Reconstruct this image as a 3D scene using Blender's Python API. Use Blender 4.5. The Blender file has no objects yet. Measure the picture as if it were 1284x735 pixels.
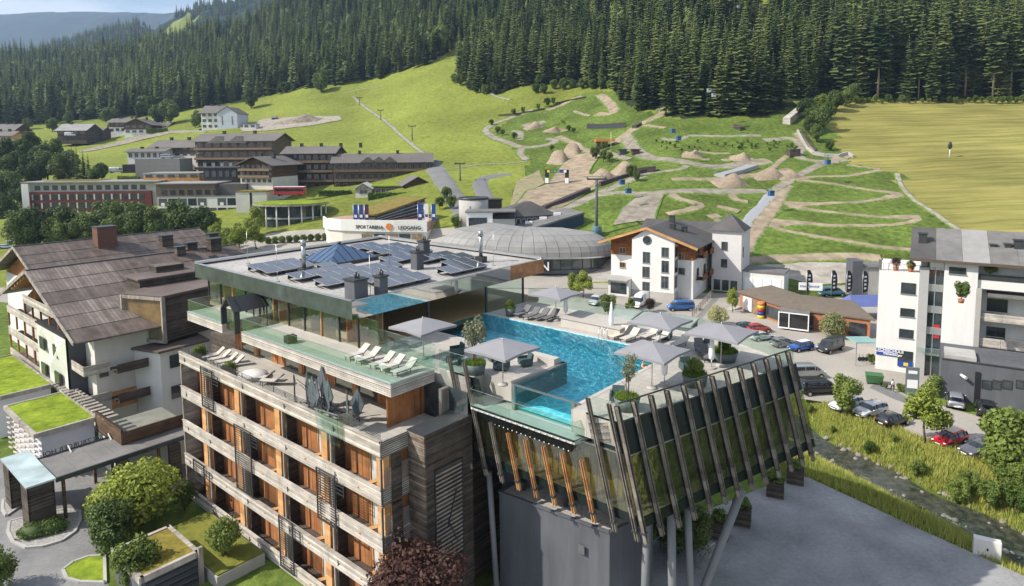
import bpy, bmesh, math, random
import numpy as np
from math import radians, sin, cos, pi, tan, atan2, sqrt, floor
from mathutils import Vector, Matrix
random.seed(7); np.random.seed(7)
scene = bpy.context.scene
COL = scene.collection

# ------------------------------------------------------------------ camera
F, CX, CY = 830.0, 642.0, 260.0          # focal length and principal point in photo pixels (1284 x 735)
PITCH, ROLL, CAM_H = radians(5.45), radians(0.5), 32.5
cam = bpy.data.cameras.new('camera')
cam.sensor_width = 36.0
cam.lens = 36.0 * F / 1284.0
cam.shift_y = -(735 / 2 - CY) / 1284.0
cam.clip_start, cam.clip_end = 0.5, 20000
cam_ob = bpy.data.objects.new('camera', cam); COL.objects.link(cam_ob)
RM = Matrix.Rotation(pi / 2 - PITCH, 3, 'X') @ Matrix.Rotation(-ROLL, 3, 'Z')
cam_ob.matrix_world = Matrix.Translation((0, 0, CAM_H)) @ RM.to_4x4()
scene.camera = cam_ob
RMN = np.array(RM)

# ------------------------------------------------------------------ sky and sun
SUN_EL, SUN_HEAD = radians(40), (0.98, 0.20)       # the light travels towards SUN_HEAD
world = bpy.data.worlds.new('World'); scene.world = world; world.use_nodes = True
nt = world.node_tree; nt.nodes.clear()
wo = nt.nodes.new('ShaderNodeOutputWorld'); bg = nt.nodes.new('ShaderNodeBackground')
sky = nt.nodes.new('ShaderNodeTexSky'); sky.sky_type = 'NISHITA'; sky.sun_disc = False
sky.sun_elevation = SUN_EL
sky.sun_rotation = math.atan2(-SUN_HEAD[0], -SUN_HEAD[1])
sky.air_density, sky.dust_density, sky.ozone_density = 1.0, 1.4, 1.0
# high thin cloud
tc = nt.nodes.new('ShaderNodeTexCoord'); mp = nt.nodes.new('ShaderNodeMapping'); mp.inputs['Scale'].default_value = (2.2, 2.2, 9)
nz = nt.nodes.new('ShaderNodeTexNoise'); nz.inputs['Scale'].default_value = 1.6; nz.inputs['Detail'].default_value = 8; nz.inputs['Roughness'].default_value = .62
rp = nt.nodes.new('ShaderNodeValToRGB'); rp.color_ramp.elements[0].position = .38; rp.color_ramp.elements[1].position = .62
mx = nt.nodes.new('ShaderNodeMixRGB'); mx.inputs[2].default_value = (7.2, 7.4, 7.8, 1)
ml = nt.nodes.new('ShaderNodeMath'); ml.operation = 'MULTIPLY'; ml.inputs[1].default_value = .75
for a, b in ((tc.outputs['Generated'], mp.inputs[0]), (mp.outputs[0], nz.inputs[0]), (nz.outputs[0], rp.inputs[0]), (rp.outputs[0], ml.inputs[0]),
             (ml.outputs[0], mx.inputs[0]), (sky.outputs[0], mx.inputs[1]), (mx.outputs[0], bg.inputs[0]), (bg.outputs[0], wo.inputs[0])):
    nt.links.new(a, b)
bg.inputs[1].default_value = 0.115
sun = bpy.data.lights.new('sun', 'SUN'); sun.energy = 5.0; sun.angle = radians(.53); sun.color = (1.0, .93, .82)
sun_ob = bpy.data.objects.new('sun', sun); COL.objects.link(sun_ob)
sd = Vector((SUN_HEAD[0] * cos(SUN_EL), SUN_HEAD[1] * cos(SUN_EL), -sin(SUN_EL)))
sun_ob.rotation_euler = sd.to_track_quat('-Z', 'Y').to_euler(); sun_ob.location = (-60, -40, 90)
vs = scene.view_settings
vs.view_transform = 'Standard'; vs.look = 'None'; vs.exposure = 0.5; vs.gamma = 1.0; vs.use_curve_mapping = False
scene.render.engine = 'CYCLES'
scene.cycles.max_bounces = 8; scene.cycles.transparent_max_bounces = 24
scene.cycles.volume_bounces = 0
# ------------------------------------------------------------------ pixel rays
def ray(px, py):
    return RMN @ np.array([(px - CX) / F, -(py - CY) / F, -1.0])
def atz(px, py, z):
    d = ray(px, py); t = (z - CAM_H) / d[2]
    return Vector((d[0] * t, d[1] * t, z))
def aty(px, py, Y):
    d = ray(px, py); t = Y / d[1]
    return Vector((d[0] * t, Y, CAM_H + d[2] * t))
def proj(P):
    c = RMN.T @ (np.array(P, float) - np.array([0, 0, CAM_H]))
    return CX + F * c[0] / -c[2], CY - F * c[1] / -c[2]

# ------------------------------------------------------------------ objects
def tag(o, label=None, cat=None, group=None, kind=None):
    if label: o['label'] = label
    if cat: o['category'] = cat
    if group: o['group'] = group
    if kind: o['kind'] = kind
    return o
def thing(name, label, cat, loc=(0, 0, 0), rz=0.0, group=None):
    o = bpy.data.objects.new(name, None); COL.objects.link(o)
    o.empty_display_size = .3
    o.location = loc; o.rotation_euler = (0, 0, rz)
    return tag(o, label, cat, group)
def copy_tree(o, parent=None):
    c = o.copy(); COL.objects.link(c); c.parent = parent
    for ch in o.children: copy_tree(ch, c)
    return c
def inst(name, mesh, parent=None, loc=(0, 0, 0), rz=0.0, scale=None, rot=None):
    o = bpy.data.objects.new(name, mesh); COL.objects.link(o)
    o.location = loc; o.rotation_euler = rot if rot else (0, 0, rz)
    if scale: o.scale = scale
    o.parent = parent
    return o

class MB:
    """collects faces of one mesh"""
    def __init__(s): s.v = []; s.f = []; s.m = []; s.mi = 0; s.sm = []
    def _add(s, vs, fs, smooth=False):
        n = len(s.v); s.v.extend([tuple(v) for v in vs])
        for f in fs: s.f.append([n + i for i in f]); s.m.append(s.mi); s.sm.append(smooth)
    def box(s, x0, x1, y0, y1, z0, z1):
        s._add([(x0, y0, z0), (x1, y0, z0), (x1, y1, z0), (x0, y1, z0), (x0, y0, z1), (x1, y0, z1), (x1, y1, z1), (x0, y1, z1)],
               [(0, 3, 2, 1), (4, 5, 6, 7), (0, 1, 5, 4), (1, 2, 6, 5), (2, 3, 7, 6), (3, 0, 4, 7)]); return s
    def hexa(s, b, t):
        """bottom and top rings of equal length"""
        n = len(b); s._add(list(b) + list(t), [tuple(range(n - 1, -1, -1)), tuple(range(n, 2 * n))] + [(i, (i + 1) % n, n + (i + 1) % n, n + i) for i in range(n)]); return s
    def prism(s, poly, z0, z1):
        return s.hexa([(p[0], p[1], z0) for p in poly], [(p[0], p[1], z1) for p in poly])
    def quad(s, *p): s._add(p, [tuple(range(len(p)))]); return s
    def beam(s, a, b, w, h, up=(0, 0, 1)):
        a, b = Vector(a), Vector(b); d = (b - a)
        if d.length < 1e-6: return s
        d.normalize(); u = Vector(up)
        if abs(d.dot(u)) > .98: u = Vector((1, 0, 0))
        x = d.cross(u).normalized() * (w / 2); y = x.cross(d).normalized() * (h / 2)
        r = [-x - y, x - y, x + y, -x + y]
        return s.hexa([a + i for i in r], [b + i for i in r])
    def tube(s, a, b, r0, r1=None, n=8, smooth=True):
        a, b = Vector(a), Vector(b); r1 = r0 if r1 is None else r1
        d = (b - a).normalized(); u = Vector((0, 0, 1)) if abs(d.z) < .95 else Vector((1, 0, 0))
        x = d.cross(u).normalized(); y = d.cross(x)
        A = [a + (x * cos(2 * pi * i / n) + y * sin(2 * pi * i / n)) * r0 for i in range(n)]
        B = [b + (x * cos(2 * pi * i / n) + y * sin(2 * pi * i / n)) * r1 for i in range(n)]
        s._add(A + B, [tuple(range(n)), tuple(range(2 * n - 1, n - 1, -1))]); k = len(s.v) - 2 * n
        for i in range(n):
            s.f.append([k + i, k + n + i, k + n + (i + 1) % n, k + (i + 1) % n]); s.m.append(s.mi); s.sm.append(smooth)
        return s
    def lathe(s, prof, c=(0, 0, 0), n=16, smooth=True):
        c = Vector(c); k = len(s.v)
        for r, z in prof:
            for i in range(n): s.v.append((c.x + r * cos(2 * pi * i / n), c.y + r * sin(2 * pi * i / n), c.z + z))
        for j in range(len(prof) - 1):
            for i in range(n):
                s.f.append([k + j * n + i, k + j * n + (i + 1) % n, k + (j + 1) * n + (i + 1) % n, k + (j + 1) * n + i]); s.m.append(s.mi); s.sm.append(smooth)
        s.f.append([k + i for i in range(n - 1, -1, -1)]); s.m.append(s.mi); s.sm.append(False)
        e = k + (len(prof) - 1) * n; s.f.append([e + i for i in range(n)]); s.m.append(s.mi); s.sm.append(False)
        return s
    def blob(s, c, r, seg=8, rings=6, jit=.12, rnd=random):
        c = Vector(c); k = len(s.v); rx, ry, rz = r if hasattr(r, '__len__') else (r, r, r)
        s.v.append((c.x, c.y, c.z - rz))
        for j in range(1, rings):
            t = pi * j / rings
            for i in range(seg):
                q = 1 + rnd.uniform(-jit, jit)
                s.v.append((c.x + rx * q * sin(t) * cos(2 * pi * i / seg), c.y + ry * q * sin(t) * sin(2 * pi * i / seg), c.z - rz * q * cos(t)))
        s.v.append((c.x, c.y, c.z + rz)); e = len(s.v) - 1
        def F_(*a): s.f.append(list(a)); s.m.append(s.mi); s.sm.append(True)
        for i in range(seg):
            F_(k, k + 1 + (i + 1) % seg, k + 1 + i)
            for j in range(rings - 2):
                a = k + 1 + j * seg; F_(a + i, a + (i + 1) % seg, a + seg + (i + 1) % seg, a + seg + i)
            a = k + 1 + (rings - 2) * seg; F_(a + i, a + (i + 1) % seg, e)
        return s
    def mesh(s, name, *mats):
        me = bpy.data.meshes.new(name); me.from_pydata(s.v, [], s.f)
        for m in mats: me.materials.append(m)
        if len(mats) > 1: me.polygons.foreach_set('material_index', s.m)
        if any(s.sm): me.polygons.foreach_set('use_smooth', s.sm)
        me.update(); return me
    def build(s, name, mat, parent=None, loc=(0, 0, 0), rz=0.0, **kw):
        mats = mat if isinstance(mat, (list, tuple)) else (mat,)
        o = inst(name, s.mesh(name, *mats), parent, loc, rz)
        return tag(o, **kw) if kw else o
def B(x0, x1, y0, y1, z0, z1): return MB().box(x0, x1, y0, y1, z0, z1)
def bevel(o, w=.02, seg=1):
    m = o.modifiers.new('bevel', 'BEVEL'); m.width = w; m.segments = seg; m.limit_method = 'ANGLE'; return o

def text_mesh(name, body, size, matl, parent, loc, rot, ext=.02, align='LEFT', space=1.0, bold=0.0):
    cu = bpy.data.curves.new(name, 'FONT'); cu.body = body; cu.size = size; cu.extrude = ext; cu.align_x = align; cu.space_character = space; cu.offset = bold; cu.resolution_u = 3
    tmp = bpy.data.objects.new('tmp_text', cu); COL.objects.link(tmp)
    dg = bpy.context.evaluated_depsgraph_get(); me = bpy.data.meshes.new_from_object(tmp.evaluated_get(dg)); bpy.data.objects.remove(tmp); bpy.data.curves.remove(cu)
    me.materials.clear(); me.materials.append(matl); me.name = name
    return inst(name, me, parent, loc, rot=rot)
# ------------------------------------------------------------------ materials
MATS = {}
def _nodes(name):
    m = bpy.data.materials.new(name); m.use_nodes = True; n = m.node_tree
    n.nodes.clear(); out = n.nodes.new('ShaderNodeOutputMaterial'); b = n.nodes.new('ShaderNodeBsdfPrincipled')
    n.links.new(b.outputs[0], out.inputs[0]); MATS[name] = m
    return m, n, b, out
def N(n, t, **kw):
    x = n.nodes.new(t)
    for k, v in kw.items():
        if k in x.inputs: x.inputs[k].default_value = v
        else: setattr(x, k, v)
    return x
def c4(c): return (c[0], c[1], c[2], 1)
def mul(c, k): return (min(1, c[0] * k), min(1, c[1] * k), min(1, c[2] * k), 1)
def mat(name, col, rough=.8, var=.18, scale=1.5, metal=0.0, bump=0.0, bscale=20.0, col2=None, var2=0.0, scale2=.12, spec=.4, stretch=(1, 1, 1), coat=0.0, island=0.0, bdist=.05):
    """base colour broken up by fine and coarse noise; optional per-island variation"""
    m, n, b, out = _nodes(name)
    b.inputs['Roughness'].default_value = rough; b.inputs['Metallic'].default_value = metal
    b.inputs['Specular IOR Level'].default_value = spec; b.inputs['Coat Weight'].default_value = coat
    tc = N(n, 'ShaderNodeTexCoord'); mp = N(n, 'ShaderNodeMapping'); mp.inputs['Scale'].default_value = stretch
    geo = N(n, 'ShaderNodeNewGeometry'); n.links.new(geo.outputs['Position'], mp.inputs[0])
    nz = N(n, 'ShaderNodeTexNoise', Scale=scale, Detail=6.0, Roughness=.65); n.links.new(mp.outputs[0], nz.inputs[0])
    rp = N(n, 'ShaderNodeValToRGB'); n.links.new(nz.outputs[0], rp.inputs[0])
    rp.color_ramp.elements[0].position = .3; rp.color_ramp.elements[1].position = .7
    a = c4(col) if col2 is None else c4(col2)
    rp.color_ramp.elements[0].color = mul(col, 1 - var); rp.color_ramp.elements[1].color = mul(col, 1 + var) if col2 is None else a
    last = rp.outputs[0]
    if var2:
        n2 = N(n, 'ShaderNodeTexNoise', Scale=scale2, Detail=4.0); n.links.new(geo.outputs['Position'], n2.inputs[0])
        mr = N(n, 'ShaderNodeMapRange'); mr.inputs[1].default_value = .3; mr.inputs[2].default_value = .7
        mr.inputs[3].default_value = 1 - var2; mr.inputs[4].default_value = 1 + var2
        n.links.new(n2.outputs[0], mr.inputs[0])
        mm = N(n, 'ShaderNodeMixRGB', blend_type='MULTIPLY'); mm.inputs[0].default_value = 1
        n.links.new(last, mm.inputs[1]); n.links.new(mr.outputs[0], mm.inputs[2]); last = mm.outputs[0]
    if island:
        mr = N(n, 'ShaderNodeMapRange'); mr.inputs[3].default_value = 1 - island; mr.inputs[4].default_value = 1 + island
        n.links.new(geo.outputs['Random Per Island'], mr.inputs[0])
        mm = N(n, 'ShaderNodeMixRGB', blend_type='MULTIPLY'); mm.inputs[0].default_value = 1
        n.links.new(last, mm.inputs[1]); n.links.new(mr.outputs[0], mm.inputs[2]); last = mm.outputs[0]
    n.links.new(last, b.inputs['Base Color'])
    if bump:
        nb = N(n, 'ShaderNodeTexNoise', Scale=bscale, Detail=4.0); n.links.new(geo.outputs['Position'], nb.inputs[0])
        bp = N(n, 'ShaderNodeBump', Strength=bump, Distance=bdist); n.links.new(nb.outputs[0], bp.inputs['Height']); n.links.new(bp.outputs[0], b.inputs['Normal'])
    return m
def planks(name, c1, c2, width=.16, axis='Z', gap=.1, rough=.85, grain=(1, 1, 8), along=None, dark=.35, stain=.35, gscale=1.3):
    """boards: tone per board, grain along the board, dark joints"""
    m, n, b, out = _nodes(name); b.inputs['Roughness'].default_value = rough; b.inputs['Specular IOR Level'].default_value = .25
    tc = N(n, 'ShaderNodeTexCoord'); sp = N(n, 'ShaderNodeSeparateXYZ'); n.links.new(tc.outputs['Object'], sp.inputs[0])
    dv = N(n, 'ShaderNodeMath', operation='DIVIDE'); dv.inputs[1].default_value = width; n.links.new(sp.outputs[axis], dv.inputs[0])
    fl = N(n, 'ShaderNodeMath', operation='FLOOR'); fr = N(n, 'ShaderNodeMath', operation='FRACT')
    n.links.new(dv.outputs[0], fl.inputs[0]); n.links.new(dv.outputs[0], fr.inputs[0])
    wn = N(n, 'ShaderNodeTexWhiteNoise', noise_dimensions='1D'); n.links.new(fl.outputs[0], wn.inputs['W'])
    mp = N(n, 'ShaderNodeMapping'); mp.inputs['Scale'].default_value = grain; n.links.new(tc.outputs['Object'], mp.inputs[0])
    nz = N(n, 'ShaderNodeTexNoise', Scale=gscale, Detail=7.0, Roughness=.7); n.links.new(mp.outputs[0], nz.inputs[0])
    ad = N(n, 'ShaderNodeMath', operation='ADD'); n.links.new(nz.outputs[0], ad.inputs[0])
    m3 = N(n, 'ShaderNodeMath', operation='MULTIPLY'); m3.inputs[1].default_value = .45; n.links.new(wn.outputs[0], m3.inputs[0]); n.links.new(m3.outputs[0], ad.inputs[1])
    rp = N(n, 'ShaderNodeValToRGB'); rp.color_ramp.elements[0].position = .42; rp.color_ramp.elements[1].position = .95
    rp.color_ramp.elements[0].color = c4(c1); rp.color_ramp.elements[1].color = c4(c2); n.links.new(ad.outputs[0], rp.inputs[0])
    n2 = N(n, 'ShaderNodeTexNoise', Scale=.7, Detail=5.0, Roughness=.6); n.links.new(tc.outputs['Object'], n2.inputs[0])
    mr = N(n, 'ShaderNodeMapRange'); mr.inputs[1].default_value = .35; mr.inputs[2].default_value = .65; mr.inputs[3].default_value = 1 - stain; mr.inputs[4].default_value = 1.1
    n.links.new(n2.outputs[0], mr.inputs[0])
    mm = N(n, 'ShaderNodeMixRGB', blend_type='MULTIPLY'); mm.inputs[0].default_value = 1; n.links.new(rp.outputs[0], mm.inputs[1]); n.links.new(mr.outputs[0], mm.inputs[2])
    lt = N(n, 'ShaderNodeMath', operation='LESS_THAN'); lt.inputs[1].default_value = gap; n.links.new(fr.outputs[0], lt.inputs[0])
    mg = N(n, 'ShaderNodeMixRGB'); mg.inputs[2].default_value = mul(c1, dark); n.links.new(lt.outputs[0], mg.inputs[0]); n.links.new(mm.outputs[0], mg.inputs[1])
    n.links.new(mg.outputs[0], b.inputs['Base Color'])
    bp = N(n, 'ShaderNodeBump', Strength=.6, Distance=.02, invert=True); n.links.new(lt.outputs[0], bp.inputs['Height']); n.links.new(bp.outputs[0], b.inputs['Normal'])
    return m
def glass(name, tint=(.82, .9, .87), refl=1.0, rough=.02, dens=0.0, wave=0.0):
    """thin clear pane: tinted transparency with a fresnel reflection"""
    m, n, b, out = _nodes(name); n.nodes.remove(b)
    tr = N(n, 'ShaderNodeBsdfTransparent'); tr.inputs[0].default_value = c4(tint)
    gl = N(n, 'ShaderNodeBsdfGlossy', Roughness=rough); gl.inputs[0].default_value = (.95, 1, .98, 1)
    if wave:
        geo = N(n, 'ShaderNodeNewGeometry'); wz = N(n, 'ShaderNodeTexNoise', Scale=wave, Detail=2.0); n.links.new(geo.outputs['Position'], wz.inputs[0]); wb_ = N(n, 'ShaderNodeBump', Strength=.35, Distance=.05); n.links.new(wz.outputs[0], wb_.inputs['Height']); n.links.new(wb_.outputs[0], gl.inputs['Normal'])
    lw = N(n, 'ShaderNodeLayerWeight', Blend=.5); fr = N(n, 'ShaderNodeMath', operation='POWER'); fr.inputs[1].default_value = 4.0; n.links.new(lw.outputs['Facing'], fr.inputs[0]); mx = N(n, 'ShaderNodeMixShader')
    mu = N(n, 'ShaderNodeMath', operation='MULTIPLY_ADD'); mu.inputs[1].default_value = refl; mu.inputs[2].default_value = dens + .035
    mu.use_clamp = True
    n.links.new(fr.outputs[0], mu.inputs[0]); n.links.new(mu.outputs[0], mx.inputs[0]); n.links.new(tr.outputs[0], mx.inputs[1]); n.links.new(gl.outputs[0], mx.inputs[2])
    n.links.new(mx.outputs[0], out.inputs[0]); return m
def leaf(name, c1, c2, rough=.6, trans=.25, isl=.45, nsc=.35):
    m, n, b, out = _nodes(name)
    b.inputs['Roughness'].default_value = rough; b.inputs['Specular IOR Level'].default_value = .25
    geo = N(n, 'ShaderNodeNewGeometry'); oi = N(n, 'ShaderNodeObjectInfo')
    nz = N(n, 'ShaderNodeTexNoise', Scale=nsc, Detail=4.0); n.links.new(geo.outputs['Position'], nz.inputs[0])
    a1 = N(n, 'ShaderNodeMath', operation='MULTIPLY_ADD'); a1.inputs[1].default_value = isl; n.links.new(geo.outputs['Random Per Island'], a1.inputs[0])
    a0 = N(n, 'ShaderNodeMath', operation='MULTIPLY_ADD'); a0.inputs[1].default_value = .75; a0.inputs[2].default_value = -.35; n.links.new(oi.outputs['Random'], a0.inputs[0])
    n.links.new(a0.outputs[0], a1.inputs[2])
    a2 = N(n, 'ShaderNodeMath', operation='ADD'); n.links.new(a1.outputs[0], a2.inputs[0])
    m2 = N(n, 'ShaderNodeMath', operation='MULTIPLY_ADD'); m2.inputs[1].default_value = .9; m2.inputs[2].default_value = -.2; n.links.new(nz.outputs[0], m2.inputs[0]); n.links.new(m2.outputs[0], a2.inputs[1])
    rp = N(n, 'ShaderNodeValToRGB'); rp.color_ramp.elements[0].color = c4(c1); rp.color_ramp.elements[1].color = c4(c2); rp.color_ramp.elements[0].position = .1; rp.color_ramp.elements[1].position = .9
    n.links.new(a2.outputs[0], rp.inputs[0]); n.links.new(rp.outputs[0], b.inputs['Base Color'])
    if trans:
        tl = N(n, 'ShaderNodeBsdfTranslucent'); mx = N(n, 'ShaderNodeMixShader'); mx.inputs[0].default_value = trans
        n.links.new(rp.outputs[0], tl.inputs[0]); n.links.new(b.outputs[0], mx.inputs[1]); n.links.new(tl.outputs[0], mx.inputs[2]); n.links.new(mx.outputs[0], out.inputs[0])
    return m
# ground and paving
M_meadow = mat('meadow_grass', (.155, .20, .036), .95, .3, .5, col2=(.245, .275, .052), bump=.6, bscale=.22, bdist=.6, var2=.22, scale2=.02, spec=.1)
M_park = mat('park_grass', (.075, .135, .025), .95, .4, .7, col2=(.155, .205, .042), bump=.8, bscale=.45, bdist=.7, var2=.3, scale2=.06, spec=.1)
M_mown = mat('mown_hay', (.185, .20, .048), .95, .3, .5, col2=(.325, .285, .092), var2=.22, scale2=.03, spec=.1, stretch=(.06, .9, .5), bump=.5, bscale=.5, bdist=.4)
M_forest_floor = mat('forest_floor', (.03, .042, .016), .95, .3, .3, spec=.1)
M_asphalt = mat('asphalt', (.17, .17, .172), .9, .12, 2.0, var2=.14, scale2=.15, spec=.3, bump=.15, bscale=60)
M_street = mat('pale_paving', (.34, .315, .28), .9, .10, 2.5, var2=.13, scale2=.12, spec=.2)
M_dirt = mat('gravel_dirt', (.30, .24, .175), .95, .2, 1.2, var2=.18, scale2=.15, spec=.1)
M_path = mat('grey_gravel', (.25, .235, .21), .95, .15, 1.5, var2=.15, scale2=.12, spec=.1)
M_moss = mat('sedum', (.13, .15, .02), .95, .3, 2.0, col2=(.26, .19, .05), var2=.2, scale2=.5, bump=.5, bscale=12, spec=.1)
M_lawn = mat('roof_lawn', (.15, .24, .02), .95, .3, 1.5, col2=(.27, .34, .035), var2=.25, scale2=.4, bump=.6, bscale=12, spec=.1)
M_gravel = mat('roof_gravel', (.36, .345, .33), .95, .35, 5.0, var2=.15, scale2=.2, bump=.5, bscale=9, spec=.1)
M_stone = mat('river_stone', (.22, .20, .175), .85, .25, 1.5, bump=.4, bscale=5)
# building skins
M_white = mat('white_render', (.66, .66, .64), .9, .06, 1.2, stretch=(1, 1, .12), var2=.05, scale2=.2)
M_cream = mat('cream_render', (.62, .60, .55), .9, .07, .5, var2=.06, scale2=.2)
M_greyw = mat('dark_grey_render', (.095, .10, .115), .85, .16, 1.6, var2=.14, scale2=.25, stretch=(1, 1, .1), bump=.1, bscale=30)
M_conc = mat('concrete', (.38, .37, .35), .9, .12, 1.0, var2=.12, scale2=.2, bump=.1)
M_dark = mat('dark_metal', (.035, .038, .042), .45, .15, 2, spec=.5)
M_green_metal = mat('dark_green_glass_panel', (.010, .017, .017), .22, .25, .6, var2=.3, scale2=.5, spec=.3)
M_fascia = mat('patina_fascia', (.085, .105, .10), .28, .3, .9, metal=.35, var2=.2, scale2=.4)
M_mirror = mat('polished_fascia', (.62, .64, .63), .035, .06, .6, metal=1.0)
M_alu = mat('aluminium', (.55, .56, .57), .35, .08, 2, metal=.8)
M_steel = mat('brushed_steel', (.42, .44, .45), .3, .1, 2, metal=.9)
M_plate = mat('blued_steel_plate', (.20, .24, .27), .4, .2, 1, metal=.6)
M_roofbrown = mat('brown_roof_tiles', (.12, .092, .078), .6, .12, .8, var2=.22, scale2=.3, spec=.4)
M_roofpale = mat('pale_roof_tiles', (.24, .22, .205), .5, .12, .8, spec=.4)
M_roofgrey = mat('grey_roof_tiles', (.085, .08, .078), .7, .12, 1.2, var2=.2, scale2=.2)
M_rooftar = mat('bitumen_roof', (.16, .155, .15), .85, .15, .8, var2=.18, scale2=.2)
M_rooflight = mat('sheet_roof', (.27, .265, .255), .6, .12, .5, var2=.12, scale2=.15)
M_bluemetal = mat('blue_sheet_metal', (.10, .165, .27), .3, .1, 1, metal=.55)
M_win = mat('window_glass', (.035, .045, .05), .08, .5, .8, spec=.8)
M_winwarm = mat('warm_room_glass', (.22, .17, .10), .15, .5, 1.2, spec=.6)
M_curtain = mat('curtain', (.5, .49, .46), .9, .15, 2)
M_blue = mat('blue_paint', (.02, .06, .28), .5, .05, 2)
M_red = mat('red_paint', (.42, .02, .03), .5, .1, 2)
M_orange = mat('orange_paint', (.62, .20, .05), .6, .1, 2)
M_yellow = mat('yellow_paint', (.7, .5, .03), .6, .1, 2)
M_black = mat('black_plastic', (.015, .015, .017), .5, .2, 2)
M_whitep = mat('white_paint', (.78, .78, .78), .5, .04, 2)
M_purple = mat('purple_banner', (.07, .025, .06), .6, .2, 1)
M_redwall = mat('red_cladding', (.125, .024, .02), .7, .12, 1)
M_brick = mat('orange_brick', (.36, .15, .08), .85, .2, 3)
M_bark = mat('bark', (.09, .065, .045), .95, .3, 3, bump=.6, bscale=8)
M_paletrunk = mat('pale_bark', (.26, .21, .16), .95, .25, 3)
M_soil = mat('soil', (.06, .045, .03), .95, .2, 4)
M_terra = mat('terracotta', (.38, .13, .06), .8, .1, 3)
M_planter = mat('planter_grey', (.10, .125, .125), .6, .12, 2)
M_fabric = mat('grey_canopy_fabric', (.235, .235, .255), .85, .05, 1)
M_sling = mat('sling_fabric', (.46, .43, .39), .85, .08, 3)
M_towel = mat('towel', (.62, .52, .42), .95, .1, 5)
M_deckstone = mat('deck_stone', (.40, .375, .34), .8, .07, .8, var2=.06, scale2=.3)
def tiles(name, col, w=1.0, h=.6):
    m, n, b, out = _nodes(name); b.inputs['Roughness'].default_value = .75
    tc = N(n, 'ShaderNodeTexCoord'); br = N(n, 'ShaderNodeTexBrick', offset=.5, Scale=1.0); n.links.new(tc.outputs['Object'], br.inputs[0]); br.inputs['Color1'].default_value = mul(col, .93); br.inputs['Color2'].default_value = mul(col, 1.07); br.inputs['Mortar'].default_value = mul(col, .55)
    br.inputs['Brick Width'].default_value = w; br.inputs['Row Height'].default_value = h; br.inputs['Mortar Size'].default_value = .012
    nz = N(n, 'ShaderNodeTexNoise', Scale=.9, Detail=6.0); n.links.new(tc.outputs['Object'], nz.inputs[0]); mr = N(n, 'ShaderNodeMapRange'); mr.inputs[3].default_value = .78; mr.inputs[4].default_value = 1.18; n.links.new(nz.outputs[0], mr.inputs[0])
    mm = N(n, 'ShaderNodeMixRGB', blend_type='MULTIPLY'); mm.inputs[0].default_value = 1; n.links.new(br.outputs[0], mm.inputs[1]); n.links.new(mr.outputs[0], mm.inputs[2]); n.links.new(mm.outputs[0], b.inputs['Base Color']); return m
M_decktile = tiles('deck_tiles', (.40, .375, .34))
M_coping = mat('pool_coping', (.44, .415, .38), .7, .06, .8)
M_skin = mat('skin', (.5, .3, .2), .6, .05, 5)
M_hair = mat('dark_hair', (.03, .02, .015), .7, .1, 8)
# wood
M_wgrey = planks('weathered_boards', (.31, .275, .235), (.62, .575, .52), .21, 'Z', .06, grain=(.6, .6, 7), stain=.28)
M_wgreyX = planks('grey_boards_upright', (.24, .21, .18), (.48, .44, .39), .16, 'X', .08, grain=(7, 7, .6))
M_slat = planks('slat_cladding', (.26, .23, .20), (.52, .48, .43), .14, 'Z', .32, grain=(.6, .6, 7), dark=.15)
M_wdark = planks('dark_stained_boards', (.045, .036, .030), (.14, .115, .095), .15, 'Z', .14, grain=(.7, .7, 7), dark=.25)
M_wred = planks('red_larch_boards', (.25, .095, .036), (.47, .21, .085), .14, 'X', .07, grain=(6, 6, .5), stain=.3)
M_worange = planks('orange_larch', (.42, .20, .075), (.66, .38, .17), .5, 'Z', .02, grain=(4, 4, .5), stain=.2)
M_wbrown = planks('brown_chalet_boards', (.075, .045, .028), (.17, .105, .065), .2, 'Z', .1, grain=(.7, .7, 6))
M_wchalet = planks('orange_chalet_boards', (.20, .075, .025), (.34, .145, .055), .18, 'Z', .1, grain=(.7, .7, 6))
M_wfin = planks('grey_timber_fin', (.12, .10, .085), (.27, .24, .205), .6, 'Z', .02, grain=(4, 4, .5))
M_wfino = planks('oiled_timber_fin', (.36, .16, .055), (.62, .34, .15), .6, 'Z', .02, grain=(4, 4, .5))
# glazing
M_glass = glass('clear_glass', (.95, .985, .97), .9)
M_glassg = glass('green_glass', (.86, .95, .92), 1.0, dens=.03)
M_glassd = glass('facade_glass', (.72, .75, .68), 1.0, dens=.10, rough=.03, wave=1.4)
M_acryl = glass('acrylic_tank_wall', (.72, .94, .95), .8)
def water_mat():
    m, n, b, out = _nodes('pool_water'); n.nodes.remove(b)
    geo = N(n, 'ShaderNodeNewGeometry'); nz = N(n, 'ShaderNodeTexNoise', Scale=2.6, Detail=3.0, Roughness=.55); n.links.new(geo.outputs['Position'], nz.inputs[0])
    bp = N(n, 'ShaderNodeBump', Strength=.55, Distance=.06); n.links.new(nz.outputs[0], bp.inputs['Height'])
    tr = N(n, 'ShaderNodeBsdfTransparent'); tr.inputs[0].default_value = (.55, .88, .94, 1)
    gl = N(n, 'ShaderNodeBsdfGlossy', Roughness=.03); n.links.new(bp.outputs[0], gl.inputs['Normal'])
    fr = N(n, 'ShaderNodeFresnel', IOR=1.33); n.links.new(bp.outputs[0], fr.inputs['Normal']); mx = N(n, 'ShaderNodeMixShader')
    n.links.new(fr.outputs[0], mx.inputs[0]); n.links.new(tr.outputs[0], mx.inputs[1]); n.links.new(gl.outputs[0], mx.inputs[2]); n.links.new(mx.outputs[0], out.inputs[0]); return m
M_water = water_mat()
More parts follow.
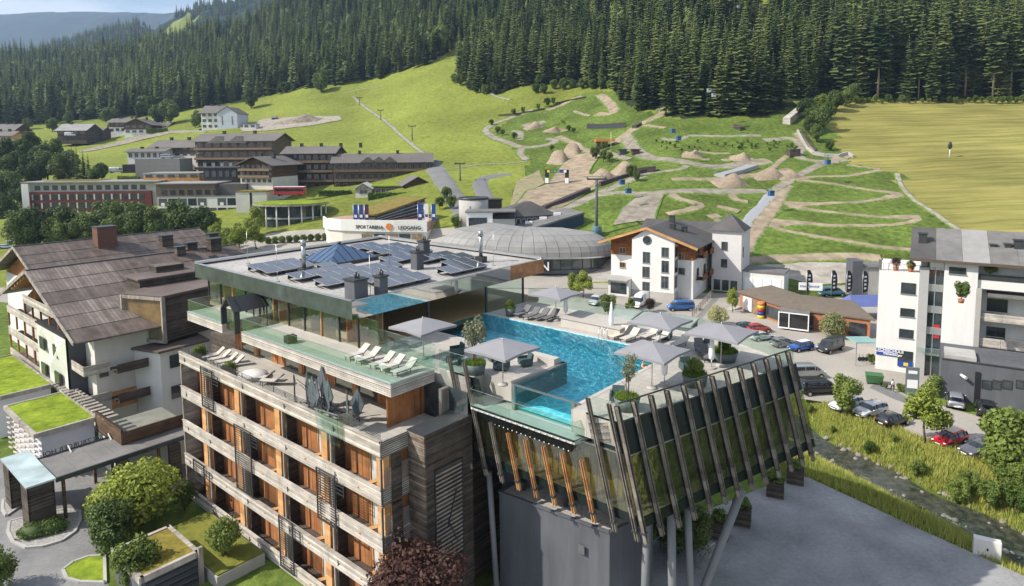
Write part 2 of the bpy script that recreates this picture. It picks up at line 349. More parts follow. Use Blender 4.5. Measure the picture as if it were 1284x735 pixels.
def pool_floor():
    m, n, b, out = _nodes('caustic_pool_liner'); b.inputs['Roughness'].default_value = .5
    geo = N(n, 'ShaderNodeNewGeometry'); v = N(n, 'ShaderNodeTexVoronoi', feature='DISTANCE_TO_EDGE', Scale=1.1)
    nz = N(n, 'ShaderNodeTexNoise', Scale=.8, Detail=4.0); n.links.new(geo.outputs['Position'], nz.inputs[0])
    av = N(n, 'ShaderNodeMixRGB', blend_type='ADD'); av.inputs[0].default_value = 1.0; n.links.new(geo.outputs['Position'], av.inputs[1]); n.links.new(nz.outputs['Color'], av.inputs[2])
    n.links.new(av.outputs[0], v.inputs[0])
    rp = N(n, 'ShaderNodeValToRGB'); rp.color_ramp.elements[0].color = (.58, .88, .92, 1); rp.color_ramp.elements[1].color = (.24, .64, .74, 1); rp.color_ramp.elements[1].position = .14  # pale net paints caustic light onto the liner
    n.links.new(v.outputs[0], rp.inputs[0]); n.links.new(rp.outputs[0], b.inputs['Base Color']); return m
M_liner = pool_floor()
def creek_mat():
    m, n, b, out = _nodes('creek_water'); b.inputs['Roughness'].default_value = .12; b.inputs['Specular IOR Level'].default_value = .6
    geo = N(n, 'ShaderNodeNewGeometry'); nz = N(n, 'ShaderNodeTexNoise', Scale=1.3, Detail=7.0, Roughness=.7); n.links.new(geo.outputs['Position'], nz.inputs[0])
    rp = N(n, 'ShaderNodeValToRGB'); e = rp.color_ramp.elements; e[0].color = (.02, .026, .02, 1); e[1].color = (.085, .085, .065, 1); e[0].position = .4; e[1].position = .66
    x = e.new(.78); x.color = (.6, .6, .58, 1)
    n.links.new(nz.outputs[0], rp.inputs[0]); n.links.new(rp.outputs[0], b.inputs['Base Color'])
    bp = N(n, 'ShaderNodeBump', Strength=.7, Distance=.08); n.links.new(nz.outputs[0], bp.inputs['Height']); n.links.new(bp.outputs[0], b.inputs['Normal']); return m
M_creek = creek_mat()
def solar_mat():
    m, n, b, out = _nodes('solar_cells'); b.inputs['Roughness'].default_value = .15; b.inputs['Coat Weight'].default_value = .6
    tc = N(n, 'ShaderNodeTexCoord'); br = N(n, 'ShaderNodeTexBrick', offset=0.0, Scale=1.0); n.links.new(tc.outputs['Object'], br.inputs[0])
    br.inputs['Color1'].default_value = (.018, .022, .04, 1); br.inputs['Color2'].default_value = (.024, .028, .05, 1); br.inputs['Mortar'].default_value = (.09, .10, .12, 1)
    br.inputs['Brick Width'].default_value = .27; br.inputs['Row Height'].default_value = .17; br.inputs['Mortar Size'].default_value = .006
    n.links.new(br.outputs[0], b.inputs['Base Color']); return m
M_solar = solar_mat()
def trail(name, col, grass=(.105, .18, .032)):
    """bare ground that frays into grass along its borders"""
    m, n, b, out = _nodes(name); b.inputs['Roughness'].default_value = .95; b.inputs['Specular IOR Level'].default_value = .1
    geo = N(n, 'ShaderNodeNewGeometry'); at = N(n, 'ShaderNodeAttribute', attribute_name='edge')
    n1 = N(n, 'ShaderNodeTexNoise', Scale=.9, Detail=6.0, Roughness=.7); n2 = N(n, 'ShaderNodeTexNoise', Scale=.35, Detail=5.0)
    for q in (n1, n2): n.links.new(geo.outputs['Position'], q.inputs[0])
    a = N(n, 'ShaderNodeMath', operation='MULTIPLY_ADD'); a.inputs[1].default_value = 1.5; n.links.new(n1.outputs[0], a.inputs[0]); n.links.new(at.outputs['Fac'], a.inputs[2])
    mr = N(n, 'ShaderNodeMapRange'); mr.inputs[1].default_value = 1.05; mr.inputs[2].default_value = 1.4; n.links.new(a.outputs[0], mr.inputs[0])
    rp = N(n, 'ShaderNodeValToRGB'); rp.color_ramp.elements[0].position = .3; rp.color_ramp.elements[1].position = .7; rp.color_ramp.elements[0].color = mul(col, .68); rp.color_ramp.elements[1].color = mul(col, 1.25); n.links.new(n2.outputs[0], rp.inputs[0])
    rg = N(n, 'ShaderNodeValToRGB'); rg.color_ramp.elements[0].position = .3; rg.color_ramp.elements[1].position = .7; rg.color_ramp.elements[0].color = mul(grass, .6); rg.color_ramp.elements[1].color = mul(grass, 1.35); n.links.new(n1.outputs[0], rg.inputs[0])
    mx = N(n, 'ShaderNodeMixRGB'); n.links.new(mr.outputs[0], mx.inputs[0]); n.links.new(rg.outputs[0], mx.inputs[1]); n.links.new(rp.outputs[0], mx.inputs[2]); n.links.new(mx.outputs[0], b.inputs['Base Color']); return m
M_tdirt = trail('dirt_trail', (.31, .25, .18)); M_tpath = trail('gravel_trail', (.27, .24, .195))
# foliage
M_spruce = leaf('spruce_needles', (.026, .054, .020), (.175, .215, .065), .7, .14, .5, .03)
M_larch = leaf('larch_needles', (.065, .11, .022), (.20, .25, .065), .7, .15, .4)
M_leafd = leaf('dark_leaves', (.032, .065, .017), (.14, .19, .05))
M_leafm = leaf('mid_leaves', (.055, .10, .016), (.185, .24, .052))
M_leafl = leaf('light_leaves', (.12, .17, .02), (.36, .41, .075))
M_leafp = leaf('pale_leaves', (.20, .22, .09), (.48, .47, .24))
M_leafo = leaf('olive_leaves', (.10, .12, .065), (.30, .31, .20))
M_leafr = leaf('purple_leaves', (.02, .011, .010), (.10, .05, .04))
M_tuft = leaf('bank_grass', (.18, .24, .03), (.46, .45, .12), .8, .2, .6)
M_tuftg = leaf('rich_grass', (.07, .13, .015), (.20, .28, .04), .8, .2, .6)
def car_paint(name, col, metal=.2):
    m, n, b, out = _nodes(name); b.inputs['Base Color'].default_value = c4(col); b.inputs['Roughness'].default_value = .32; b.inputs['Metallic'].default_value = metal
    b.inputs['Coat Weight'].default_value = .8; b.inputs['Coat Roughness'].default_value = .05; return m
# ------------------------------------------------------------------ terrain: profiles along the line of sight, distances from usual sizes
PROF = {   # photo column: (row, distance) pairs beyond the flat valley floor
    -150: ((262, 270), (215, 330), (175, 480), (152, 560), (118, 760), (92, 940)),
    100: ((262, 270), (215, 330), (175, 480), (152, 560), (112, 780), (80, 980)),
    300: ((250, 262), (222, 300), (160, 430), (127, 560), (88, 740), (48, 930)),
    450: ((250, 235), (210, 300), (130, 480), (100, 540), (55, 680), (-15, 900)),
    560: ((268, 197), (240, 222), (180, 320), (120, 430), (98, 465), (55, 570), (-15, 760)),
    700: ((257, 198), (250, 206), (200, 272), (150, 340), (112, 392), (70, 470), (-15, 630)),
    850: ((288, 172), (240, 200), (190, 246), (148, 292), (80, 375), (-15, 500)),
    950: ((318, 160), (250, 196), (200, 236), (152, 278), (80, 350), (-15, 460)),
    1100: ((315, 156), (220, 215), (150, 276), (128, 302), (60, 375), (-15, 465)),
    1284: ((315, 152), (220, 208), (128, 296), (60, 365), (-15, 450)),
    1500: ((315, 150), (220, 205), (128, 292), (60, 360), (-15, 445)),
}
YS = np.arange(0, 1601, 4.0)
AZ, ZT = [], []
def pchip(x, y, xs):
    x, y = np.array(x, float), np.array(y, float); h = np.diff(x); d = np.diff(y) / h; m = np.zeros(len(x))
    for i in range(1, len(x) - 1):
        if d[i - 1] * d[i] > 0:
            w1, w2 = 2 * h[i] + h[i - 1], h[i] + 2 * h[i - 1]; m[i] = (w1 + w2) / (w1 / d[i - 1] + w2 / d[i])
    m[-1] = d[-1]; k = np.clip(np.searchsorted(x, xs) - 1, 0, len(x) - 2); t = (xs - x[k]) / h[k]
    r = (2 * t**3 - 3 * t**2 + 1) * y[k] + (t**3 - 2 * t**2 + t) * h[k] * m[k] + (-2 * t**3 + 3 * t**2) * y[k + 1] + (t**3 - t**2) * h[k] * m[k + 1]
    r = np.where(xs > x[-1], y[-1] + (xs - x[-1]) * m[-1], r); return r
for px, pts in PROF.items():
    P = [aty(px, py, Y) for py, Y in pts]
    AZ.append((px - CX) / F)
    y0 = min(150, P[0].y - 18)
    xs = [0, y0 - 60, y0] + [p.y for p in P]; zs = [0, 0, 0] + [max(p.z, .4 + .1 * i) for i, p in enumerate(P)]
    z = pchip(xs, zs, YS); yl, zl = xs[-1], zs[-1]
    z = np.where(YS > yl + 20, zl + 8 - (YS - yl - 20) * .12, z) if px < 320 else z     # the near ridge falls away on the left
    ZT.append(z)
AZ, ZT = np.array(AZ), np.array(ZT)
CREEK = [atz(*p, -1.6) for p in ((940, 500), (985, 528), (1030, 562), (1092, 592), (1146, 620), (1211, 650), (1262, 678), (1300, 702), (1380, 745), (1500, 800))]
def creek_dist(x, y):
    best = np.full(np.shape(x), 1e9)
    for a, b in zip(CREEK[:-1], CREEK[1:]):
        dx, dy = b.x - a.x, b.y - a.y; t = np.clip(((x - a.x) * dx + (y - a.y) * dy) / (dx * dx + dy * dy), 0, 1)
        best = np.minimum(best, np.hypot(x - a.x - t * dx, y - a.y - t * dy))
    return best
def hgt(x, y):
    x = np.asarray(x, float); y = np.asarray(y, float); yy = np.maximum(y, 1.0)
    a = np.clip(x / yy, AZ[0], AZ[-1]); i = np.clip(np.searchsorted(AZ, a) - 1, 0, len(AZ) - 2)
    t = (a - AZ[i]) / (AZ[i + 1] - AZ[i]); t = t * t * (3 - 2 * t) * .5 + t * .5
    j = np.clip((yy / 4).astype(int), 0, len(YS) - 2); u = yy / 4 - j
    z = (1 - t) * ((1 - u) * ZT[i, j] + u * ZT[i, j + 1]) + t * ((1 - u) * ZT[i + 1, j] + u * ZT[i + 1, j + 1])
    d = creek_dist(x, y); s = np.clip((d - 1.5) / 5.2, 0, 1); s = s * s * (3 - 2 * s)
    return np.where(d < 7, z - 1.9 * (1 - s), z)
def H(x, y): return float(hgt(x, y))
def onland(px, py, y0=20.0, y1=1500.0):
    """where the sight line of a pixel first meets the terrain"""
    d = ray(px, py); d = d / d[1]
    ys = np.concatenate([np.arange(y0, 160, 1.0), np.arange(160, y1, 2.0)])
    g = (CAM_H + d[2] * ys) - hgt(d[0] * ys, ys); k = np.argmax(g < 0)
    if g[k] >= 0: k = len(ys) - 1
    k = max(k, 1); t = g[k - 1] / (g[k - 1] - g[k] + 1e-9); Y = ys[k - 1] + (ys[k] - ys[k - 1]) * min(max(t, 0), 1)
    X = d[0] * Y; return Vector((X, Y, H(X, Y)))
def inpoly(px, py, poly):
    c = False; n = len(poly)
    for i in range(n):
        (x0, y0), (x1, y1) = poly[i], poly[(i + 1) % n]
        if (y0 > py) != (y1 > py) and px < (x1 - x0) * (py - y0) / (y1 - y0) + x0: c = not c
    return c

def axis(segs):
    r = []
    for a, b, st in segs: r += list(np.arange(a, b, st))
    r.append(segs[-1][1]); return np.array(r)
gx = axis([(-1500, -400, 25), (-400, -120, 8), (-120, -60, 4), (-60, 18, 2.5), (18, 62, .9), (62, 120, 3), (120, 400, 7), (400, 1300, 25)])
gy = axis([(-60, 36, 6), (36, 95, .9), (95, 150, 2.5), (150, 420, 4), (420, 700, 8), (700, 1500, 22)])
GX, GY = np.meshgrid(gx, gy); GZ = hgt(GX, GY)
GZ = GZ + np.where(GY > 165, .25 * np.sin(GX * .23 + GY * .11) * np.sin(GY * .19 - GX * .07), 0)
# colour zones of the land come from where they lie
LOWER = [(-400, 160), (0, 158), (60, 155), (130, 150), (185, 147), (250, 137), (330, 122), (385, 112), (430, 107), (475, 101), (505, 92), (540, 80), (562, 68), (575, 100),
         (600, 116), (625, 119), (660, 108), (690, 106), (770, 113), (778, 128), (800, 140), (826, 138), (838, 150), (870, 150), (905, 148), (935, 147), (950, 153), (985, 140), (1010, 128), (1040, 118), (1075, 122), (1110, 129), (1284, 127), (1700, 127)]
CLEAR = [[(425, 112), (475, 103), (505, 93), (545, 79), (578, 57), (592, 50), (586, 68), (572, 84), (563, 102), (560, 125), (430, 125)],
         [(946, -30), (972, -30), (968, 40), (958, 75), (948, 75), (950, 30)]]
def lower(px): return np.interp(px, [p[0] for p in LOWER], [p[1] for p in LOWER])
FIELD = [(1040, 118), (1110, 131), (1284, 127), (1700, 127), (1700, 330), (1284, 318), (1215, 297), (1180, 278), (1135, 240), (1122, 220), (1060, 207), (1052, 190), (1035, 150)]
PARK = [(618, 168), (640, 150), (700, 130), (745, 115), (775, 118), (800, 140), (840, 152), (935, 150), (985, 142), (1012, 128), (1036, 150), (1052, 190), (1062, 205), (1122, 220), (1140, 250), (1215, 300), (1300, 330), (1300, 345), (640, 345), (640, 250), (662, 215), (660, 195), (625, 180)]
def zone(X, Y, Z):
    if Y < 150: return 2 if X > 55 and X > .8 * Y + 8 else 1  # unseen ground at right made hay-toned to brown the facade reflection
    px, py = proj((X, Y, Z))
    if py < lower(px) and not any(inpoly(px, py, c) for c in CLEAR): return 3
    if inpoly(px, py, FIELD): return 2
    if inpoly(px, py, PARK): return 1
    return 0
mb = MB(); nx, ny = len(gx), len(gy)
mb.v = [(float(GX[j, i]), float(GY[j, i]), float(GZ[j, i])) for j in range(ny) for i in range(nx)]
for j in range(ny - 1):
    for i in range(nx - 1):
        mb.f.append([j * nx + i, j * nx + i + 1, (j + 1) * nx + i + 1, (j + 1) * nx + i]); mb.sm.append(True)
        mb.m.append(zone((gx[i] + gx[i + 1]) / 2, (gy[j] + gy[j + 1]) / 2, GZ[j, i]))
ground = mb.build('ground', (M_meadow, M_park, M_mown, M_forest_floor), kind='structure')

# far hills, each a solid ridge with depth
def ridge(name, pts, Y, depth, matl, base=0, clear=None):
    m = MB(); P = [aty(px, py, Y) for px, py in pts]; n = len(P)
    rows = []
    for k, (dy, f) in enumerate(((-depth, 0.0), (-depth * .72, .3), (-depth * .45, .6), (-depth * .2, .87), (0, 1.0), (depth * .4, .8), (depth, .2))):
        rows.append([(p.x + (random.uniform(-.02, .02) * depth if 0 < k < 6 else 0), Y + dy, base + (p.z - base) * f * (1 + (random.uniform(-.03, .03) if k != 4 else 0))) for p in P])
    for r in rows: m.v += r
    for j in range(len(rows) - 1):
        for i in range(n - 1):
            m.f.append([j * n + i, j * n + i + 1, (j + 1) * n + i + 1, (j + 1) * n + i]); m.sm.append(True)
            a, b = m.v[j * n + i], m.v[(j + 1) * n + i + 1]; m.m.append(1 if clear and inpoly(*proj([(a[k] + b[k]) / 2 for k in range(3)]), clear) else 0)
    return m.build(name, (matl, M_meadow), kind='structure')
def interp_pts(pts, step=12, jit=1.2):
    xs = np.arange(pts[0][0], pts[-1][0] + 1, step); ys = np.interp(xs, [p[0] for p in pts], [p[1] for p in pts])
    return [(float(x), float(y) + random.uniform(-jit, jit)) for x, y in zip(xs, ys)]
M_farwood = mat('far_forest', (.022, .038, .024), .95, .5, .012, spec=.05)
M_farwood2 = mat('distant_forest', (.018, .03, .024), .95, .4, .01, spec=.05)
ridge('hill', interp_pts([(-900, 20), (-300, 30), (-60, 22), (20, 17), (60, 15), (110, 15), (170, 16), (215, 17), (235, 14), (330, 20), (500, 30)], 10, .6), 5200, 2200, M_farwood2)
MIDR = interp_pts([(40, 85), (80, 56), (110, 48), (150, 36), (176, 31), (192, 38), (205, 44), (222, 26), (235, 14), (265, 6), (330, -4), (420, -20), (600, -70)], 8, .8)
ridge('hill', MIDR, 2100, 700, M_farwood, 0, [(190, 26), (238, 22), (236, 48), (200, 52)])

# ------------------------------------------------------------------ sheets laid on the land
def strip(name, pts, width, matl, lift=.05, flat=None, parent=None, seg=4.0, kind='structure', skirt=.0):
    """a path of given width (metres) along pixel points resting on the land"""
    P = [atz(p[0], p[1], flat) if flat is not None else onland(p[0], p[1]) for p in pts]
    W = [p[2] if len(p) > 2 else width for p in pts]
    Q, WW = [], []
    for k in range(len(P) - 1):
        n = max(2, int((P[k + 1] - P[k]).length / seg)); p0, p1, p2, p3 = P[max(k - 1, 0)], P[k], P[k + 1], P[min(k + 2, len(P) - 1)]
        for i in range(n):
            t = i / n
            q = .5 * ((2 * p1) + (p2 - p0) * t + (2 * p0 - 5 * p1 + 4 * p2 - p3) * t * t + (3 * p1 - p0 - 3 * p2 + p3) * t**3)
            Q.append(q); WW.append(W[k] + (W[k + 1] - W[k]) * t)
    Q.append(P[-1]); WW.append(W[-1])
    m = MB(); K = 7; EV = (0, .45, .85, 1, .85, .45, 0); ev = []
    for i, q in enumerate(Q):
        d = Q[min(i + 1, len(Q) - 1)] - Q[max(i - 1, 0)]; d.z = 0
        d = d.normalized() if d.length > 1e-5 else Vector((1, 0, 0)); s = Vector((-d.y, d.x, 0))
        w = WW[i] * random.uniform(.9, 1.1)
        for k in range(K):
            o = q + s * (w * (k / (K - 1) - .5) * 1.12); ev.append(EV[k]); z = flat if flat is not None else H(o.x, o.y) + .25 * sin(o.x * .23 + o.y * .11) * sin(o.y * .19 - o.x * .07) * (1 if o.y > 165 else 0)
            m.v.append((o.x, o.y, z + lift + (-.25 if k in (0, K - 1) and flat is None else 0)))
    for i in range(len(Q) - 1):
        for k in range(K - 1):
            a = i * K + k; m.f.append([a, a + 1, a + K + 1, a + K]); m.m.append(0); m.sm.append(True)
    ob = m.build(name, {M_dirt: M_tdirt, M_path: M_tpath}.get(matl, matl), parent, kind=kind)
    at_ = ob.data.attributes.new('edge', 'FLOAT', 'POINT'); at_.data.foreach_set('value', ev); return ob
def patch(name, poly, matl, lift=.08, step=2.0, kind='structure', dx=7.0):
    """area given by its outline, one span per row, draped on the land"""
    y0, y1 = min(p[1] for p in poly), max(p[1] for p in poly); rows = []
    ys = list(np.arange(y0 + .01, y1, step)) + [y1 - .01]; n = max(2, int((max(p[0] for p in poly) - min(p[0] for p in poly)) / dx))
    m = MB(); ev = []
    for y in ys:
        xs = []
        for i in range(len(poly)):
            (ax, ay), (bx, by) = poly[i], poly[(i + 1) % len(poly)]
            if (ay > y) != (by > y): xs.append(ax + (bx - ax) * (y - ay) / (by - ay))
        if len(xs) < 2: continue
        rows.append((min(xs), max(xs), y))
    for ri, (a, b, y) in enumerate(rows):
        for k in range(n + 1):
            ev.append(0.0 if k in (0, n) or ri in (0, len(rows) - 1) else (.6 if ri in (1, len(rows) - 2) else 1.0))
            q = onland(a + (b - a) * k / n, y); m.v.append((q.x, q.y, q.z + lift + .25 * sin(q.x * .23 + q.y * .11) * sin(q.y * .19 - q.x * .07) * (1 if q.y > 165 else 0)))
    for j in range(len(rows) - 1):
        for k in range(n):
            a = j * (n + 1) + k; m.f.append([a, a + n + 1, a + n + 2, a + 1]); m.m.append(0); m.sm.append(True)
    ob = m.build(name, {M_dirt: M_tdirt, M_path: M_tpath}.get(matl, matl), kind=kind)
    at_ = ob.data.attributes.new('edge', 'FLOAT', 'POINT'); at_.data.foreach_set('value', ev); return ob
def flatpoly(name, pix, matl, z=.02, th=None, kind='structure', world=None):
    P = [(p.x, p.y) for p in (atz(a, b, z) for a, b in pix)] if world is None else world
    m = MB()
    if th: m.prism(P[::-1] if sum((P[i][0] * P[(i + 1) % len(P)][1] - P[(i + 1) % len(P)][0] * P[i][1]) for i in range(len(P))) < 0 else P, z - th, z)
    else: m.quad(*[(x, y, z) for x, y in P])
    return m.build(name, matl, kind=kind)
def cracked(name, col):
    m = mat(name, col, .9, .15, 3.0, var2=.26, scale2=.22, bump=.3, bscale=30); n = m.node_tree; b = next(q for q in n.nodes if q.type == 'BSDF_PRINCIPLED'); src = b.inputs['Base Color'].links[0].from_socket
    geo = N(n, 'ShaderNodeNewGeometry'); nz = N(n, 'ShaderNodeTexNoise', Scale=.5, Detail=5.0); n.links.new(geo.outputs['Position'], nz.inputs[0]); ad = N(n, 'ShaderNodeMixRGB', blend_type='ADD'); ad.inputs[0].default_value = 1.6
    n.links.new(geo.outputs['Position'], ad.inputs[1]); n.links.new(nz.outputs['Color'], ad.inputs[2]); v = N(n, 'ShaderNodeTexVoronoi', feature='DISTANCE_TO_EDGE', Scale=.16); n.links.new(ad.outputs[0], v.inputs[0])
    mr = N(n, 'ShaderNodeMapRange'); mr.inputs[1].default_value = .001; mr.inputs[2].default_value = .006; mr.inputs[3].default_value = .86; n.links.new(v.outputs[0], mr.inputs[0])
    mm = N(n, 'ShaderNodeMixRGB', blend_type='MULTIPLY'); mm.inputs[0].default_value = 1; n.links.new(src, mm.inputs[1]); n.links.new(mr.outputs[0], mm.inputs[2]); n.links.new(mm.outputs[0], b.inputs['Base Color']); return m
# ------------------------------------------------------------------ streets, forecourt, paths of the bike park
flatpoly('street', None, M_street, .012, world=[(-30, 66), (-24, 92), (18, 78), (34, 88), (52, 84), (75, 70), (92, 60), (150, 66), (150, 150), (60, 150), (30, 158), (-30, 160), (-95, 190), (-140, 150), (-60, 120), (-70, 95)])
flatpoly('road', [(1004, 500), (1060, 508), (1100, 522), (1150, 548), (1215, 566), (1300, 600), (1330, 560), (1220, 520), (1150, 500), (1100, 480), (1065, 462), (1020, 468)], M_street, .018)
flatpoly('road_lane', [(1098, 480), (1130, 494), (1150, 506), (1144, 509), (1120, 500), (1090, 486)], M_asphalt, .024)
flatpoly('driveway', [(980, 602), (1012, 598), (1060, 620), (1150, 662), (1284, 722), (1420, 790), (1500, 980), (1500, 4000), (-900, 4000), (-120, 765), (300, 762), (560, 762), (640, 722), (800, 690), (862, 650), (930, 622)], cracked('driveway_asphalt', (.26, .26, .26)), .02)  # unseen asphalt beyond the drive added to darken what the glass reflects
flatpoly('forecourt', [(0, 575), (70, 560), (240, 555), (236, 610), (150, 640), (118, 700), (150, 760), (-60, 760), (-60, 560)], cracked('forecourt_asphalt', (.19, .19, .192)), .016)
B(0, 1, 0, 1, 0, 1)
# creek
cw = MB(); n = len(CREEK)
pts = []
for a, b in zip(CREEK[:-1], CREEK[1:]):
    k = max(2, int((b - a).length / 1.5))
    for i in range(k): pts.append(a.lerp(b, i / k))
for i, q in enumerate(pts):
    d = (pts[min(i + 1, len(pts) - 1)] - pts[max(i - 1, 0)]); d.z = 0; d.normalize(); s = Vector((-d.y, d.x, 0)) * (2.2 + .5 * sin(i * .7))
    for k in range(4): o = q + s * (k / 1.5 - 1); cw.v.append((o.x, o.y, -1.62 + .04 * sin(i * 1.3 + k)))
for i in range(len(pts) - 1):
    for k in range(3): a = i * 4 + k; cw.f.append([a, a + 1, a + 5, a + 4]); cw.m.append(0); cw.sm.append(True)
cw.build('creek', M_creek, kind='structure')
# bike park trails
def S(pts, w, m=M_dirt, lift=.22, name='path'): return strip(name, pts, w, m, lift)
S([(729, 121), (719, 125), (704, 132), (685, 139)], 4)
S([(600, 110), (625, 122), (640, 126)], 2.5, M_path)
S([(668, 139), (645, 146), (622, 155), (609, 163), (615, 170), (633, 178), (652, 184.5), (672, 184.5), (690, 181.6), (697, 176), (684, 174.8)], 5.0, M_path)
S([(655, 185), (652, 193), (661, 201)], 4, M_path); S([(661, 202), (645, 204.5), (600, 207.5), (545, 215)], 2, M_path)
S([(443, 121), (480, 150), (505, 172), (532, 194), (545, 208)], 2.4, M_path)
S([(540, 203), (548, 215), (560, 232), (573, 252), (582, 268)], 6.5, M_asphalt, name='road')
S([(640, 219), (625, 220), (606, 224), (602, 232), (606, 242), (612, 252)], 5, mat('pump_track', (.16, .16, .165), .8, .12, 1))
S([(643, 165), (650, 166), (654, 170), (650, 176)], 4, M_path); S([(700, 172), (713, 177), (724, 182), (727, 187), (740, 190), (764, 191)], 4.5)
S([(660, 156), (667, 160), (676, 155), (684, 153)], 7, M_path); S([(683, 167), (690, 163), (700, 163), (710, 165)], 5)
S([(748, 143), (763, 144), (770, 139), (764, 130), (755, 121), (748, 122)], 6.5); S([(720, 140), (730, 143), (740, 145)], 2.5)
patch('dirt_slope', [(712, 197), (740, 192), (757, 190), (745, 206), (739, 218), (753, 222), (747, 237), (704, 262), (682, 264), (642, 260), (660, 239), (686, 231), (699, 214)], M_dirt, .25)
patch('dirt_slope', [(648, 228), (660, 222), (676, 214), (683, 230), (662, 240), (646, 258), (638, 262)], mat('dry_bank', (.26, .23, .13), .95, .3, .6), .2)
S([(680, 268), (705, 262), (745, 246), (775, 233), (805, 221)], 6, M_path)
S([(750, 246), (775, 243), (800, 244), (845, 240.5), (880, 240), (920, 240.5), (962, 241.5)], 5.5, M_path)
S([(970, 243), (950, 266), (928, 291), (916, 303)], 3.4, mat('conveyor_mat', (.30, .31, .33), .7, .1, 1)); S([(1040, 203), (1010, 216), (985, 230), (968, 241)], 4, M_path)
S([(988, 232), (981, 238), (970, 261), (946, 291), (929, 321), (922, 332)], 5.5)
S([(1105, 215), (1060, 220.7), (1020, 222.5), (1003, 225, 6), (1010, 228), (1042, 231.6), (1086, 238), (1116, 242.5), (1125, 245.8, 6), (1107, 249), (1073, 254.5), (1025, 256.7), (988, 255.6, 7), (1012, 262), (1051, 267.6), (1105, 272), (1150, 273.6, 6), (1138, 279.6), (1094, 284), (1042, 284), (1016, 280.7), (975, 280.4, 8), (974, 287), (1012, 293.8), (1051, 301.4), (1101, 310), (1145, 314)], 2.5)
S([(930, 330), (955, 326), (1000, 324), (1060, 322), (1105, 325)], 4.5); S([(1104, 214), (1085, 211), (1062, 207)], 2)
S([(1125, 218.5), (1131, 235), (1147, 252), (1171, 267.6), (1200, 287), (1225, 300)], 1.8, trail('stony_ditch', (.33, .30, .25)))
S([(842, 244), (851, 250.6), (872, 255.8), (879, 258.8), (860, 264.8), (836, 269)], 3.4); S([(917, 244), (924, 250.6), (938, 253.6)], 3.2); S([(899, 259.6), (914, 262.6), (927, 266.3)], 3.4)
S([(888, 272.3), (902, 270)], 3); S([(896, 275.3), (907, 278), (918, 279.8)], 3.6)
patch('gravel_yard', [(800, 245), (834, 243), (826, 262), (822, 278), (796, 279), (768, 284), (778, 262)], M_path, .2)
S([(826, 132), (832, 141), (805, 156), (784, 169), (770, 181)], 6.0); S([(808, 158), (823, 159), (835, 160)], 3)
S([(784, 170), (790, 180), (799, 191), (817, 198), (840, 200.5), (866, 206), (895, 210), (930, 207), (964, 202)], 7, M_path)
S([(757, 191), (770, 195), (790, 200)], 4, M_path)
S([(862, 171.5), (890, 171), (920, 171.3), (954, 170)], 3.6, M_path); S([(830, 174), (850, 176), (862, 172)], 3, M_path)
S([(957, 176), (986, 173.6), (996, 175.5), (1003.5, 182), (1004, 190), (1001, 195.5), (1010, 201), (1037, 203), (1062, 200)], 4.2, M_path)
S([(1000, 168), (1008, 180), (1016, 189), (1026, 193)], 4); S([(842, 226), (880, 226), (905, 224), (930, 222), (965, 219), (990, 212)], 4.5)
S([(905, 201), (925, 200), (945, 201)], 3.2); S([(860, 191), (872, 198), (890, 200)], 2.5); S([(870, 190), (895, 193), (915, 193)], 2.5); S([(918, 196), (930, 201), (950, 203), (965, 202)], 4)
S([(966, 213), (978, 203), (987, 195)], 2.6)
S([(800, 222), (815, 217), (850, 213), (862, 209)], 3, M_path); S([(1045, 205), (1052, 196), (1066, 198)], 4)
patch('field_track', [(172, 171), (215, 163), (255, 163), (262, 166), (215, 167), (150, 183), (100, 192), (100, 189), (140, 181)], M_path, .3, 1.5)
S([(430, 117), (455, 112), (480, 109)], 1.6, M_path)
patch('building_site', [(300, 160), (330, 150), (380, 146), (425, 146), (430, 151), (395, 157), (350, 163), (305, 166)], mat('site_rubble', (.30, .27, .22), .95, .4, .5), .3)
patch('gravel_lot', [(958, 322), (1000, 331), (1040, 329), (1090, 331), (1100, 345), (1100, 372), (1050, 368), (1000, 352), (960, 342), (940, 336)], mat('gravel_lot', (.34, .31, .27), .95, .25, .4, var2=.2, scale2=.1), .06)
patch('plaza', [(300, 306), (330, 293), (405, 287), (560, 293), (585, 272), (640, 286), (650, 330), (300, 330)], M_street, .1, 3.0)
patch('plaza', [(560, 330), (700, 324), (765, 322), (800, 336), (800, 362), (560, 362)], M_street, .1, 3.0)
# mounds and ramps that stand on the slope
def mound(px, py, w, d, h, matl=M_dirt, lab='', rz=0, name='dirt_jump', flat=.35):
    P = onland(px, py); m = MB(); nu, nv = 13, 9
    for j in range(nv):
        for i in range(nu):
            u, v = i / (nu - 1) * 2 - 1, j / (nv - 1) * 2 - 1
            x, y = u * w / 2, v * d / 2
            ramp = max(0, min(1, (u + 1) / 1.35)) if u < flat else max(0, (1 - u) / (1 - flat))
            e = max(0, 1 - abs(v) ** 3); z = h * ramp ** 1.3 * e
            X, Y = x * cos(rz) - y * sin(rz), x * sin(rz) + y * cos(rz)
            m.v.append((X, Y, H(P.x + X, P.y + Y) - P.z + z + (random.uniform(-.08, .08) if 0 < e else 0) - (.3 if abs(u) == 1 or abs(v) == 1 else -.15)))
    for j in range(nv - 1):
        for i in range(nu - 1): a = j * nu + i; m.f.append([a, a + 1, a + nu + 1, a + nu]); m.m.append(0); m.sm.append(True)
    o = m.build(name, matl, None, P); tag(o, lab, 'dirt jump', 'dirt jumps of the bike park'); return o
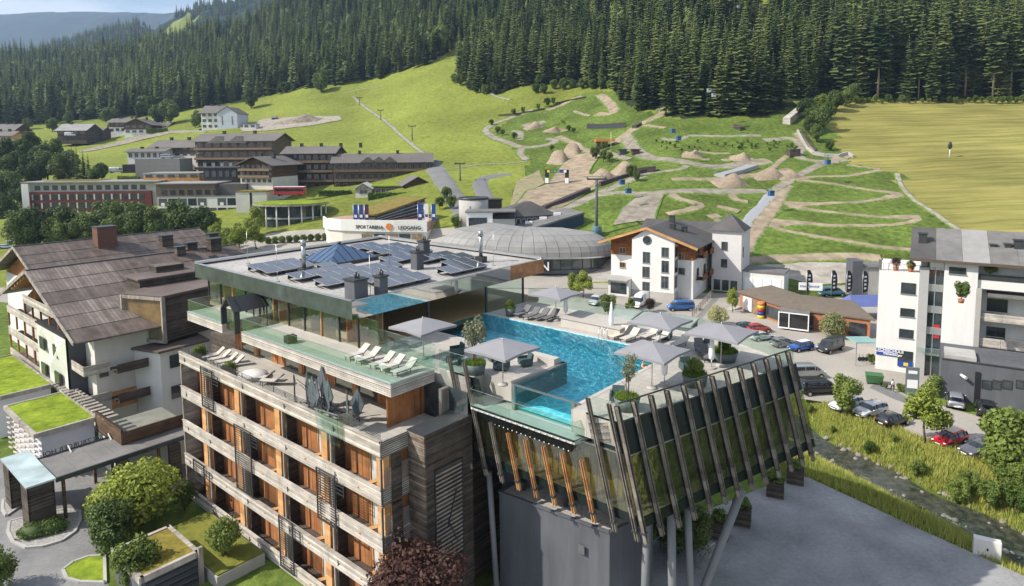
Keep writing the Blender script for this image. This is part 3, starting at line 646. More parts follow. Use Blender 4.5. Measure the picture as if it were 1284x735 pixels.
for k, (px, py, w, d, h, rz, lab) in enumerate(((915, 231, 12, 7, 3.2, .2, 'brown dirt jump with steep dark landing beside the grey trail'), (962, 222, 12, 7, 3.0, .2, 'brown dirt jump following the first one below the wooden table'),
        (699, 203, 9, 8, 4.4, 1.2, 'steep tan dirt take-off mound left of the start slope'), (716, 193, 8, 8, 4.0, 1.2, 'second tan take-off mound above the start slope'), (750, 226, 12, 9, 3.4, .5, 'broad dirt ramp with netting beside the conveyor track'),
        (780, 215, 10, 8, 3, .6, 'narrow dirt ramp running up below the huts'), (928, 200, 8, 6, 2.4, -.3, 'dirt lip above the pale landing ramp'), (868, 196, 8, 6, 2.2, -.3, 'small dirt lip on the grassy bank'), (988, 222, 9, 6, 2, .2, 'low dirt roller beside the conveyor belt'),
        (668, 160, 10, 6, 2.6, .4, 'dirt berm inside the grey trail loop'), (692, 165, 9, 6, 2.4, -.4, 'second dirt berm inside the trail loop'), (700, 156, 8, 5, 2.2, 0, 'grassy roller with bare top above the berms'))):
    mound(px, py, w, d, h, M_dirt if k not in (11,) else M_park, lab, rz)
o_ = mound(372, 153, 34, 12, 4.5, mat('rubble', (.22, .19, .15), .95, .5, .5), 'brown rubble heap on the building site', 0, 'rubble_heap'); o_['category'] = 'rubble heap'; del o_['group']
def barrier(name, pts, h, th, matl, lab, cat, group=None):
    P = [onland(a, b) for a, b in pts]; m = MB(); o0 = P[0]
    for a, b in zip(P[:-1], P[1:]):
        d = (b - a); d.z = 0; s = Vector((-d.y, d.x, 0)).normalized() * th / 2; A, Bv = a - o0, b - o0
        m.hexa([A - s + Vector((0, 0, -.5)), Bv - s + Vector((0, 0, -.5)), Bv + s + Vector((0, 0, -.5)), A + s + Vector((0, 0, -.5))], [A - s + Vector((0, 0, h)), Bv - s + Vector((0, 0, h)), Bv + s + Vector((0, 0, h)), A + s + Vector((0, 0, h))])
    return m.build(name, matl, None, o0, label=lab, category=cat, group=group) if False else tag(m.build(name, matl, None, o0), lab, cat, group)
barrier('netting_wall', [(736, 161), (752, 162), (768, 161), (784, 160)], 2.3, .3, M_dark, 'long dark netting wall on the grassy bank', 'wall')
barrier('conveyor_track', [(681, 264), (705, 254), (738, 240)], 1.3, 1.6, mat('dark_track', (.06, .045, .05), .7, .2, 1), 'dark covered conveyor track running up beside the start slope', 'conveyor')
barrier('conveyor_track', [(752, 233), (775, 226), (795, 220), (812, 216)], 1.3, 1.4, MATS['dark_track'], 'upper dark conveyor track passing the blue lift chair', 'conveyor')
barrier('timber_fence', [(683, 138), (668, 141), (650, 144), (625, 146)], 1.0, .25, M_wdark, 'low dark timber fence along the upper trail loop', 'fence')
barrier('timber_fence', [(697, 131), (715, 127), (735, 123)], 1.0, .25, M_wdark, 'low dark timber fence above the dirt path by the bushes', 'fence')
barrier('berm_wall', [(1000, 166), (1005, 176), (1012, 188), (1020, 194), (1034, 196), (1052, 197), (1063, 194), (1070, 198)], 1.1, .7, M_conc, 'curved pale berm wall sweeping round below the bushes', 'berm')
barrier('berm_wall', [(1006, 166), (1014, 178), (1023, 191)], 1.0, .5, M_wdark, 'dark timber berm wall inside the curved pale one', 'berm')
barrier('landing_ramp', [(902, 222), (925, 216), (943, 210)], .9, 4.2, mat('pale_airbag', (.30, .31, .32), .6, .08, 1), 'pale sloping landing ramp with dark edge below the dirt lip', 'ramp')
barrier('wooden_ramp', [(986, 156), (1003, 142)], 2.6, 3.0, M_wgrey, 'grey wooden ramp leaning on the slope under the trees', 'ramp')
barrier('wooden_table', [(988, 196), (1001, 195)], 2.4, 3.0, M_wdark, 'dark wooden jump table on stilts where two trails meet', 'ramp')
barrier('rock_ramp', [(802, 158), (795, 162)], 1.6, 2.5, M_wdark, 'dark timber drop beside the dirt road', 'ramp')
barrier('rock_ramp', [(922, 160), (931, 164)], 1.4, 2.2, M_wdark, 'dark timber kicker on the meadow below the spruces', 'ramp')
barrier('dark_deck', [(798, 217), (822, 214)], 1.6, 3.5, M_wdark, 'dark wooden start deck below the two huts', 'deck')
# ------------------------------------------------------------------ the timber hotel with the sky pool (own frame: x along the balcony front, y into the house)
HO = Vector((-8.4, 40, 0)); HRZ = atan2(-.65, .76)
HE1 = Vector((cos(HRZ), sin(HRZ), 0)); HE2 = Vector((-sin(HRZ), cos(HRZ), 0))
def WL(p, q, z=0.0): return HO + HE1 * p + HE2 * q + Vector((0, 0, z))
def PLOC(px, py, z):
    d = atz(px, py, z) - HO; return d.dot(HE1), d.dot(HE2)
hotel = thing('timber_hotel', 'weathered timber hotel with stacked balconies, glazed roof terrace and flat gravel roof', 'hotel', HO, HRZ)
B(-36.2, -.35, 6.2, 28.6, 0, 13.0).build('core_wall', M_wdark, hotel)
B(-29, -.15, 1.5, 6.2, .02, 12.95).build('back_wall', M_wred, hotel)
BANDS = (14.0, 10.8, 7.6, 4.4, 1.2)
POSTS = [-25.2 + 6.2 * k for k in range(5)]
EDGES = [-29.0, -24.7, -18.5, -12.3, -6.1, 0.0]
G_BAL = None
for bi, zt in enumerate(BANDS):
    zb = zt - 1.02
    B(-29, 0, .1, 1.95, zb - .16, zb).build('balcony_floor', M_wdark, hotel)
    for a, b in zip(EDGES[:-1], EDGES[1:]):
        f = B(a + .012, b - .012, -.06, .06, zb - .05, zt - .16).build('balcony_front', M_wgrey, hotel)
        B(a + .012, b - .012, -.13, .1, zt - .07, zt).build('cap_board', M_wgrey, f)
        B(a + .012, b - .012, -.03, .03, zt - .16, zt - .07).build('shadow_gap', M_black, f)
        mbk = MB().box(a + 1.1, a + 1.16, -.1, -.055, zb + .25, zb + .62).box(a + 1.1, a + 1.34, -.1, -.055, zb + .4, zb + .46)
        mbk.build('bracket', M_dark, f)
    if bi == 0: continue
    zt2 = BANDS[bi - 1] - 1.2      # opening above this band
    for p in POSTS:
        B(p - .36, p + .36, .22, .7, zb, zt2).build('timber_post', M_worange, hotel)
        B(p + .5, p + .6, .72, 1.5, zb, zt2).build('divider', M_wdark, hotel)
        if p + .95 < 0: B(p + .9, p + 1.02, .08, .2, zb, zt2).build('slim_post', M_wgreyX, hotel)
    for p in [-31.4] + POSTS[:-1]:
        x0, x1 = max(p + 3.7, -28.9), p + 5.85
        w = B(x0, x1, 1.4, 1.48, zb + .02, zt2 - .05).build('balcony_door', M_win, hotel)
        fr = MB()
        for x in np.linspace(x0, x1, 4): fr.box(x - .05, x + .05, 1.33, 1.41, zb + .02, zt2 - .05)
        fr.box(x0, x1, 1.34, 1.41, zt2 - .15, zt2 - .04); fr.build('frame', M_worange, w)
        B(x0 + .15, x0 + .75, 1.35, 1.395, zb + .05, zt2 - .2).build('curtain', M_curtain, w)
    # end louvres on the short side
    for k in range(9):
        z = zb + 1.05 + k * .14
        if z < zt2: B(-.03, .03, .3, 2.25, z, z + .06).build('louvre', M_wgreyX, hotel)
    e = B(-.06, .06, .1, 2.28, zb - .05, zt - .1).build('balcony_end', M_slat, hotel)
    B(-.1, .1, .1, 2.28, zt - .06, zt).build('cap_board', M_wgrey, e)
    B(-.12, .0, -.05, .1, zb, zt2).build('corner_post', M_wgreyX, hotel)
    B(-28.98, -28.85, -.02, .12, zb, zt2).build('corner_post', M_wgreyX, hotel)
B(-.06, .06, .1, 2.28, 12.85, 13.93).build('balcony_end', M_slat, hotel)
B(-29.06, -28.98, .1, 6.2, 0, 13).build('end_wall', M_wgrey, hotel)
# climbing lattices in front of the balconies
def lattice(p0, p1, z0, z1, side, gaps):
    L = MB().box(p0, p0 + .07, -.26, -.17, z0, z1).box(p1 - .07, p1, -.26, -.17, z0, z1).box(p0, p1, -.255, -.175, z1 - .06, z1 - .01).box(p0, p1, -.255, -.175, z0, z0 + .05).box(p1 + side - .05, p1 + side, -.24, -.18, z1 - 1.2, z1 - .3).box(p1 - .02, p1 + side, -.235, -.185, z1 - .36, z1 - .31).build('lattice_screen', M_dark, hotel)
    z = z0 + .1
    while z < z1 - .12:
        g = any(a < (z - z0) / (z1 - z0) < b for a, b in gaps)
        if not g:
            B(p0 + .05, p1 - .05, -.24, -.19, z, z + .05).build('slat', M_dark, L)
        else:
            w = (p1 - p0) * .28
            B(p0 + .05, p0 + w, -.24, -.19, z, z + .05).build('slat', M_dark, L); B(p1 - w, p1 - .05, -.24, -.19, z, z + .05).build('slat', M_dark, L)
        z += .19
    for k in range(3): B(p1, p1 + side, -.23, -.19, z1 - 1.1 + k * .28, z1 - 1.06 + k * .28).build('slat', M_dark, L)
def zof(p, px_y): return px_y
for (pa, ya, pb, yb, gaps) in ((251, 459, 265, 515, ((.35, .75),)), (293, 531, 313, 622, ((.6, .85),)), (242, 575, 255, 607, ((.2, .6),)), (396, 585, 419, 662, ((.12, .4),)), (349, 645, 366, 720, ((.1, .35), (.75, .95))),
                         (252, 522, 0, 0, ())):
    if pb == 0: continue
    d0 = ray(pa, ya); # meet the plane just in front of the balconies
    def hit(px, py):
        d = Vector(ray(px, py)); o = Vector((0, 0, CAM_H)) - HO; t = (-.22 - o.dot(HE2)) / d.dot(HE2); P = o + d * t; return P.dot(HE1), P.z
    p0, z1 = hit(pa, ya); p1, _ = hit(pb, ya); _, z0 = hit(pb, yb)
    lattice(p0, max(p1, p0 + .9), z0, z1, 1.0, gaps)
# tower beside the balconies
B(-.12, 1.5, 2.32, 6.6, 0, 13.3).build('stair_tower', M_wdark, hotel)
B(-.02, 1.62, 2.2, 2.32, 0, 13.96).build('tower_front', planks('tower_boards', (.085, .062, .046), (.28, .23, .19), .17, 'Z', .1, grain=(.7, .7, 7), stain=.6), hotel)
B(1.5, 1.62, 2.32, 6.6, 0, 13.96).build('tower_side', M_wdark, hotel)
B(-.05, 1.64, 2.18, 6.6, 13.96, 14.03).build('tower_cap', M_dark, hotel)
scr = MB().box(1.62, 1.7, 3.0, 3.08, 4.6, 11.4).box(1.62, 1.7, 5.5, 5.58, 4.6, 11.4).box(1.62, 1.7, 3, 5.58, 11.3, 11.4).box(1.62, 1.7, 3, 5.58, 4.6, 4.7).beam((1.72, 4.1, 7.2), (1.72, 4.9, 9.4), .06, .06).beam((1.72, 4.9, 5.8), (1.72, 4.1, 7.6), .06, .06).build('wall_screen', M_dark, hotel)
for k in range(22): B(1.63, 1.68, 3.08, 5.5, 4.85 + k * .29, 4.93 + k * .29).build('slat', M_wgreyX, scr)
# roof terrace
B(-29, 0, .1, 6.2, 12.95, 13.05).build('terrace_floor', M_decktile, hotel)
rl = MB()
for k in range(4): rl.beam((-28.9, .12, 14.1 + k * .11), (-6.5, .12, 14.1 + k * .11), .03, .03); rl.beam((-3.8, .12, 14.1 + k * .11), (-.1, .12, 14.1 + k * .11), .03, .03)
for x in np.arange(-28.9, -6.4, 1.6): rl.beam((x, .12, 13.9), (x, .12, 14.45), .04, .04)
rl.build('terrace_rail', M_dark, hotel)
# terrace back wall: boards, doors, glass
x = -29.0
pat = ((1.2, 'w'), (2.6, 'g'), (.5, 'p'), (2.4, 'g'), (.9, 'w'))
while x < -3.2:
    for wdt, kd in pat:
        x1 = min(x + wdt, -2.9)
        if x1 - x < .1: break
        if kd == 'g':
            d = B(x, x1, 5.3, 5.36, 13.05, 15.6).build('terrace_door', M_glassd, hotel)
            B(x, x + .08, 5.24, 5.32, 13.05, 15.6).build('frame', M_worange, d)
        elif kd == 'p': B(x, x1, 5.1, 5.4, 13.05, 15.6).build('timber_post', M_worange, hotel)
        else: B(x, x1, 5.28, 5.4, 13.05, 15.6).build('wall_panel', M_wred, hotel)
        x = x1
B(-29, -2.9, 5.9, 6.0, 13.05, 15.6).build('inner_wall', M_wdark, hotel)
B(-3.0, -2.9, 2.9, 6.4, 13.05, 15.6).build('terrace_side_wall', M_wred, hotel)
B(-2.9, 1.5, 6.3, 6.4, 13.05, 15.6).build('corner_glass', M_win, hotel)
B(-.6, -.3, 5.6, 6.3, 13.05, 15.6).build('timber_post', M_wgreyX, hotel)
# upper deck with slatted edge and glass balustrade
DK = 16.5
def deck(p0, p1, q0, q1, nm='upper_deck'):
    d = B(p0 + .03, p1 - .03, q0 + .03, q1, DK - .88, DK).build(nm, M_deckstone, hotel)
    for k in range(6):
        z = DK - .86 + k * .145
        MB().box(p0, p1, q0 - .03, q0 + .03, z, z + .095).box(p1 - .03, p1 + .03, q0, q1, z, z + .095).box(p0 - .03, p0 + .03, q0, q1, z, z + .095).build('slat', M_wgrey, d)
    MB().box(p0 - .04, p1 + .04, q0 - .05, q0 + .12, DK - .03, DK + .04).box(p1 - .12, p1 + .05, q0, q1, DK - .03, DK + .04).build('edge_trim', M_alu, d)
    return d
def balustrade(parent, pts, z0, h, step=1.9, matl=None, name='glass_panel'):
    for a, b in zip(pts[:-1], pts[1:]):
        a, b = Vector(a), Vector(b); n = max(1, round((b - a).length / step)); d = (b - a) / n; nr = Vector((-d.y, d.x)).normalized() * .012
        for i in range(n):
            s, e = a + d * i + d.normalized() * .01, a + d * (i + 1) - d.normalized() * .01
            g = MB().hexa([(s.x - nr.x, s.y - nr.y, z0), (e.x - nr.x, e.y - nr.y, z0), (e.x + nr.x, e.y + nr.y, z0), (s.x + nr.x, s.y + nr.y, z0)],
                          [(s.x - nr.x, s.y - nr.y, z0 + h), (e.x - nr.x, e.y - nr.y, z0 + h), (e.x + nr.x, e.y + nr.y, z0 + h), (s.x + nr.x, s.y + nr.y, z0 + h)]).build(name, matl or M_glassg, parent)
            MB().beam((s.x, s.y, z0 + h + .012), (e.x, e.y, z0 + h + .012), .03, .02).build('top_rail', M_alu, g)
d1 = deck(-22.0, -1.84, 2.42, 6.35)
balustrade(hotel, [(-22.0, 5.8), (-22.0, 2.5), (-1.9, 2.5), (-1.9, 6.3)], DK + .04, 1.1)
d2 = deck(-33.0, -25.9, 2.6, 6.35)
balustrade(hotel, [(-33.0, 5.8), (-33.0, 2.68), (-25.95, 2.68), (-25.95, 5.8)], DK + .04, 1.1)
# dormer-like glass porch between the two decks
pz = MB().hexa([(-26, 3.3, DK), (-25.9, 3.3, DK), (-25.9, 5.6, DK), (-26, 5.6, DK)], [(-26, 3.3, DK + 1.6), (-25.9, 3.3, DK + 1.6), (-25.9, 5.6, DK + 1.6), (-26, 5.6, DK + 1.6)])
pf = MB()
for a, b in (((-25.8, 2.75, DK), (-25.8, 2.75, DK + 1.5)), ((-25.8, 2.75, DK + 1.5), (-24.7, 2.75, DK + 2.6)), ((-24.7, 2.75, DK + 2.6), (-23.4, 2.75, DK + 1.4)), ((-23.4, 2.75, DK + 1.4), (-23.4, 2.75, DK - .5))):
    pf.beam(a, b, .16, .5, (0, 1, 0)); pf.beam((a[0], 5.6, a[2]), (b[0], 5.6, b[2]), .1, .1)
pf.quad((-25.8, 2.7, DK + 1.5), (-24.7, 2.7, DK + 2.6), (-24.7, 5.9, DK + 2.6), (-25.8, 5.9, DK + 1.5)).quad((-24.7, 2.7, DK + 2.6), (-23.4, 2.7, DK + 1.4), (-23.4, 5.9, DK + 1.4), (-24.7, 5.9, DK + 2.6))
porch = pf.build('glass_porch', M_dark, hotel)
MB().hexa([(-25.8, 2.95, DK - .5), (-23.4, 2.95, DK - .5), (-23.4, 3.0, DK - .5), (-25.8, 3.0, DK - .5)], [(-25.8, 2.95, DK + 1.4), (-23.4, 2.95, DK + 1.4), (-23.4, 3.0, DK + 1.4), (-25.8, 3.0, DK + 1.4)]).build('pane', M_glassd, porch)
# penthouse: glass walls, posts, dark room behind
ZF0, ZF1 = 19.05, 20.5
for i, xx in enumerate(np.arange(-35.8, -10.2, 2.55)):
    g = B(xx, xx + 2.5, 6.1, 6.14, DK, ZF0).build('penthouse_pane', M_glassd if i % 4 != 1 else M_glass, hotel)
    B(xx - .05, xx + .05, 6.02, 6.16, DK, ZF0).build('mullion', M_worange if i % 3 == 2 else M_dark, g)
B(-36.2, -10.2, 8.4, 8.5, DK, ZF0).build('room_wall', M_winwarm, hotel)
B(-36.2, -10.0, 6.3, 28.8, DK - .5, DK + .01).build('penthouse_floor', mat('oak_floor', (.30, .20, .11), .5, .15, 2), hotel)
for k in range(5): B(-33 + k * 5.2, -32.9 + k * 5.2, 6.3, 8.4, DK, ZF0).build('room_divider', M_wred, hotel)
for k in range(4): B(-30 + k * 5.2, -27.8 + k * 5.2, 6.8, 8.0, DK + .02, DK + .55).build('bed', M_towel, hotel)
# flat roof
RP0, RP1, RQ0, RQ1 = -36.6, -9.7, 5.1, 29.3
B(RP0 + .06, RP1 - .06, RQ0 + .06, RQ1 - .06, ZF0 + .02, ZF1 - .18).build('roof_deck', M_gravel, hotel)
rp = MB()
B(RP0, RP1 - .03, RQ0, RQ0 + .06, ZF0, ZF1).build('fascia', M_fascia, hotel)
n = 9
for k in range(n):
    q0, q1 = RQ0 + (RQ1 - RQ0) * k / n, RQ0 + (RQ1 - RQ0) * (k + 1) / n
    B(RP1 - .03, RP1 + .03, q0 + .004, q1 - .004, ZF0, ZF1).build('mirror_panel', M_mirror if k < n - 2 else mat('copper_fascia_%d' % k, (.42, .24, .14), .12, .35, 1.5, metal=.8), hotel)
B(RP0, RP0 + .06, RQ0, RQ1, ZF0, ZF1).build('fascia', M_dark, hotel)
B(RP0, RP1, RQ1 - .06, RQ1, ZF0, ZF1).build('fascia', M_dark, hotel)
cp = MB().box(RP0 - .02, RP1 + .05, RQ0 - .02, RQ0 + .32, ZF1, ZF1 + .03).box(RP0 - .02, RP0 + .5, RQ0, RQ1, ZF1, ZF1 + .22).box(RP0, RP1 + .05, RQ1 - .5, RQ1 + .02, ZF1, ZF1 + .28).box(RP1 - .2, RP1 + .05, RQ0, RQ1, ZF1, ZF1 + .03)
cp.build('roof_coping', M_alu, hotel)
B(RP0 + .6, RP0 + 9, RQ0 + 1.2, RQ0 + 1.8, ZF1 - .18, ZF1 + .35).build('roof_upstand', M_alu, hotel) if False else None
ZR = ZF1 - .18
# blue metal pyramid skylight
py = MB(); a, b, c, d_ = (-29.3, 12.9), (-24.1, 12.9), (-24.1, 18.9), (-29.3, 18.9); ap = (-26.7, 15.9, ZR + 1.95)
sk = MB().box(-29.4, -24.0, 12.8, 19.0, ZR, ZR + .35).build('skylight_base', M_dark, hotel)
cs = [a, b, c, d_]
for i in range(4):
    A, Bq = cs[i], cs[(i + 1) % 4]
    for k in range(6):
        t0, t1 = k / 6 + .006, (k + 1) / 6 - .006
        def pt(t, f): return (A[0] + (Bq[0] - A[0]) * t + (ap[0] - (A[0] + (Bq[0] - A[0]) * t)) * f, A[1] + (Bq[1] - A[1]) * t + (ap[1] - (A[1] + (Bq[1] - A[1]) * t)) * f, ZR + .36 + (ap[2] - ZR - .36) * f)
        tm = (t0 + t1) / 2; f1 = min(1 - abs(1 - 2 * t0), .97), min(1 - abs(1 - 2 * t1), .97)
        # ribs run straight up the slope
        hw = [(1 - abs(1 - 2 * t)) for t in (t0, t1)]
        def up(t, h):
            base = (A[0] + (Bq[0] - A[0]) * t, A[1] + (Bq[1] - A[1]) * t); mid = ((A[0] + Bq[0]) / 2, (A[1] + Bq[1]) / 2); dx, dy = ap[0] - mid[0], ap[1] - mid[1]
            return (base[0] + dx * h, base[1] + dy * h, ZR + .36 + (ap[2] - ZR - .36) * h)
        MB().quad(up(t0, 0), up(t1, 0), up(t1, hw[1]), up(t0, hw[0])).build('roof_sheet', M_bluemetal, sk)
        MB().beam(up(t0, 0), up(t0, hw[0]), .05, .06).build('seam', M_dark, sk)
MB().blob(ap, (.25, .25, .15), 8, 5, 0).build('finial', M_dark, sk)
# ---------------- pool wing
pool = thing('sky_pool_wing', 'glass pavilion with slanting timber fins carrying the rooftop pool', 'pool building', HO, HRZ)
SH = .262
def rp_(q): return 13.1 + (q - 6.8) * .262          # outer line of the right face at deck height
QF = 6.7
dk = MB().prism([(-9.6, QF), (1.4, QF), (1.4, 8.0), (4.7, 8.0), (4.7, 13.2), (-9.6, 13.2)], 15.1, DK).build('pool_deck', M_decktile, pool)
MB().prism([(9.9, QF), (rp_(QF) - .1, QF), (rp_(23.6) - .1, 23.6), (12, 26.4), (-9.7, 26.8), (-9.7, 20.6), (9.9, 20.6)], 15.1, DK).build('pool_deck', M_decktile, pool)
MB().box(-9.9, 4.7, 20.2, 20.6, 15.1, DK + .015).box(-9.9, 4.7, 13.0, 13.2, 15.1, DK + .012).box(9.6, 9.9, 7.6, 20.6, 14.9, DK + .015).box(4.7, 9.6, 20.2, 20.6, 15.1, DK + .015).build('pool_coping', M_coping, pool)
lw = MB().box(4.45, 4.75, 7.6, 13.4, 14.9, DK + .1).box(-1.0, 4.7, 12.95, 13.35, 15.1, DK + .1); lw.build('overflow_wall', mat('wet_stone', (.16, .15, .14), .3, .2, 2, spec=.6), pool)
MB().quad((-25, 13.2, 15.0), (9.6, 13.2, 15.0), (9.6, 20.2, 15.0), (-25, 20.2, 15.0)).quad((4.75, 7.7, 15.0), (9.6, 7.7, 15.0), (9.6, 13.2, 15.0), (4.75, 13.2, 15.0)).quad((-25, 20.19, 15), (9.6, 20.19, 15), (9.6, 20.19, DK), (-25, 20.19, DK)).quad((9.59, 7.7, 15), (9.59, 20.2, 15), (9.59, 20.2, DK), (9.59, 7.7, DK)).quad((-25, 13.21, 15), (4.7, 13.21, 15), (4.7, 13.21, DK), (-25, 13.21, DK)).build('pool_basin', M_liner, pool)
MB().quad((-25, 13.2, DK - .06), (4.75, 13.2, DK - .06), (4.75, 20.2, DK - .06), (-25, 20.2, DK - .06)).quad((4.75, 7.66, DK - .06), (9.6, 7.66, DK - .06), (9.6, 20.2, DK - .06), (4.75, 20.2, DK - .06)).build('pool_water', M_water, pool)
tk = MB().box(4.78, 9.6, 7.56, 7.64, 14.92, DK + .02).build('acrylic_front', M_acryl, pool)
MB().box(4.45, 9.9, 7.5, 7.7, DK + .02, DK + .08).build('top_rail', M_steel, tk)
MB().box(9.35, 9.62, 7.45, 7.6, 14.9, DK + .1).box(4.5, 4.75, 7.45, 7.6, 14.9, DK + .1).build('tank_post', M_steel, pool)
lad = MB()
for dx in (0, .5): lad.tube((3.2 + dx, 20.5, DK), (3.2 + dx, 20.5, DK + .9), .025, n=6).tube((3.2 + dx, 20.5, DK + .9), (3.2 + dx, 20.0, DK + .85), .025, n=6).tube((3.2 + dx, 20.0, DK + .85), (3.2 + dx, 20.0, DK - 1), .025, n=6)
lad.build('pool_ladder', M_steel, pool)
# glazed walkway in front of the tank
bay = MB().prism([(1.9, 6.2), (10.5, 6.2), (10.9, 7.5), (10.9, 8.8), (1.0, 8.8)], 14.62, 14.85).build('walkway_bay', mat('pale_walkway', (.40, .42, .40), .6, .08, 1), pool)
MB().hexa([(3.2, 6.75, 13.75), (9.9, 6.75, 13.75), (9.9, 6.85, 13.75), (3.2, 6.85, 13.75)], [(1.9, 6.15, 14.85), (10.5, 6.15, 14.85), (10.5, 6.3, 14.85), (1.9, 6.3, 14.85)]).build('bay_apron', M_green_metal, bay)
MB().hexa([(9.9, 6.75, 13.75), (10.3, 8.6, 13.75), (10.2, 8.6, 13.75), (9.8, 6.75, 13.75)], [(10.5, 6.15, 14.85), (10.9, 8.8, 14.85), (10.8, 8.8, 14.85), (10.4, 6.15, 14.85)]).build('bay_apron', M_green_metal, bay)
st = MB()
for k in range(18):
    f = k / 17; st.blob((2.1 + 8.2 * f, 6.12, 14.72), .05, 6, 4, 0); st.blob((3.3 + 6.4 * f, 6.7, 13.85), .05, 6, 4, 0)
st.build('studs', M_whitep, bay)
balustrade(pool, [(1.0, 8.6), (1.9, 6.22), (10.5, 6.22), (10.9, 8.7)], 14.86, 1.15, 2.4, M_glassg)
# fins
def fin(p, q, z0, z1, matl, ax):
    """pair of boards leaning with the facade"""
    o = None
    for dz in ((-.085, .085) if ax == 'f' else (-.11, .11)):
        a0 = p + (17.6 - z0) * SH; a1 = p + (17.6 - z1) * SH
        if ax == 'f': m = MB().beam((a0 + dz, q, z0), (a1 + dz, q, z1), .05, .2, (0, 1, 0))
        else: m = MB().beam((a0 + .02, q + dz, z0), (a1 + .02, q + dz, z1), .05, .2, (1, 0, 0))
        o = m.build('fin_board', matl, pool)
    if ax == 'r': MB().beam((p + (17.6 - z0 - .3) * SH - .06, q, z0 + .3), (p + (17.6 - z1) * SH - .06, q, z1), .1, .28, (1, 0, 0)).build('steel_mullion', M_black, pool)
    a0 = p + (17.6 - z0 - .6) * SH
    MB().box(a0 - .16, a0 + .16, q - .16, q + .16, z0 + .5, z0 + .62).build('clamp', M_dark, pool)
ZB = 10.15
for k in range(10):
    p = -.35 + 1.45 * k
    if 3 < p < 10.2: fin(p, QF - .25, ZB, 13.7, M_wfino, 'f')
    elif p > 1.6 and p <= 3: fin(p, QF - .25, ZB, 17.6 if p < 2 else 14.0, M_wfin, 'f')
    else: fin(p, QF - .25, ZB, 17.65, M_wfin, 'f')
RQ = [6.75 + 1.98 * k for k in range(9)]
RQ = [6.55] + [PLOC(x, 672 - (x - 834) * 96 / 185, 10.2)[1] for x in (834, 855, 874, 894, 912, 928, 945, 961, 977, 992, 1006, 1018)]
for q in RQ:
    fin(rp_(q) + .15, q, ZB, 17.6, M_wfin, 'r')
# facade bands and panes between the fins
def facep(p, q, z): return (p + (17.6 - z) * SH, q, z)
def face_quad(name, a, b, z0, z1, matl, off=0.0):
    return MB().hexa([(*facep(a[0] + off, a[1], z0)[:2], z0), (*facep(b[0] + off, b[1], z0)[:2], z0), (facep(b[0] + off, b[1], z0)[0] - .05, b[1] + .05, z0), (facep(a[0] + off, a[1], z0)[0] - .05, a[1] + .05, z0)],
                     [(*facep(a[0] + off, a[1], z1)[:2], z1), (*facep(b[0] + off, b[1], z1)[:2], z1), (facep(b[0] + off, b[1], z1)[0] - .05, b[1] + .05, z1), (facep(a[0] + off, a[1], z1)[0] - .05, a[1] + .05, z1)]).build(name, matl, pool)
fp = [(-.9 + 1.45 * k, QF) for k in range(10)] + [(rp_(QF), QF)]
rq = [(rp_(q), q) for q in [QF] + RQ[1:] + [23.5]]
for pts in (fp, rq):
    for a, b in zip(pts[:-1], pts[1:]):
        face_quad('facade_pane', a, b, 11.43, 14.75, M_glassd)
        face_quad('lower_panel', a, b, 10.85, 11.4, M_green_metal)
        if pts is rq or not (1.2 < a[0] < 10.0): face_quad('upper_panel', a, b, 14.8, 16.6, M_green_metal)
        MB().beam(facep(a[0] + .02, a[1] - .03, 14.78), facep(b[0] + .02, b[1] - .03, 14.78), .06, .06).build('transom', M_steel, pool)
# spa floor inside
sp = MB().prism([(1.0, 7.0), (14.4, 7.0), (18.6, 23.2), (1.0, 23.2)], 10.72, 10.95).build('spa_floor', mat('spa_floor_tiles', (.30, .27, .22), .5, .1, 2), pool)
B(.4, 13.3, 8.6, 8.7, 10.96, 14.5).build('spa_wall', planks('golden_boards', (.46, .29, .09), (.74, .52, .20), .5, 'X', .12, grain=(5, 5, .6)), pool)
MB().prism([(0, 7.0), (13.6, 7.0), (17.4, 23.2), (0, 23.2)], 14.5, 14.72).build('spa_ceiling', M_wdark, pool)
MB().prism([(13.5, 8.7), (13.6, 8.7), (17.5, 23), (17.4, 23)], 10.96, 14.5).build('spa_wall', mat('reflection_mottle', (.07, .065, .035), .8, .5, 1.6, col2=(.30, .27, .14), var2=.5, scale2=.5), pool)  # wall close behind the panes, its mottle painted to imitate their reflection
# balustrades of the pool deck
balustrade(pool, [(1.0, 6.9), (-1.9, 6.9)], DK, 1.35, 2.2)
balustrade(pool, [(-9.3, 6.55), (-1.9, 6.55)], DK, 1.75, 2.4)
balustrade(pool, [(10.9, 6.9), (13.0, 6.9), (rp_(23.6), 23.6)], DK, 1.1, 2.3, M_glass)
hr = MB().beam((13.1, 6.85, 17.66), (rp_(23.6) + .05, 23.6, 17.66), .09, .07); hr.build('handrail', M_dark, pool)
balustrade(pool, [(rp_(23.6), 23.6), (12, 26.3), (-9.6, 26.6)], DK, 1.35, 2.4)
B(-9.8, -9.7, 20.6, 26, DK, ZF0).build('lounge_pane', M_glassg, pool)
MB().box(-9.9, -9.75, 20.4, 20.6, DK, ZF0).box(-9.9, -9.75, 25.9, 26.1, DK, ZF0).box(-9.95, -9.75, 13.0, 13.2, DK, ZF0).build('lounge_post', M_dark, pool)
# stone bench block behind the pool
bb = B(-1.6, 4.4, 21.3, 24.2, DK, DK + .7).build('stone_bench', M_coping, pool)
B(-1.7, 4.5, 21.2, 24.3, DK + .7, DK + .78).build('bench_top', M_deckstone, bb)
# sunken lounge
B(.6, 4.4, 12.3, 12.95, DK, DK + .5).build('lounge_ledge', M_coping, pool)
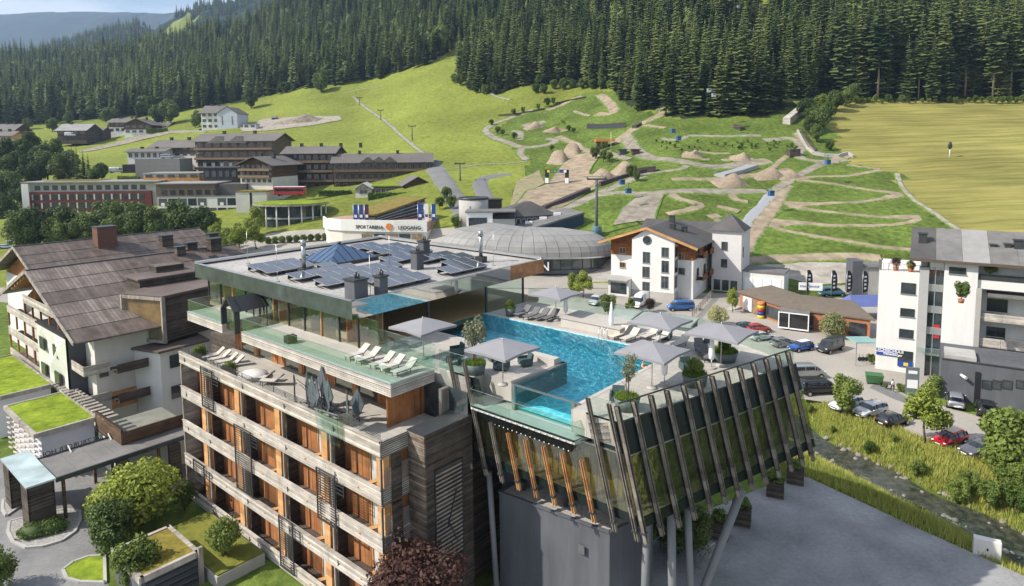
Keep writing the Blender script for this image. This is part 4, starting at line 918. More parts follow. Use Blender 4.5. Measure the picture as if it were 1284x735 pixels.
# supports and the grey technical box below
box = MB().prism([(2.9, 7.9), (11.4, 8.7), (12.4, 12.4), (2.9, 12.6)], 0, 8.3).build('technical_box', M_greyw, pool)
MB().prism([(3.1, 8.12), (11.25, 8.9), (12.15, 12.2), (3.1, 12.4)], 8.3, 8.36).build('gravel_bed', M_gravel, box)
pr = MB()
cc = [(2.9, 7.9), (11.4, 8.7), (12.4, 12.4), (2.9, 12.6)]
for i in range(4): pr.beam((*cc[i], 8.34), (*cc[(i + 1) % 4], 8.34), .2, .14)
pr.build('parapet', M_greyw, box)
B(9.3, 9.75, 8.33, 8.36, 6.3, 6.9).build('wall_vent', M_steel, box)
MB().lathe([(.28, 0), (.28, .7), (.34, .75), (.34, .9)], (7.6, 9.3, 8.5), 12).lathe([(.28, 0), (.28, .6)], (4.0, 9.0, 8.5), 12).build('vent', M_dark, box)
B(1.66, 5.0, 9.6, 24, 0, 10.0).build('core_wall', M_greyw, pool)
MB().prism([(5.0, 12.7), (13, 12.7), (16, 23), (5, 23)], 10.45, 10.7).build('soffit', M_dark, pool)
for a, b, r in (((2.6, 7.2, 10), (3.6, 6.9, 0), .2), ((13.2, 10.2, 10), (13.0, 10.2, 0), .26), ((14.6, 10.6, 10), (14.8, 10.8, 0), .26), ((15.2, 11.6, 10), (15.6, 11.9, 0), .22), ((16.9, 16.0, 10), (14.6, 12.2, 0), .28)):
    MB().tube(a, b, r, n=12).build('steel_column', mat('column_paint', (.17, .18, .19), .5, .08, 1) if 'column_paint' not in MATS else MATS['column_paint'], pool)
# ------------------------------------------------------------------ the neighbouring gabled hotel on the left and its forecourt (same street grid)
gh = thing('gabled_hotel', 'large chalet hotel with wide brown metal roof, timber balconies and white walls', 'hotel', HO, HRZ)
def roof_slope(parent, p0, z0, p1, z1, q0, q1, rows, cols, m1, m2, th=.14, pale=()):
    """one roof slope laid in overlapping sheet courses, p0 ridge to p1 eave"""
    for r in range(rows):
        a0, a1 = r / rows, (r + 1) / rows
        for c in range(cols):
            b0, b1 = q0 + (q1 - q0) * c / cols, q0 + (q1 - q0) * (c + 1) / cols
            pa, pb = p0 + (p1 - p0) * a0, p0 + (p1 - p0) * (a1 + .012); za, zb = z0 + (z1 - z0) * a0, z0 + (z1 - z0) * (a1 + .012)
            up = .0; dn = .055
            MB().hexa([(pa, b0, za - th), (pb, b0, zb - th + dn), (pb, b1 - .02, zb - th + dn), (pa, b1 - .02, za - th)], [(pa, b0, za + up), (pb, b0, zb + dn), (pb, b1 - .02, zb + dn), (pa, b1 - .02, za + up)]).build('roof_sheet', m2 if (r, c) in pale else m1, parent)
R1, RE = 17.5, 11.5
pal = {(0, 0), (1, 0), (2, 0), (1, 1), (3, 0), (3, 1), (4, 0), (4, 1), (0, 1), (2, 1), (5, 1)}
M_ribbed = planks('ribbed_roof', (.098, .074, .062), (.165, .132, .114), .42, 'Y', .07, rough=.55, grain=(1, 1, 1), dark=.7, stain=.35)
M_ribbedp = planks('ribbed_roof_pale', (.15, .118, .10), (.26, .215, .19), .42, 'Y', .16, rough=.5, grain=(1, 1, 1), dark=.65, stain=.3)  # paler tone for some of the sheets
roof1 = B(-65.7, -65.3, -2.9, 24, R1 - .02, R1 + .12).build('ridge_cap', M_dark, gh)
roof_slope(roof1, -65.3, R1, -48.9, RE, -2.8, 24, 6, 3, M_ribbed, M_ribbedp, pale={(1, 0), (3, 0), (4, 0), (0, 0)})
roof_slope(roof1, -65.7, R1, -79.0, 12.7, -2.8, 24, 5, 4, M_ribbed, M_ribbedp)
roof2 = B(-91.2, -90.8, 1.6, 30, R1 - .02, R1 + .12).build('ridge_cap', M_dark, gh)
roof_slope(roof2, -90.8, R1, -79.0, 13.3, 1.7, 30, 4, 2, M_ribbed, M_ribbedp)
roof_slope(roof2, -91.2, R1, -106, 12.0, 1.7, 30, 4, 2, M_ribbed, M_ribbedp)
# barge boards
bb = MB().beam((-65.5, -2.86, R1 - .1), (-48.8, -2.86, RE - .05), .12, .42).beam((-65.5, -2.86, R1 - .1), (-81.5, -2.86, 11.7), .12, .42); bb.build('barge_board', M_wgreyX, roof1)
MB().beam((-91, 1.6, R1 - .1), (-79, 1.6, 13.2), .12, .4).beam((-91, 1.6, R1 - .1), (-106, 1.6, 12), .12, .4).build('barge_board', M_wgreyX, roof2)
B(-48.95, -48.75, -2.8, 24, RE - .12, RE + .02).build('gutter', M_dark, roof1)
for k in range(8):
    f = .12 + .11 * k; B(-65.5 + 16.4 * f - .15, -65.5 + 16.4 * f + .15, -2.75, -.6, R1 - 6 * f - .55, R1 - 6 * f - .2).build('purlin', M_worange, gh)
    if k < 5: B(-65.5 - 13 * f - .15, -65.5 - 13 * f + .15, -2.75, -.6, R1 - 5 * f - .55, R1 - 5 * f - .2).build('purlin', M_worange, gh)
# body
MB().hexa([(-79, -.4, 0), (-50.5, -.4, 0), (-50.5, 23, 0), (-79, 23, 0)], [(-79, -.4, 11.2), (-50.5, -.4, 11.2), (-50.5, 23, 11.2), (-79, 23, 11.2)]).build('wall', M_cream, gh)
MB().hexa([(-79, -.35, 11.2), (-50.6, -.35, 11.2), (-50.6, 22.9, 11.2), (-79, 22.9, 11.2)], [(-66, -.35, 16.8), (-65, -.35, 16.8), (-65, 22.9, 16.8), (-66, 22.9, 16.8)]).build('gable_wall', M_wred, gh)
B(-105, -79.1, 3.4, 29, 0, 11.8).build('wall', M_white, gh)
MB().hexa([(-105, 3.5, 11.8), (-79.2, 3.5, 11.8), (-79.2, 28, 11.8), (-105, 28, 11.8)], [(-92, 3.5, 16.8), (-90, 3.5, 16.8), (-90, 28, 16.8), (-92, 28, 16.8)]).build('gable_wall', M_wred, gh)
# balconies on the gable front
for lv, zt in enumerate((13.6, 11.0, 7.9, 4.8)):
    e0, e1 = ((-71.5, -57.5), (-80.0, -64.5), (-80.0, -64.5), (-80, -64.5))[lv]
    n = max(2, round((e1 - e0) / 4)); w = (e1 - e0) / n
    B(e0, e1, -1.9, -.4, zt - 1.15, zt - 1.0).build('balcony_floor', M_wdark, gh)
    for k in range(n): B(e0 + w * k + .02, e0 + w * (k + 1) - .02, -1.98, -1.9, zt - 1.1, zt).build('balcony_front', M_wgrey, gh)
    for k in range(n + 1): B(e0 + w * k - .1, e0 + w * k + .1, -1.9, -1.7, zt - 3.0, zt - 1.0).build('timber_post', M_wred, gh)
# folded white panel with windows
fx0, fx1 = -64.4, -53.4
fm = MB(); gxs = np.linspace(fx0, fx1, 6); gzs = np.linspace(3.9, 11.1, 5); idx = {}
rr = random.Random(5)
for j, z in enumerate(gzs):
    for i, x in enumerate(gxs): idx[i, j] = len(fm.v); fm.v.append((x, -2.35 + (rr.uniform(-.45, .25) if 0 < i < 5 and 0 < j < 4 else 0), z))
for j in range(4):
    for i in range(5):
        a, b, c, d = idx[i, j], idx[i + 1, j], idx[i + 1, j + 1], idx[i, j + 1]
        for t in ((a, b, c), (a, c, d)) if (i + j) % 2 else ((a, b, d), (b, c, d)): fm.f.append(list(t)); fm.m.append(0); fm.sm.append(False)
fp_ = fm.build('folded_panel', mat('pale_green_render', (.58, .60, .52), .85, .04, .5), gh)
B(fx0, fx1, -2.1, -.4, 3.9, 11.1).build('panel_body', M_greyw, gh)
B(fx0 - .1, fx1 + .1, -2.5, -.4, 11.12, 11.3).build('panel_cap', M_dark, gh)
for x0 in (-62.6, -57.4):
    for z0 in (8.3, 5.1):
        B(x0, x0 + 1.9, -2.62, -2.5, z0, z0 + 1.5).build('window', M_dark, fp_); 
        B(x0 + .1, x0 + 1.8, -2.66, -2.6, z0 + .1, z0 + 1.4).build('pane', M_win, fp_)
# right-hand side: little balconies, wooden doors, white stair block
for zt in (8.6, 5.2):
    B(-53.2, -49.2, -1.9, -.4, zt - 1.15, zt - 1).build('balcony_floor', M_wdark, gh); B(-53.2, -49.2, -2, -1.9, zt - 1.1, zt).build('balcony_front', M_wgrey, gh)
    B(-49.2, -49.1, -1.95, .6, zt - 1.1, zt).build('balcony_end', M_wgrey, gh)
    B(-50.4, -47.9, .9, 4.2, zt - 1.25, zt - 1.1).build('balcony_floor', M_wdark, gh); B(-47.9, -47.8, .9, 4.2, zt - 1.15, zt - .2).build('balcony_front', M_wdark, gh)
B(-50.45, -50.3, 1.0, 3.6, 2.6, 4.6).build('timber_door', M_worange, gh)
B(-50.45, -50.3, -.1, .8, 6.6, 8.2).build('window', M_win, gh)
tw = MB().prism([(-50.4, 3.6), (-46.6, 5.0), (-46.9, 10.5), (-53, 11)], 0, 9.0).build('stair_block', M_white, gh)
MB().prism([(-50.8, 3.2), (-46.2, 4.7), (-46.6, 10.8), (-53, 11.2)], 9.0, 9.25).build('block_roof', M_roofbrown, gh)
for z0 in (6.9, 3.2): MB().prism([(-46.62, 6.0), (-46.5, 6.0), (-46.58, 7.6), (-46.7, 7.6)], z0, z0 + 1.5).build('window', M_win, gh)
# glazed look-out box and dormer
lb = MB().prism([(-53.8, 4.0), (-48.3, 6.4), (-50.3, 14.5), (-58, 14.5)], 9.6, 14.9).build('lookout_box', M_wdark, gh)
MB().prism([(-54.0, 3.7), (-48.1, 6.2), (-50.1, 14.7), (-58.2, 14.7)], 14.9, 15.15).build('box_roof', M_roofbrown, lb)
def lbp(t, z, o=0.0): return (-53.8 + 5.5 * t + .4 * o, 4.0 + 2.4 * t - .92 * o, z)
fr = MB()
for a, b in ((.0, 9.6), (1.0, 9.6)): fr.beam(lbp(a, 9.5, .15), lbp(a, 15, .15), .4, .4)
fr.beam(lbp(0, 9.7, .15), lbp(1, 9.7, .15), .4, .35); fr.beam(lbp(0, 14.8, .15), lbp(1, 14.8, .15), .4, .35); fr.build('window_frame', M_wgreyX, lb)
MB().quad(lbp(.03, 9.9, .06), lbp(.97, 9.9, .06), lbp(.97, 14.6, .06), lbp(.03, 14.6, .06)).build('room_back', mat('lit_timber_room', (.30, .16, .07), .6, .4, .8), lb)
MB().quad(lbp(.03, 9.9, .2), lbp(.97, 9.9, .2), lbp(.97, 14.6, .2), lbp(.03, 14.6, .2)).build('pane', M_glassg, lb)
MB().quad(lbp(.03, 9.9, .3), lbp(.97, 9.9, .3), lbp(.97, 11.2, .3), lbp(.03, 11.2, .3)).build('glass_rail', M_glassg, lb)
B(-59.5, -55.5, 6.5, 15, 12.8, 16.0).build('dormer', M_wdark, gh); B(-60, -55.2, 6.2, 15.2, 16.0, 16.2).build('dormer_roof', M_roofbrown, gh)
B(-60.5, -58, 9.5, 13, 16.2, 17.0).build('dormer_top', M_wdark, gh)
# chimneys and roof windows
def chimney(parent, p, q, z0, w, h, matl=M_wdark):
    c = B(p - w / 2, p + w / 2, q - w * .6, q + w * .6, z0, z0 + h).build('chimney', matl, parent)
    B(p - w / 2 - .12, p + w / 2 + .12, q - w * .6 - .12, q + w * .6 + .12, z0 + h, z0 + h + .12).build('chimney_cap', M_dark, c)
chimney(gh, -88.5, 13.5, 16.0, 2.4, 3.6, mat('brown_brick', (.13, .065, .045), .9, .2, 3)); chimney(gh, -86, 22, 15.2, 1.5, 2.2); chimney(gh, -64.6, 20.3, 17.0, 1.3, 1.9); chimney(gh, -66, 17.5, 16.9, 1.2, 1.6); chimney(gh, -86, 30, 14.5, 1.4, 2.4); chimney(gh, -64.5, 15.3, 16.8, 1.0, 1.5)
MB().hexa([(-62.6, 18.4, 16.25), (-60.6, 18.4, 15.5), (-60.6, 19.6, 15.5), (-62.6, 19.6, 16.25)], [(-62.6, 18.4, 16.75), (-60.6, 18.4, 16.02), (-60.6, 19.6, 16.02), (-62.6, 19.6, 16.75)]).build('roof_window', M_win, gh)
# low annexe with turf roofs
ax_ = thing('turf_roof_annexe', 'low white annexe with two bright green turf roofs and slatted front', 'annexe', HO, HRZ)
for (p0, p1, q0, q1, z) in ((-53.8, -43.2, -8.0, -3.0, 4.9), (-75, -58.0, -8.6, -2.9, 4.9)):
    w = B(p0 + .2, p1 - .2, q0 + .4, q1, 0, z - .3).build('wall', mat('lilac_white', (.60, .59, .63), .85, .04, .5) if 'lilac_white' not in MATS else MATS['lilac_white'], ax_)
    r = B(p0, p1, q0, q1, z - .3, z).build('turf_roof', M_lawn, ax_)
    MB().box(p0 - .25, p1 + .25, q0 - .3, q0, z - .4, z + .08).box(p1, p1 + .3, q0, q1, z - .4, z + .08).box(p0 - .3, p0, q0, q1, z - .4, z + .08).box(p0, p1, q1, q1 + .25, z - .4, z + .1).build('roof_edge', M_wgreyX, r)
for k in range(6):
    for j in range(7):
        MB().beam((-53.6 + k * 1.75, -8.15, .5 + j * .55), (-52.2 + k * 1.75, -8.15, .75 + j * .55), .09, .16).build('slat', M_wgrey, ax_)
B(-58, -53.9, -6.5, -3, 0, 3.4).build('link_wall', M_white, ax_)
for k in range(16): B(-57.5 + k * 1.1, -57.0 + k * 1.1, -3.0, -1.6, 5.0 + .02 * k, 5.12 + .02 * k).build('roof_batten', M_wgreyX, ax_)
tr_ = B(-43.0, -36.0, -2.8, 3.5, 0, 3.9).build('terrace_block', M_white, ax_)
MB().box(-43.0, -35.9, -3.0, -2.8, 3.6, 5.6).box(-35.95, -35.8, -2.9, 3.4, 3.6, 5.3).build('terrace_parapet', M_wbrown, tr_)
B(-42.9, -36, -2.8, 3.4, 3.9, 4.05).build('terrace_floor', mat('tarpaulin_grey', (.20, .20, .17), .8, .2, .8), tr_)
# covered way with stand-up letters, slatted gate at its end
cw_ = thing('covered_way', 'long flat grey canopy over the hotel entrance walk', 'canopy', HO, HRZ)
for k in range(7):
    q0 = -9 + 11.6 * k / 7; B(-38.7, -33.4, q0, q0 + 11.6 / 7 - .02, 3.85, 4.05).build('roof_sheet', M_rooftar, cw_)
MB().box(-38.9, -38.7, -9.1, 2.7, 3.75, 4.15).box(-33.4, -33.2, -9.1, 2.7, 3.75, 4.15).build('edge_beam', M_dark, cw_)
for q in (-8.5, -4.6, -.6, 2.3):
    for p in (-38.6, -33.6): B(p - .12, p + .12, q - .12, q + .12, 0, 3.8).build('post', M_wbrown, cw_)
for q in (-3.9, .7): B(-33.5, -32.9, q - .5, q + .5, 0, 3.7).build('slatted_pier', M_wdark, cw_)
lt = text_mesh('letters', 'DAS SALZBURGER HOF', .62, M_black, cw_, (-38.84, -2.3, 4.12), (pi / 2, 0, -pi / 2), .03)
for q in (-6.6, -3.2): MB().beam((-38.8, q, 4.5), (-38.0, q, 4.06), .08, .08).build('letter_bracket', M_whitep, cw_)
pg = thing('slatted_gate', 'dark slatted gateway with pale weathered glass roof on a gravel island', 'gate', HO, HRZ)
B(-41.2, -33.0, -11.3, -9.15, 4.1, 4.25).build('glass_roof', mat('dirty_glass_roof', (.38, .47, .48), .3, .25, .5, var2=.25, scale2=.4), pg)
for p0, p1 in ((-41.0, -39.0), (-35.3, -33.2)):
    for j in range(5): 
        for (a, b, c, d) in ((p0, p1, -11.2, -11.05), (p0, p1, -9.4, -9.25), (p1 - .12, p1, -11.2, -9.25), (p0, p0 + .12, -11.2, -9.25)):
            B(a, b, c, d, .05 + j * .81, .82 + j * .81).build('slat_panel', M_wdark, pg)
# planting islands and sedum boxes
def kerbed(name, pix, matl, lab):
    P = [atz(a, b, 0) for a, b in pix]; c = sum(P, Vector()) / len(P)
    m = MB().prism([((q - c).x, (q - c).y) for q in P][::-1] if True else None, 0, .14)
    o = m.build(name, matl, None, c); tag(o, kind='structure')
    k = MB()
    for a, b in zip(P, P[1:] + P[:1]): k.beam(a - c + Vector((0, 0, .08)), b - c + Vector((0, 0, .08)), .22, .2)
    k.build('kerb', M_conc, o); return o
M_pebble = mat('pebbles', (.30, .29, .27), .9, .5, 6.0, bump=.8, bscale=8)
kerbed('gravel_island', [(100, 642), (101, 654), (94, 668), (78, 679), (55, 686), (33, 688), (16, 680), (10, 668), (12, 655), (40, 648), (80, 640)], M_pebble, '')
kerbed('gravel_island', [(4, 628), (34, 618), (34, 630), (8, 648), (3, 640)], M_pebble, '')
kerbed('lawn', [(79, 716), (92, 706), (112, 699), (131, 698), (132, 732), (100, 731), (84, 727)], M_lawn, '')
sb = thing('sedum_box', 'low timber shed with yellow-green sedum roof beside the driveway', 'shed', HO, HRZ)
B(-21.0, -15.9, -8.8, -4.8, 0, 2.3).build('wall', M_greyw, sb); B(-20.8, -16.1, -8.6, -5.0, 2.3, 2.5).build('sedum_roof', M_moss, sb)
MB().box(-21.1, -15.8, -8.95, -8.6, 2.1, 2.56).box(-21.1, -15.8, -5.0, -4.7, 2.1, 2.56).box(-21.1, -20.8, -8.8, -4.8, 2.1, 2.56).box(-16.1, -15.8, -8.8, -4.8, 2.1, 2.56).build('roof_edge', M_wgreyX, sb)
for j in range(4): B(-15.85, -15.75, -8.5, -5.0, .3 + j * .48, .5 + j * .48).build('louvre', M_dark, sb)
B(-15.8, -15.55, -4.9, -4.6, 0, 2.9).build('post', M_wgreyX, sb)
lb2 = thing('turf_roof_garage', 'low concrete garage with mossy lawn roof at the foot of the balconies', 'garage', HO, HRZ)
B(-23.5, -14.2, -4.3, -.5, 0, .9).build('wall', M_conc, lb2); B(-23.4, -14.3, -4.2, -.6, .9, 1.0).build('turf_roof', mat('mossy_lawn', (.12, .17, .02), .95, .3, 1.2, col2=(.22, .2, .03), bump=.5, bscale=10), lb2)
# ------------------------------------------------------------------ houses: local frame with x along the front, y into the house
class Bld:
    def __init__(s, name, label, cat, origin, direction, group=None):
        s.o = Vector(origin); s.rz = atan2(direction[1], direction[0]); s.e1 = Vector((cos(s.rz), sin(s.rz), 0)); s.e2 = Vector((-sin(s.rz), cos(s.rz), 0))
        s.t = thing(name, label, cat, s.o, s.rz, group)
    def hit(s, px, py, y=0.0):
        d = Vector(ray(px, py)); o = Vector((0, 0, CAM_H)) - s.o; k = (y - o.dot(s.e2)) / d.dot(s.e2); P = o + d * k; return P.dot(s.e1), P.z
    def hitx(s, px, py, x):
        d = Vector(ray(px, py)); o = Vector((0, 0, CAM_H)) - s.o; k = (x - o.dot(s.e1)) / d.dot(s.e1); P = o + d * k; return P.dot(s.e2), P.z
    def hitz(s, px, py, z):
        d = atz(px, py, z + s.o.z) - s.o; return d.dot(s.e1), d.dot(s.e2)
    def box(s, n, m, x0, x1, y0, y1, z0, z1, par=None): return B(x0, x1, y0, y1, z0, z1).build(n, m, par or s.t)
    def window(s, x0, x1, z0, z1, y=0.0, frame=None, pane=None, sill=True, mull=1, fr=.08, name='window'):
        frame = frame or M_dark; m = MB().box(x0, x1, y - .07, y + .02, z0, z0 + fr).box(x0, x1, y - .07, y + .02, z1 - fr, z1).box(x0, x0 + fr, y - .07, y + .02, z0 + fr, z1 - fr).box(x1 - fr, x1, y - .07, y + .02, z0 + fr, z1 - fr)
        for k in range(mull): xm = x0 + (x1 - x0) * (k + 1) / (mull + 1); m.box(xm - .03, xm + .03, y - .06, y + .02, z0 + fr, z1 - fr)
        w = m.build(name, frame, s.t)
        B(x0 + fr, x1 - fr, y - .03, y + .01, z0 + fr, z1 - fr).build('pane', pane or M_win, w)
        if sill: B(x0 - .08, x1 + .08, y - .16, y + .01, z0 - .07, z0).build('sill', M_alu, w)
        return w
    def pwin(s, px0, py0, px1, py1, y=0.0, **kw):
        x0, z1 = s.hit(px0, py0, y); x1, z0 = s.hit(px1, py1, y); return s.window(x0, x1, z0, z1, y, **kw)
    def winx(s, x, y0, y1, z0, z1, frame=None, sgn=1, pane=None):
        a, b = (x - .02, x + .07) if sgn > 0 else (x - .07, x + .02)
        w = B(a, b, y0, y1, z0, z1).build('window', frame or M_dark, s.t); B(a - .015, b + .015, y0 + .1, y1 - .1, z0 + .1, z1 - .1).build('pane', pane or M_win, w); return w
    def gable(s, x0, x1, y0, y1, ze, zr, along='y', over=.8, mr=None, mw=None, th=.22, name='roof'):
        """pitched roof; ridge along 'x' or 'y'"""
        mr = mr or M_roofgrey; X0, X1, Y0, Y1 = x0 - over, x1 + over, y0 - over, y1 + over
        if along == 'y':
            xm = (x0 + x1) / 2; sl = (zr - ze) / (xm - x0); e = ze - over * sl
            r = MB().hexa([(X0, Y0, e), (xm, Y0, zr), (xm, Y1, zr), (X0, Y1, e)], [(X0, Y0, e + th), (xm, Y0, zr + th), (xm, Y1, zr + th), (X0, Y1, e + th)]).build(name, mr, s.t)
            MB().hexa([(xm, Y0, zr), (X1, Y0, e), (X1, Y1, e), (xm, Y1, zr)], [(xm, Y0, zr + th), (X1, Y0, e + th), (X1, Y1, e + th), (xm, Y1, zr + th)]).build(name, mr, s.t)
            MB().hexa([(x0, y0, ze), (x1, y0, ze), (x1, y1, ze), (x0, y1, ze)], [(xm - .01, y0, zr - .02), (xm + .01, y0, zr - .02), (xm + .01, y1, zr - .02), (xm - .01, y1, zr - .02)]).build('gable_wall', mw or M_wbrown, s.t)
        else:
            ym = (y0 + y1) / 2; sl = (zr - ze) / (ym - y0); e = ze - over * sl
            r = MB().hexa([(X0, Y0, e), (X1, Y0, e), (X1, ym, zr), (X0, ym, zr)], [(X0, Y0, e + th), (X1, Y0, e + th), (X1, ym, zr + th), (X0, ym, zr + th)]).build(name, mr, s.t)
            MB().hexa([(X0, ym, zr), (X1, ym, zr), (X1, Y1, e), (X0, Y1, e)], [(X0, ym, zr + th), (X1, ym, zr + th), (X1, Y1, e + th), (X0, Y1, e + th)]).build(name, mr, s.t)
            MB().hexa([(x0, y0, ze), (x1, y0, ze), (x1, y1, ze), (x0, y1, ze)], [(x0, ym - .01, zr - .02), (x1, ym - .01, zr - .02), (x1, ym + .01, zr - .02), (x0, ym + .01, zr - .02)]).build('gable_wall', mw or M_wbrown, s.t)
        return r

# ---------------- white apartment house on the right
ap_ = Bld('apartment_house', 'white rendered apartment house with dark sheet roof, glazed stair strip and roof terrace', 'apartment house', atz(1097, 462, 0), (.85, -.527))
xs, _ = ap_.hit(1160, 400); xs2, _ = ap_.hit(1181, 400); xw, _ = ap_.hit(1223, 400)
ZTA = 14.3
ap_.box('wall', M_white, 0, xs, 0, 11, 0, ZTA)
ap_.box('wall', M_white, xs2, xw, -.3, 11, 0, 16.6); ap_.box('wall', M_white, xw, xw + 16, 2.6, 11, 0, 15.8)
ap_.box('stair_glazing', M_win, xs, xs2, .45, 10.5, 0, 16.4)
for k in range(5): ap_.box('spandrel', M_alu, xs + .25, xs2 - .05, .3, .45, 2.9 + k * 3.0, 3.9 + k * 3.0)
ap_.box('corner_pilaster', mat('mid_grey_render', (.36, .36, .36), .85, .06, 1), xs - .9, xs + .2, -.12, 1, 0, 15.2)
ap_.box('mullion', M_alu, (xs + xs2) / 2 - .05, (xs + xs2) / 2 + .05, .36, .45, 0, 16)
ap_.box('red_curtain', M_red, (xs + xs2) / 2 + .1, xs2 - .2, .38, .44, 7.0 - 1.6, 7.6 - .3)
for a in ((1130, 354, 1148, 369.5), (1129, 386, 1146.5, 398), (1127.5, 412, 1145, 425)): ap_.pwin(*a, frame=M_dark, mull=1, fr=.1)
sw = ap_.pwin(1126, 439, 1144, 461, mull=1, sill=False)
x0, z1 = ap_.hit(1126, 451.5); x1, z0 = ap_.hit(1144, 461); ap_.box('shop_sign', M_blue, x0, x1, -.14, -.08, z0 - .05, z1)
ap_.box('shop_sign', M_yellow, (x0 + x1) / 2 - .2, (x0 + x1) / 2 + .35, -.17, -.13, z1 - .65, z1 - .2)
x0, z1 = ap_.hit(1099, 435.5); x1, z0 = ap_.hit(1125, 447.5); sg = ap_.box('sign_board', M_blue, x0, x1, -.12, -.02, z0, z1)
ap_.box('sign_edge', M_whitep, x0 - .05, x1 + .05, -.13, -.03, (z0 + z1) / 2 - .04, (z0 + z1) / 2 + .04)
text_mesh('sign_text', 'SCHISCHULE', .56, M_whitep, ap_.t, (x0 + .15, -.15, (z0 + z1) / 2 + .12), (pi / 2, 0, 0), .01, bold=.012)
text_mesh('sign_text', 'Deisenberger', .42, M_whitep, ap_.t, (x0 + .9, -.15, z0 + .15), (pi / 2, 0, 0), .01, bold=.01)
# roof terrace with plants
pr_ = MB()
for k in range(12): pr_.beam((.5 + k * .62, .15, ZTA), (.5 + k * .62, .15, ZTA + 1.05), .05, .05)
pr_.beam((.3, .15, ZTA + 1.05), (xs - .3, .15, ZTA + 1.05), .06, .05); pr_.beam((.15, .15, ZTA + 1.05), (.15, 8, ZTA + 1.05), .06, .05); pr_.build('terrace_rail', M_brick, ap_.t)
ap_.box('terrace_screen', M_steel, -.1, .3, .1, .3, ZTA, ZTA + 1.5)
# sheet roof sloping to the street
xr0, _ = ap_.hit(1141, 326, -1.0)
for k in range(8):
    a, b = xr0 + k * 3.0, xr0 + (k + 1) * 3.0 - .03
    MB().hexa([(a, -1.1, 16.3), (b, -1.1, 16.3), (b, 7.5, 19.6), (a, 7.5, 19.6)], [(a, -1.1, 16.55), (b, -1.1, 16.55), (b, 7.5, 19.85), (a, 7.5, 19.85)]).build('roof_sheet', (M_roofgrey, M_rooftar, M_rooflight, M_rooftar, M_rooftar, M_rooftar, M_roofgrey, M_roofgrey)[k], ap_.t)
ap_.box('eave', mat('brown_fascia', (.10, .07, .055), .6, .1, 1), xr0 - .05, xr0 + 24, -1.2, -1.05, 16.15, 16.5)
ap_.box('gable_side', M_dark, xr0 - .02, xr0 + .2, -1, 7.5, 15.8, 16.4)
ap_.box('attic', M_white, xs - .8, xr0 + 24, 1.5, 9.5, 14, 17.0)
for (px, py, w, h) in ((1157, 304, 1.0, 2.0), (1245, 318, .7, 1.0), (1263, 316, .7, 1.2), (1276, 322, 1.0, 1.8)):
    x, z = ap_.hit(px, py, 3.5); chimney(ap_.t, x, 3.5, 17.4, w, h, M_dark)
x0, z1 = ap_.hit(1190, 334); x1, z0 = ap_.hit(1211, 344); ap_.window(x0, x1, z0, z1, -.32, mull=0)
# balconies to the right
for k, (py0, py1) in enumerate(((392, 402), (423, 434))):
    xa, zt = ap_.hit(1229, py0, .2); _, zb = ap_.hit(1229, py1, .2)
    ap_.box('balcony_floor', M_conc, xw, xw + 16, .2, 2.6, zb - .1, zb + .1)
    for j in range(6): ap_.box('balcony_front', M_wgrey, xw + .3 + j * 2.6, xw + 2.85 + j * 2.6, .1, .22, zb, zt)
    ap_.box('balcony_rail', M_steel, xw + .3, xw + 16, .1, .18, zt + .25, zt + .31)
for (a) in ((1238, 374, 1263, 393), (1237, 409, 1260, 426), (1236, 440, 1258, 458)): ap_.pwin(*a, y=2.58, mull=1)
ap_.box('roof_balcony', M_white, xw - .2, xw + 16, .1, 2.6, 12.9, 14.1); ap_.box('roof_balcony_rail', M_dark, xw - .1, xw + 16, .05, .12, 14.1, 14.9)
ap_.box('awning', M_rooftar, xw + 1.2, xw + 16, -.4, 2.6, 12.0, 12.3)
ap_.box('corner_column', M_conc, xw - .1, xw + .5, -.35, .2, 0, 13)
# green glass porch
cx0, cz = ap_.hit(1150, 437, -2.2); cx1, _ = ap_.hit(1180, 437, -2.2); ap_.box('glass_porch_roof', M_glassg, cx0, cx1, -2.4, -.2, 3.9, 4.0)
# dark single-storey front block
xd, zd = ap_.hit(1181, 450, -8.4)
db = ap_.box('garage_block', M_greyw, xd, xd + 26, -8.4, -.4, 0, zd); ap_.box('garage_coping', M_dark, xd - .05, xd + 26, -8.5, -8.2, zd, zd + .12)
for a, b in ((1231, 1243), (1244.5, 1255), (1257, 1269), (1274, 1290)):
    q0, w1 = ap_.hit(a, 476, -8.4); q1, w0 = ap_.hit(b, 489, -8.4); ap_.window(q0, q1, w0, w1, -8.4, mull=0, sill=False)
q0, w1 = ap_.hit(1223, 466, -8.4); ap_.box('door_frame', M_black, q0, q0 + .5, -8.55, -8.4, 0, w1)
q0, w1 = ap_.hit(1205, 470, -8.4); MB().tube((q0, -8.4, w1), (q0 + .5, -9.2, w1 - .1), .16, .2, 8).build('wall_lamp', M_whitep, ap_.t)
ap_.box('roof_lawn', M_conc, xd + .3, xd + 3.6, -8, -4, zd, zd + .5)

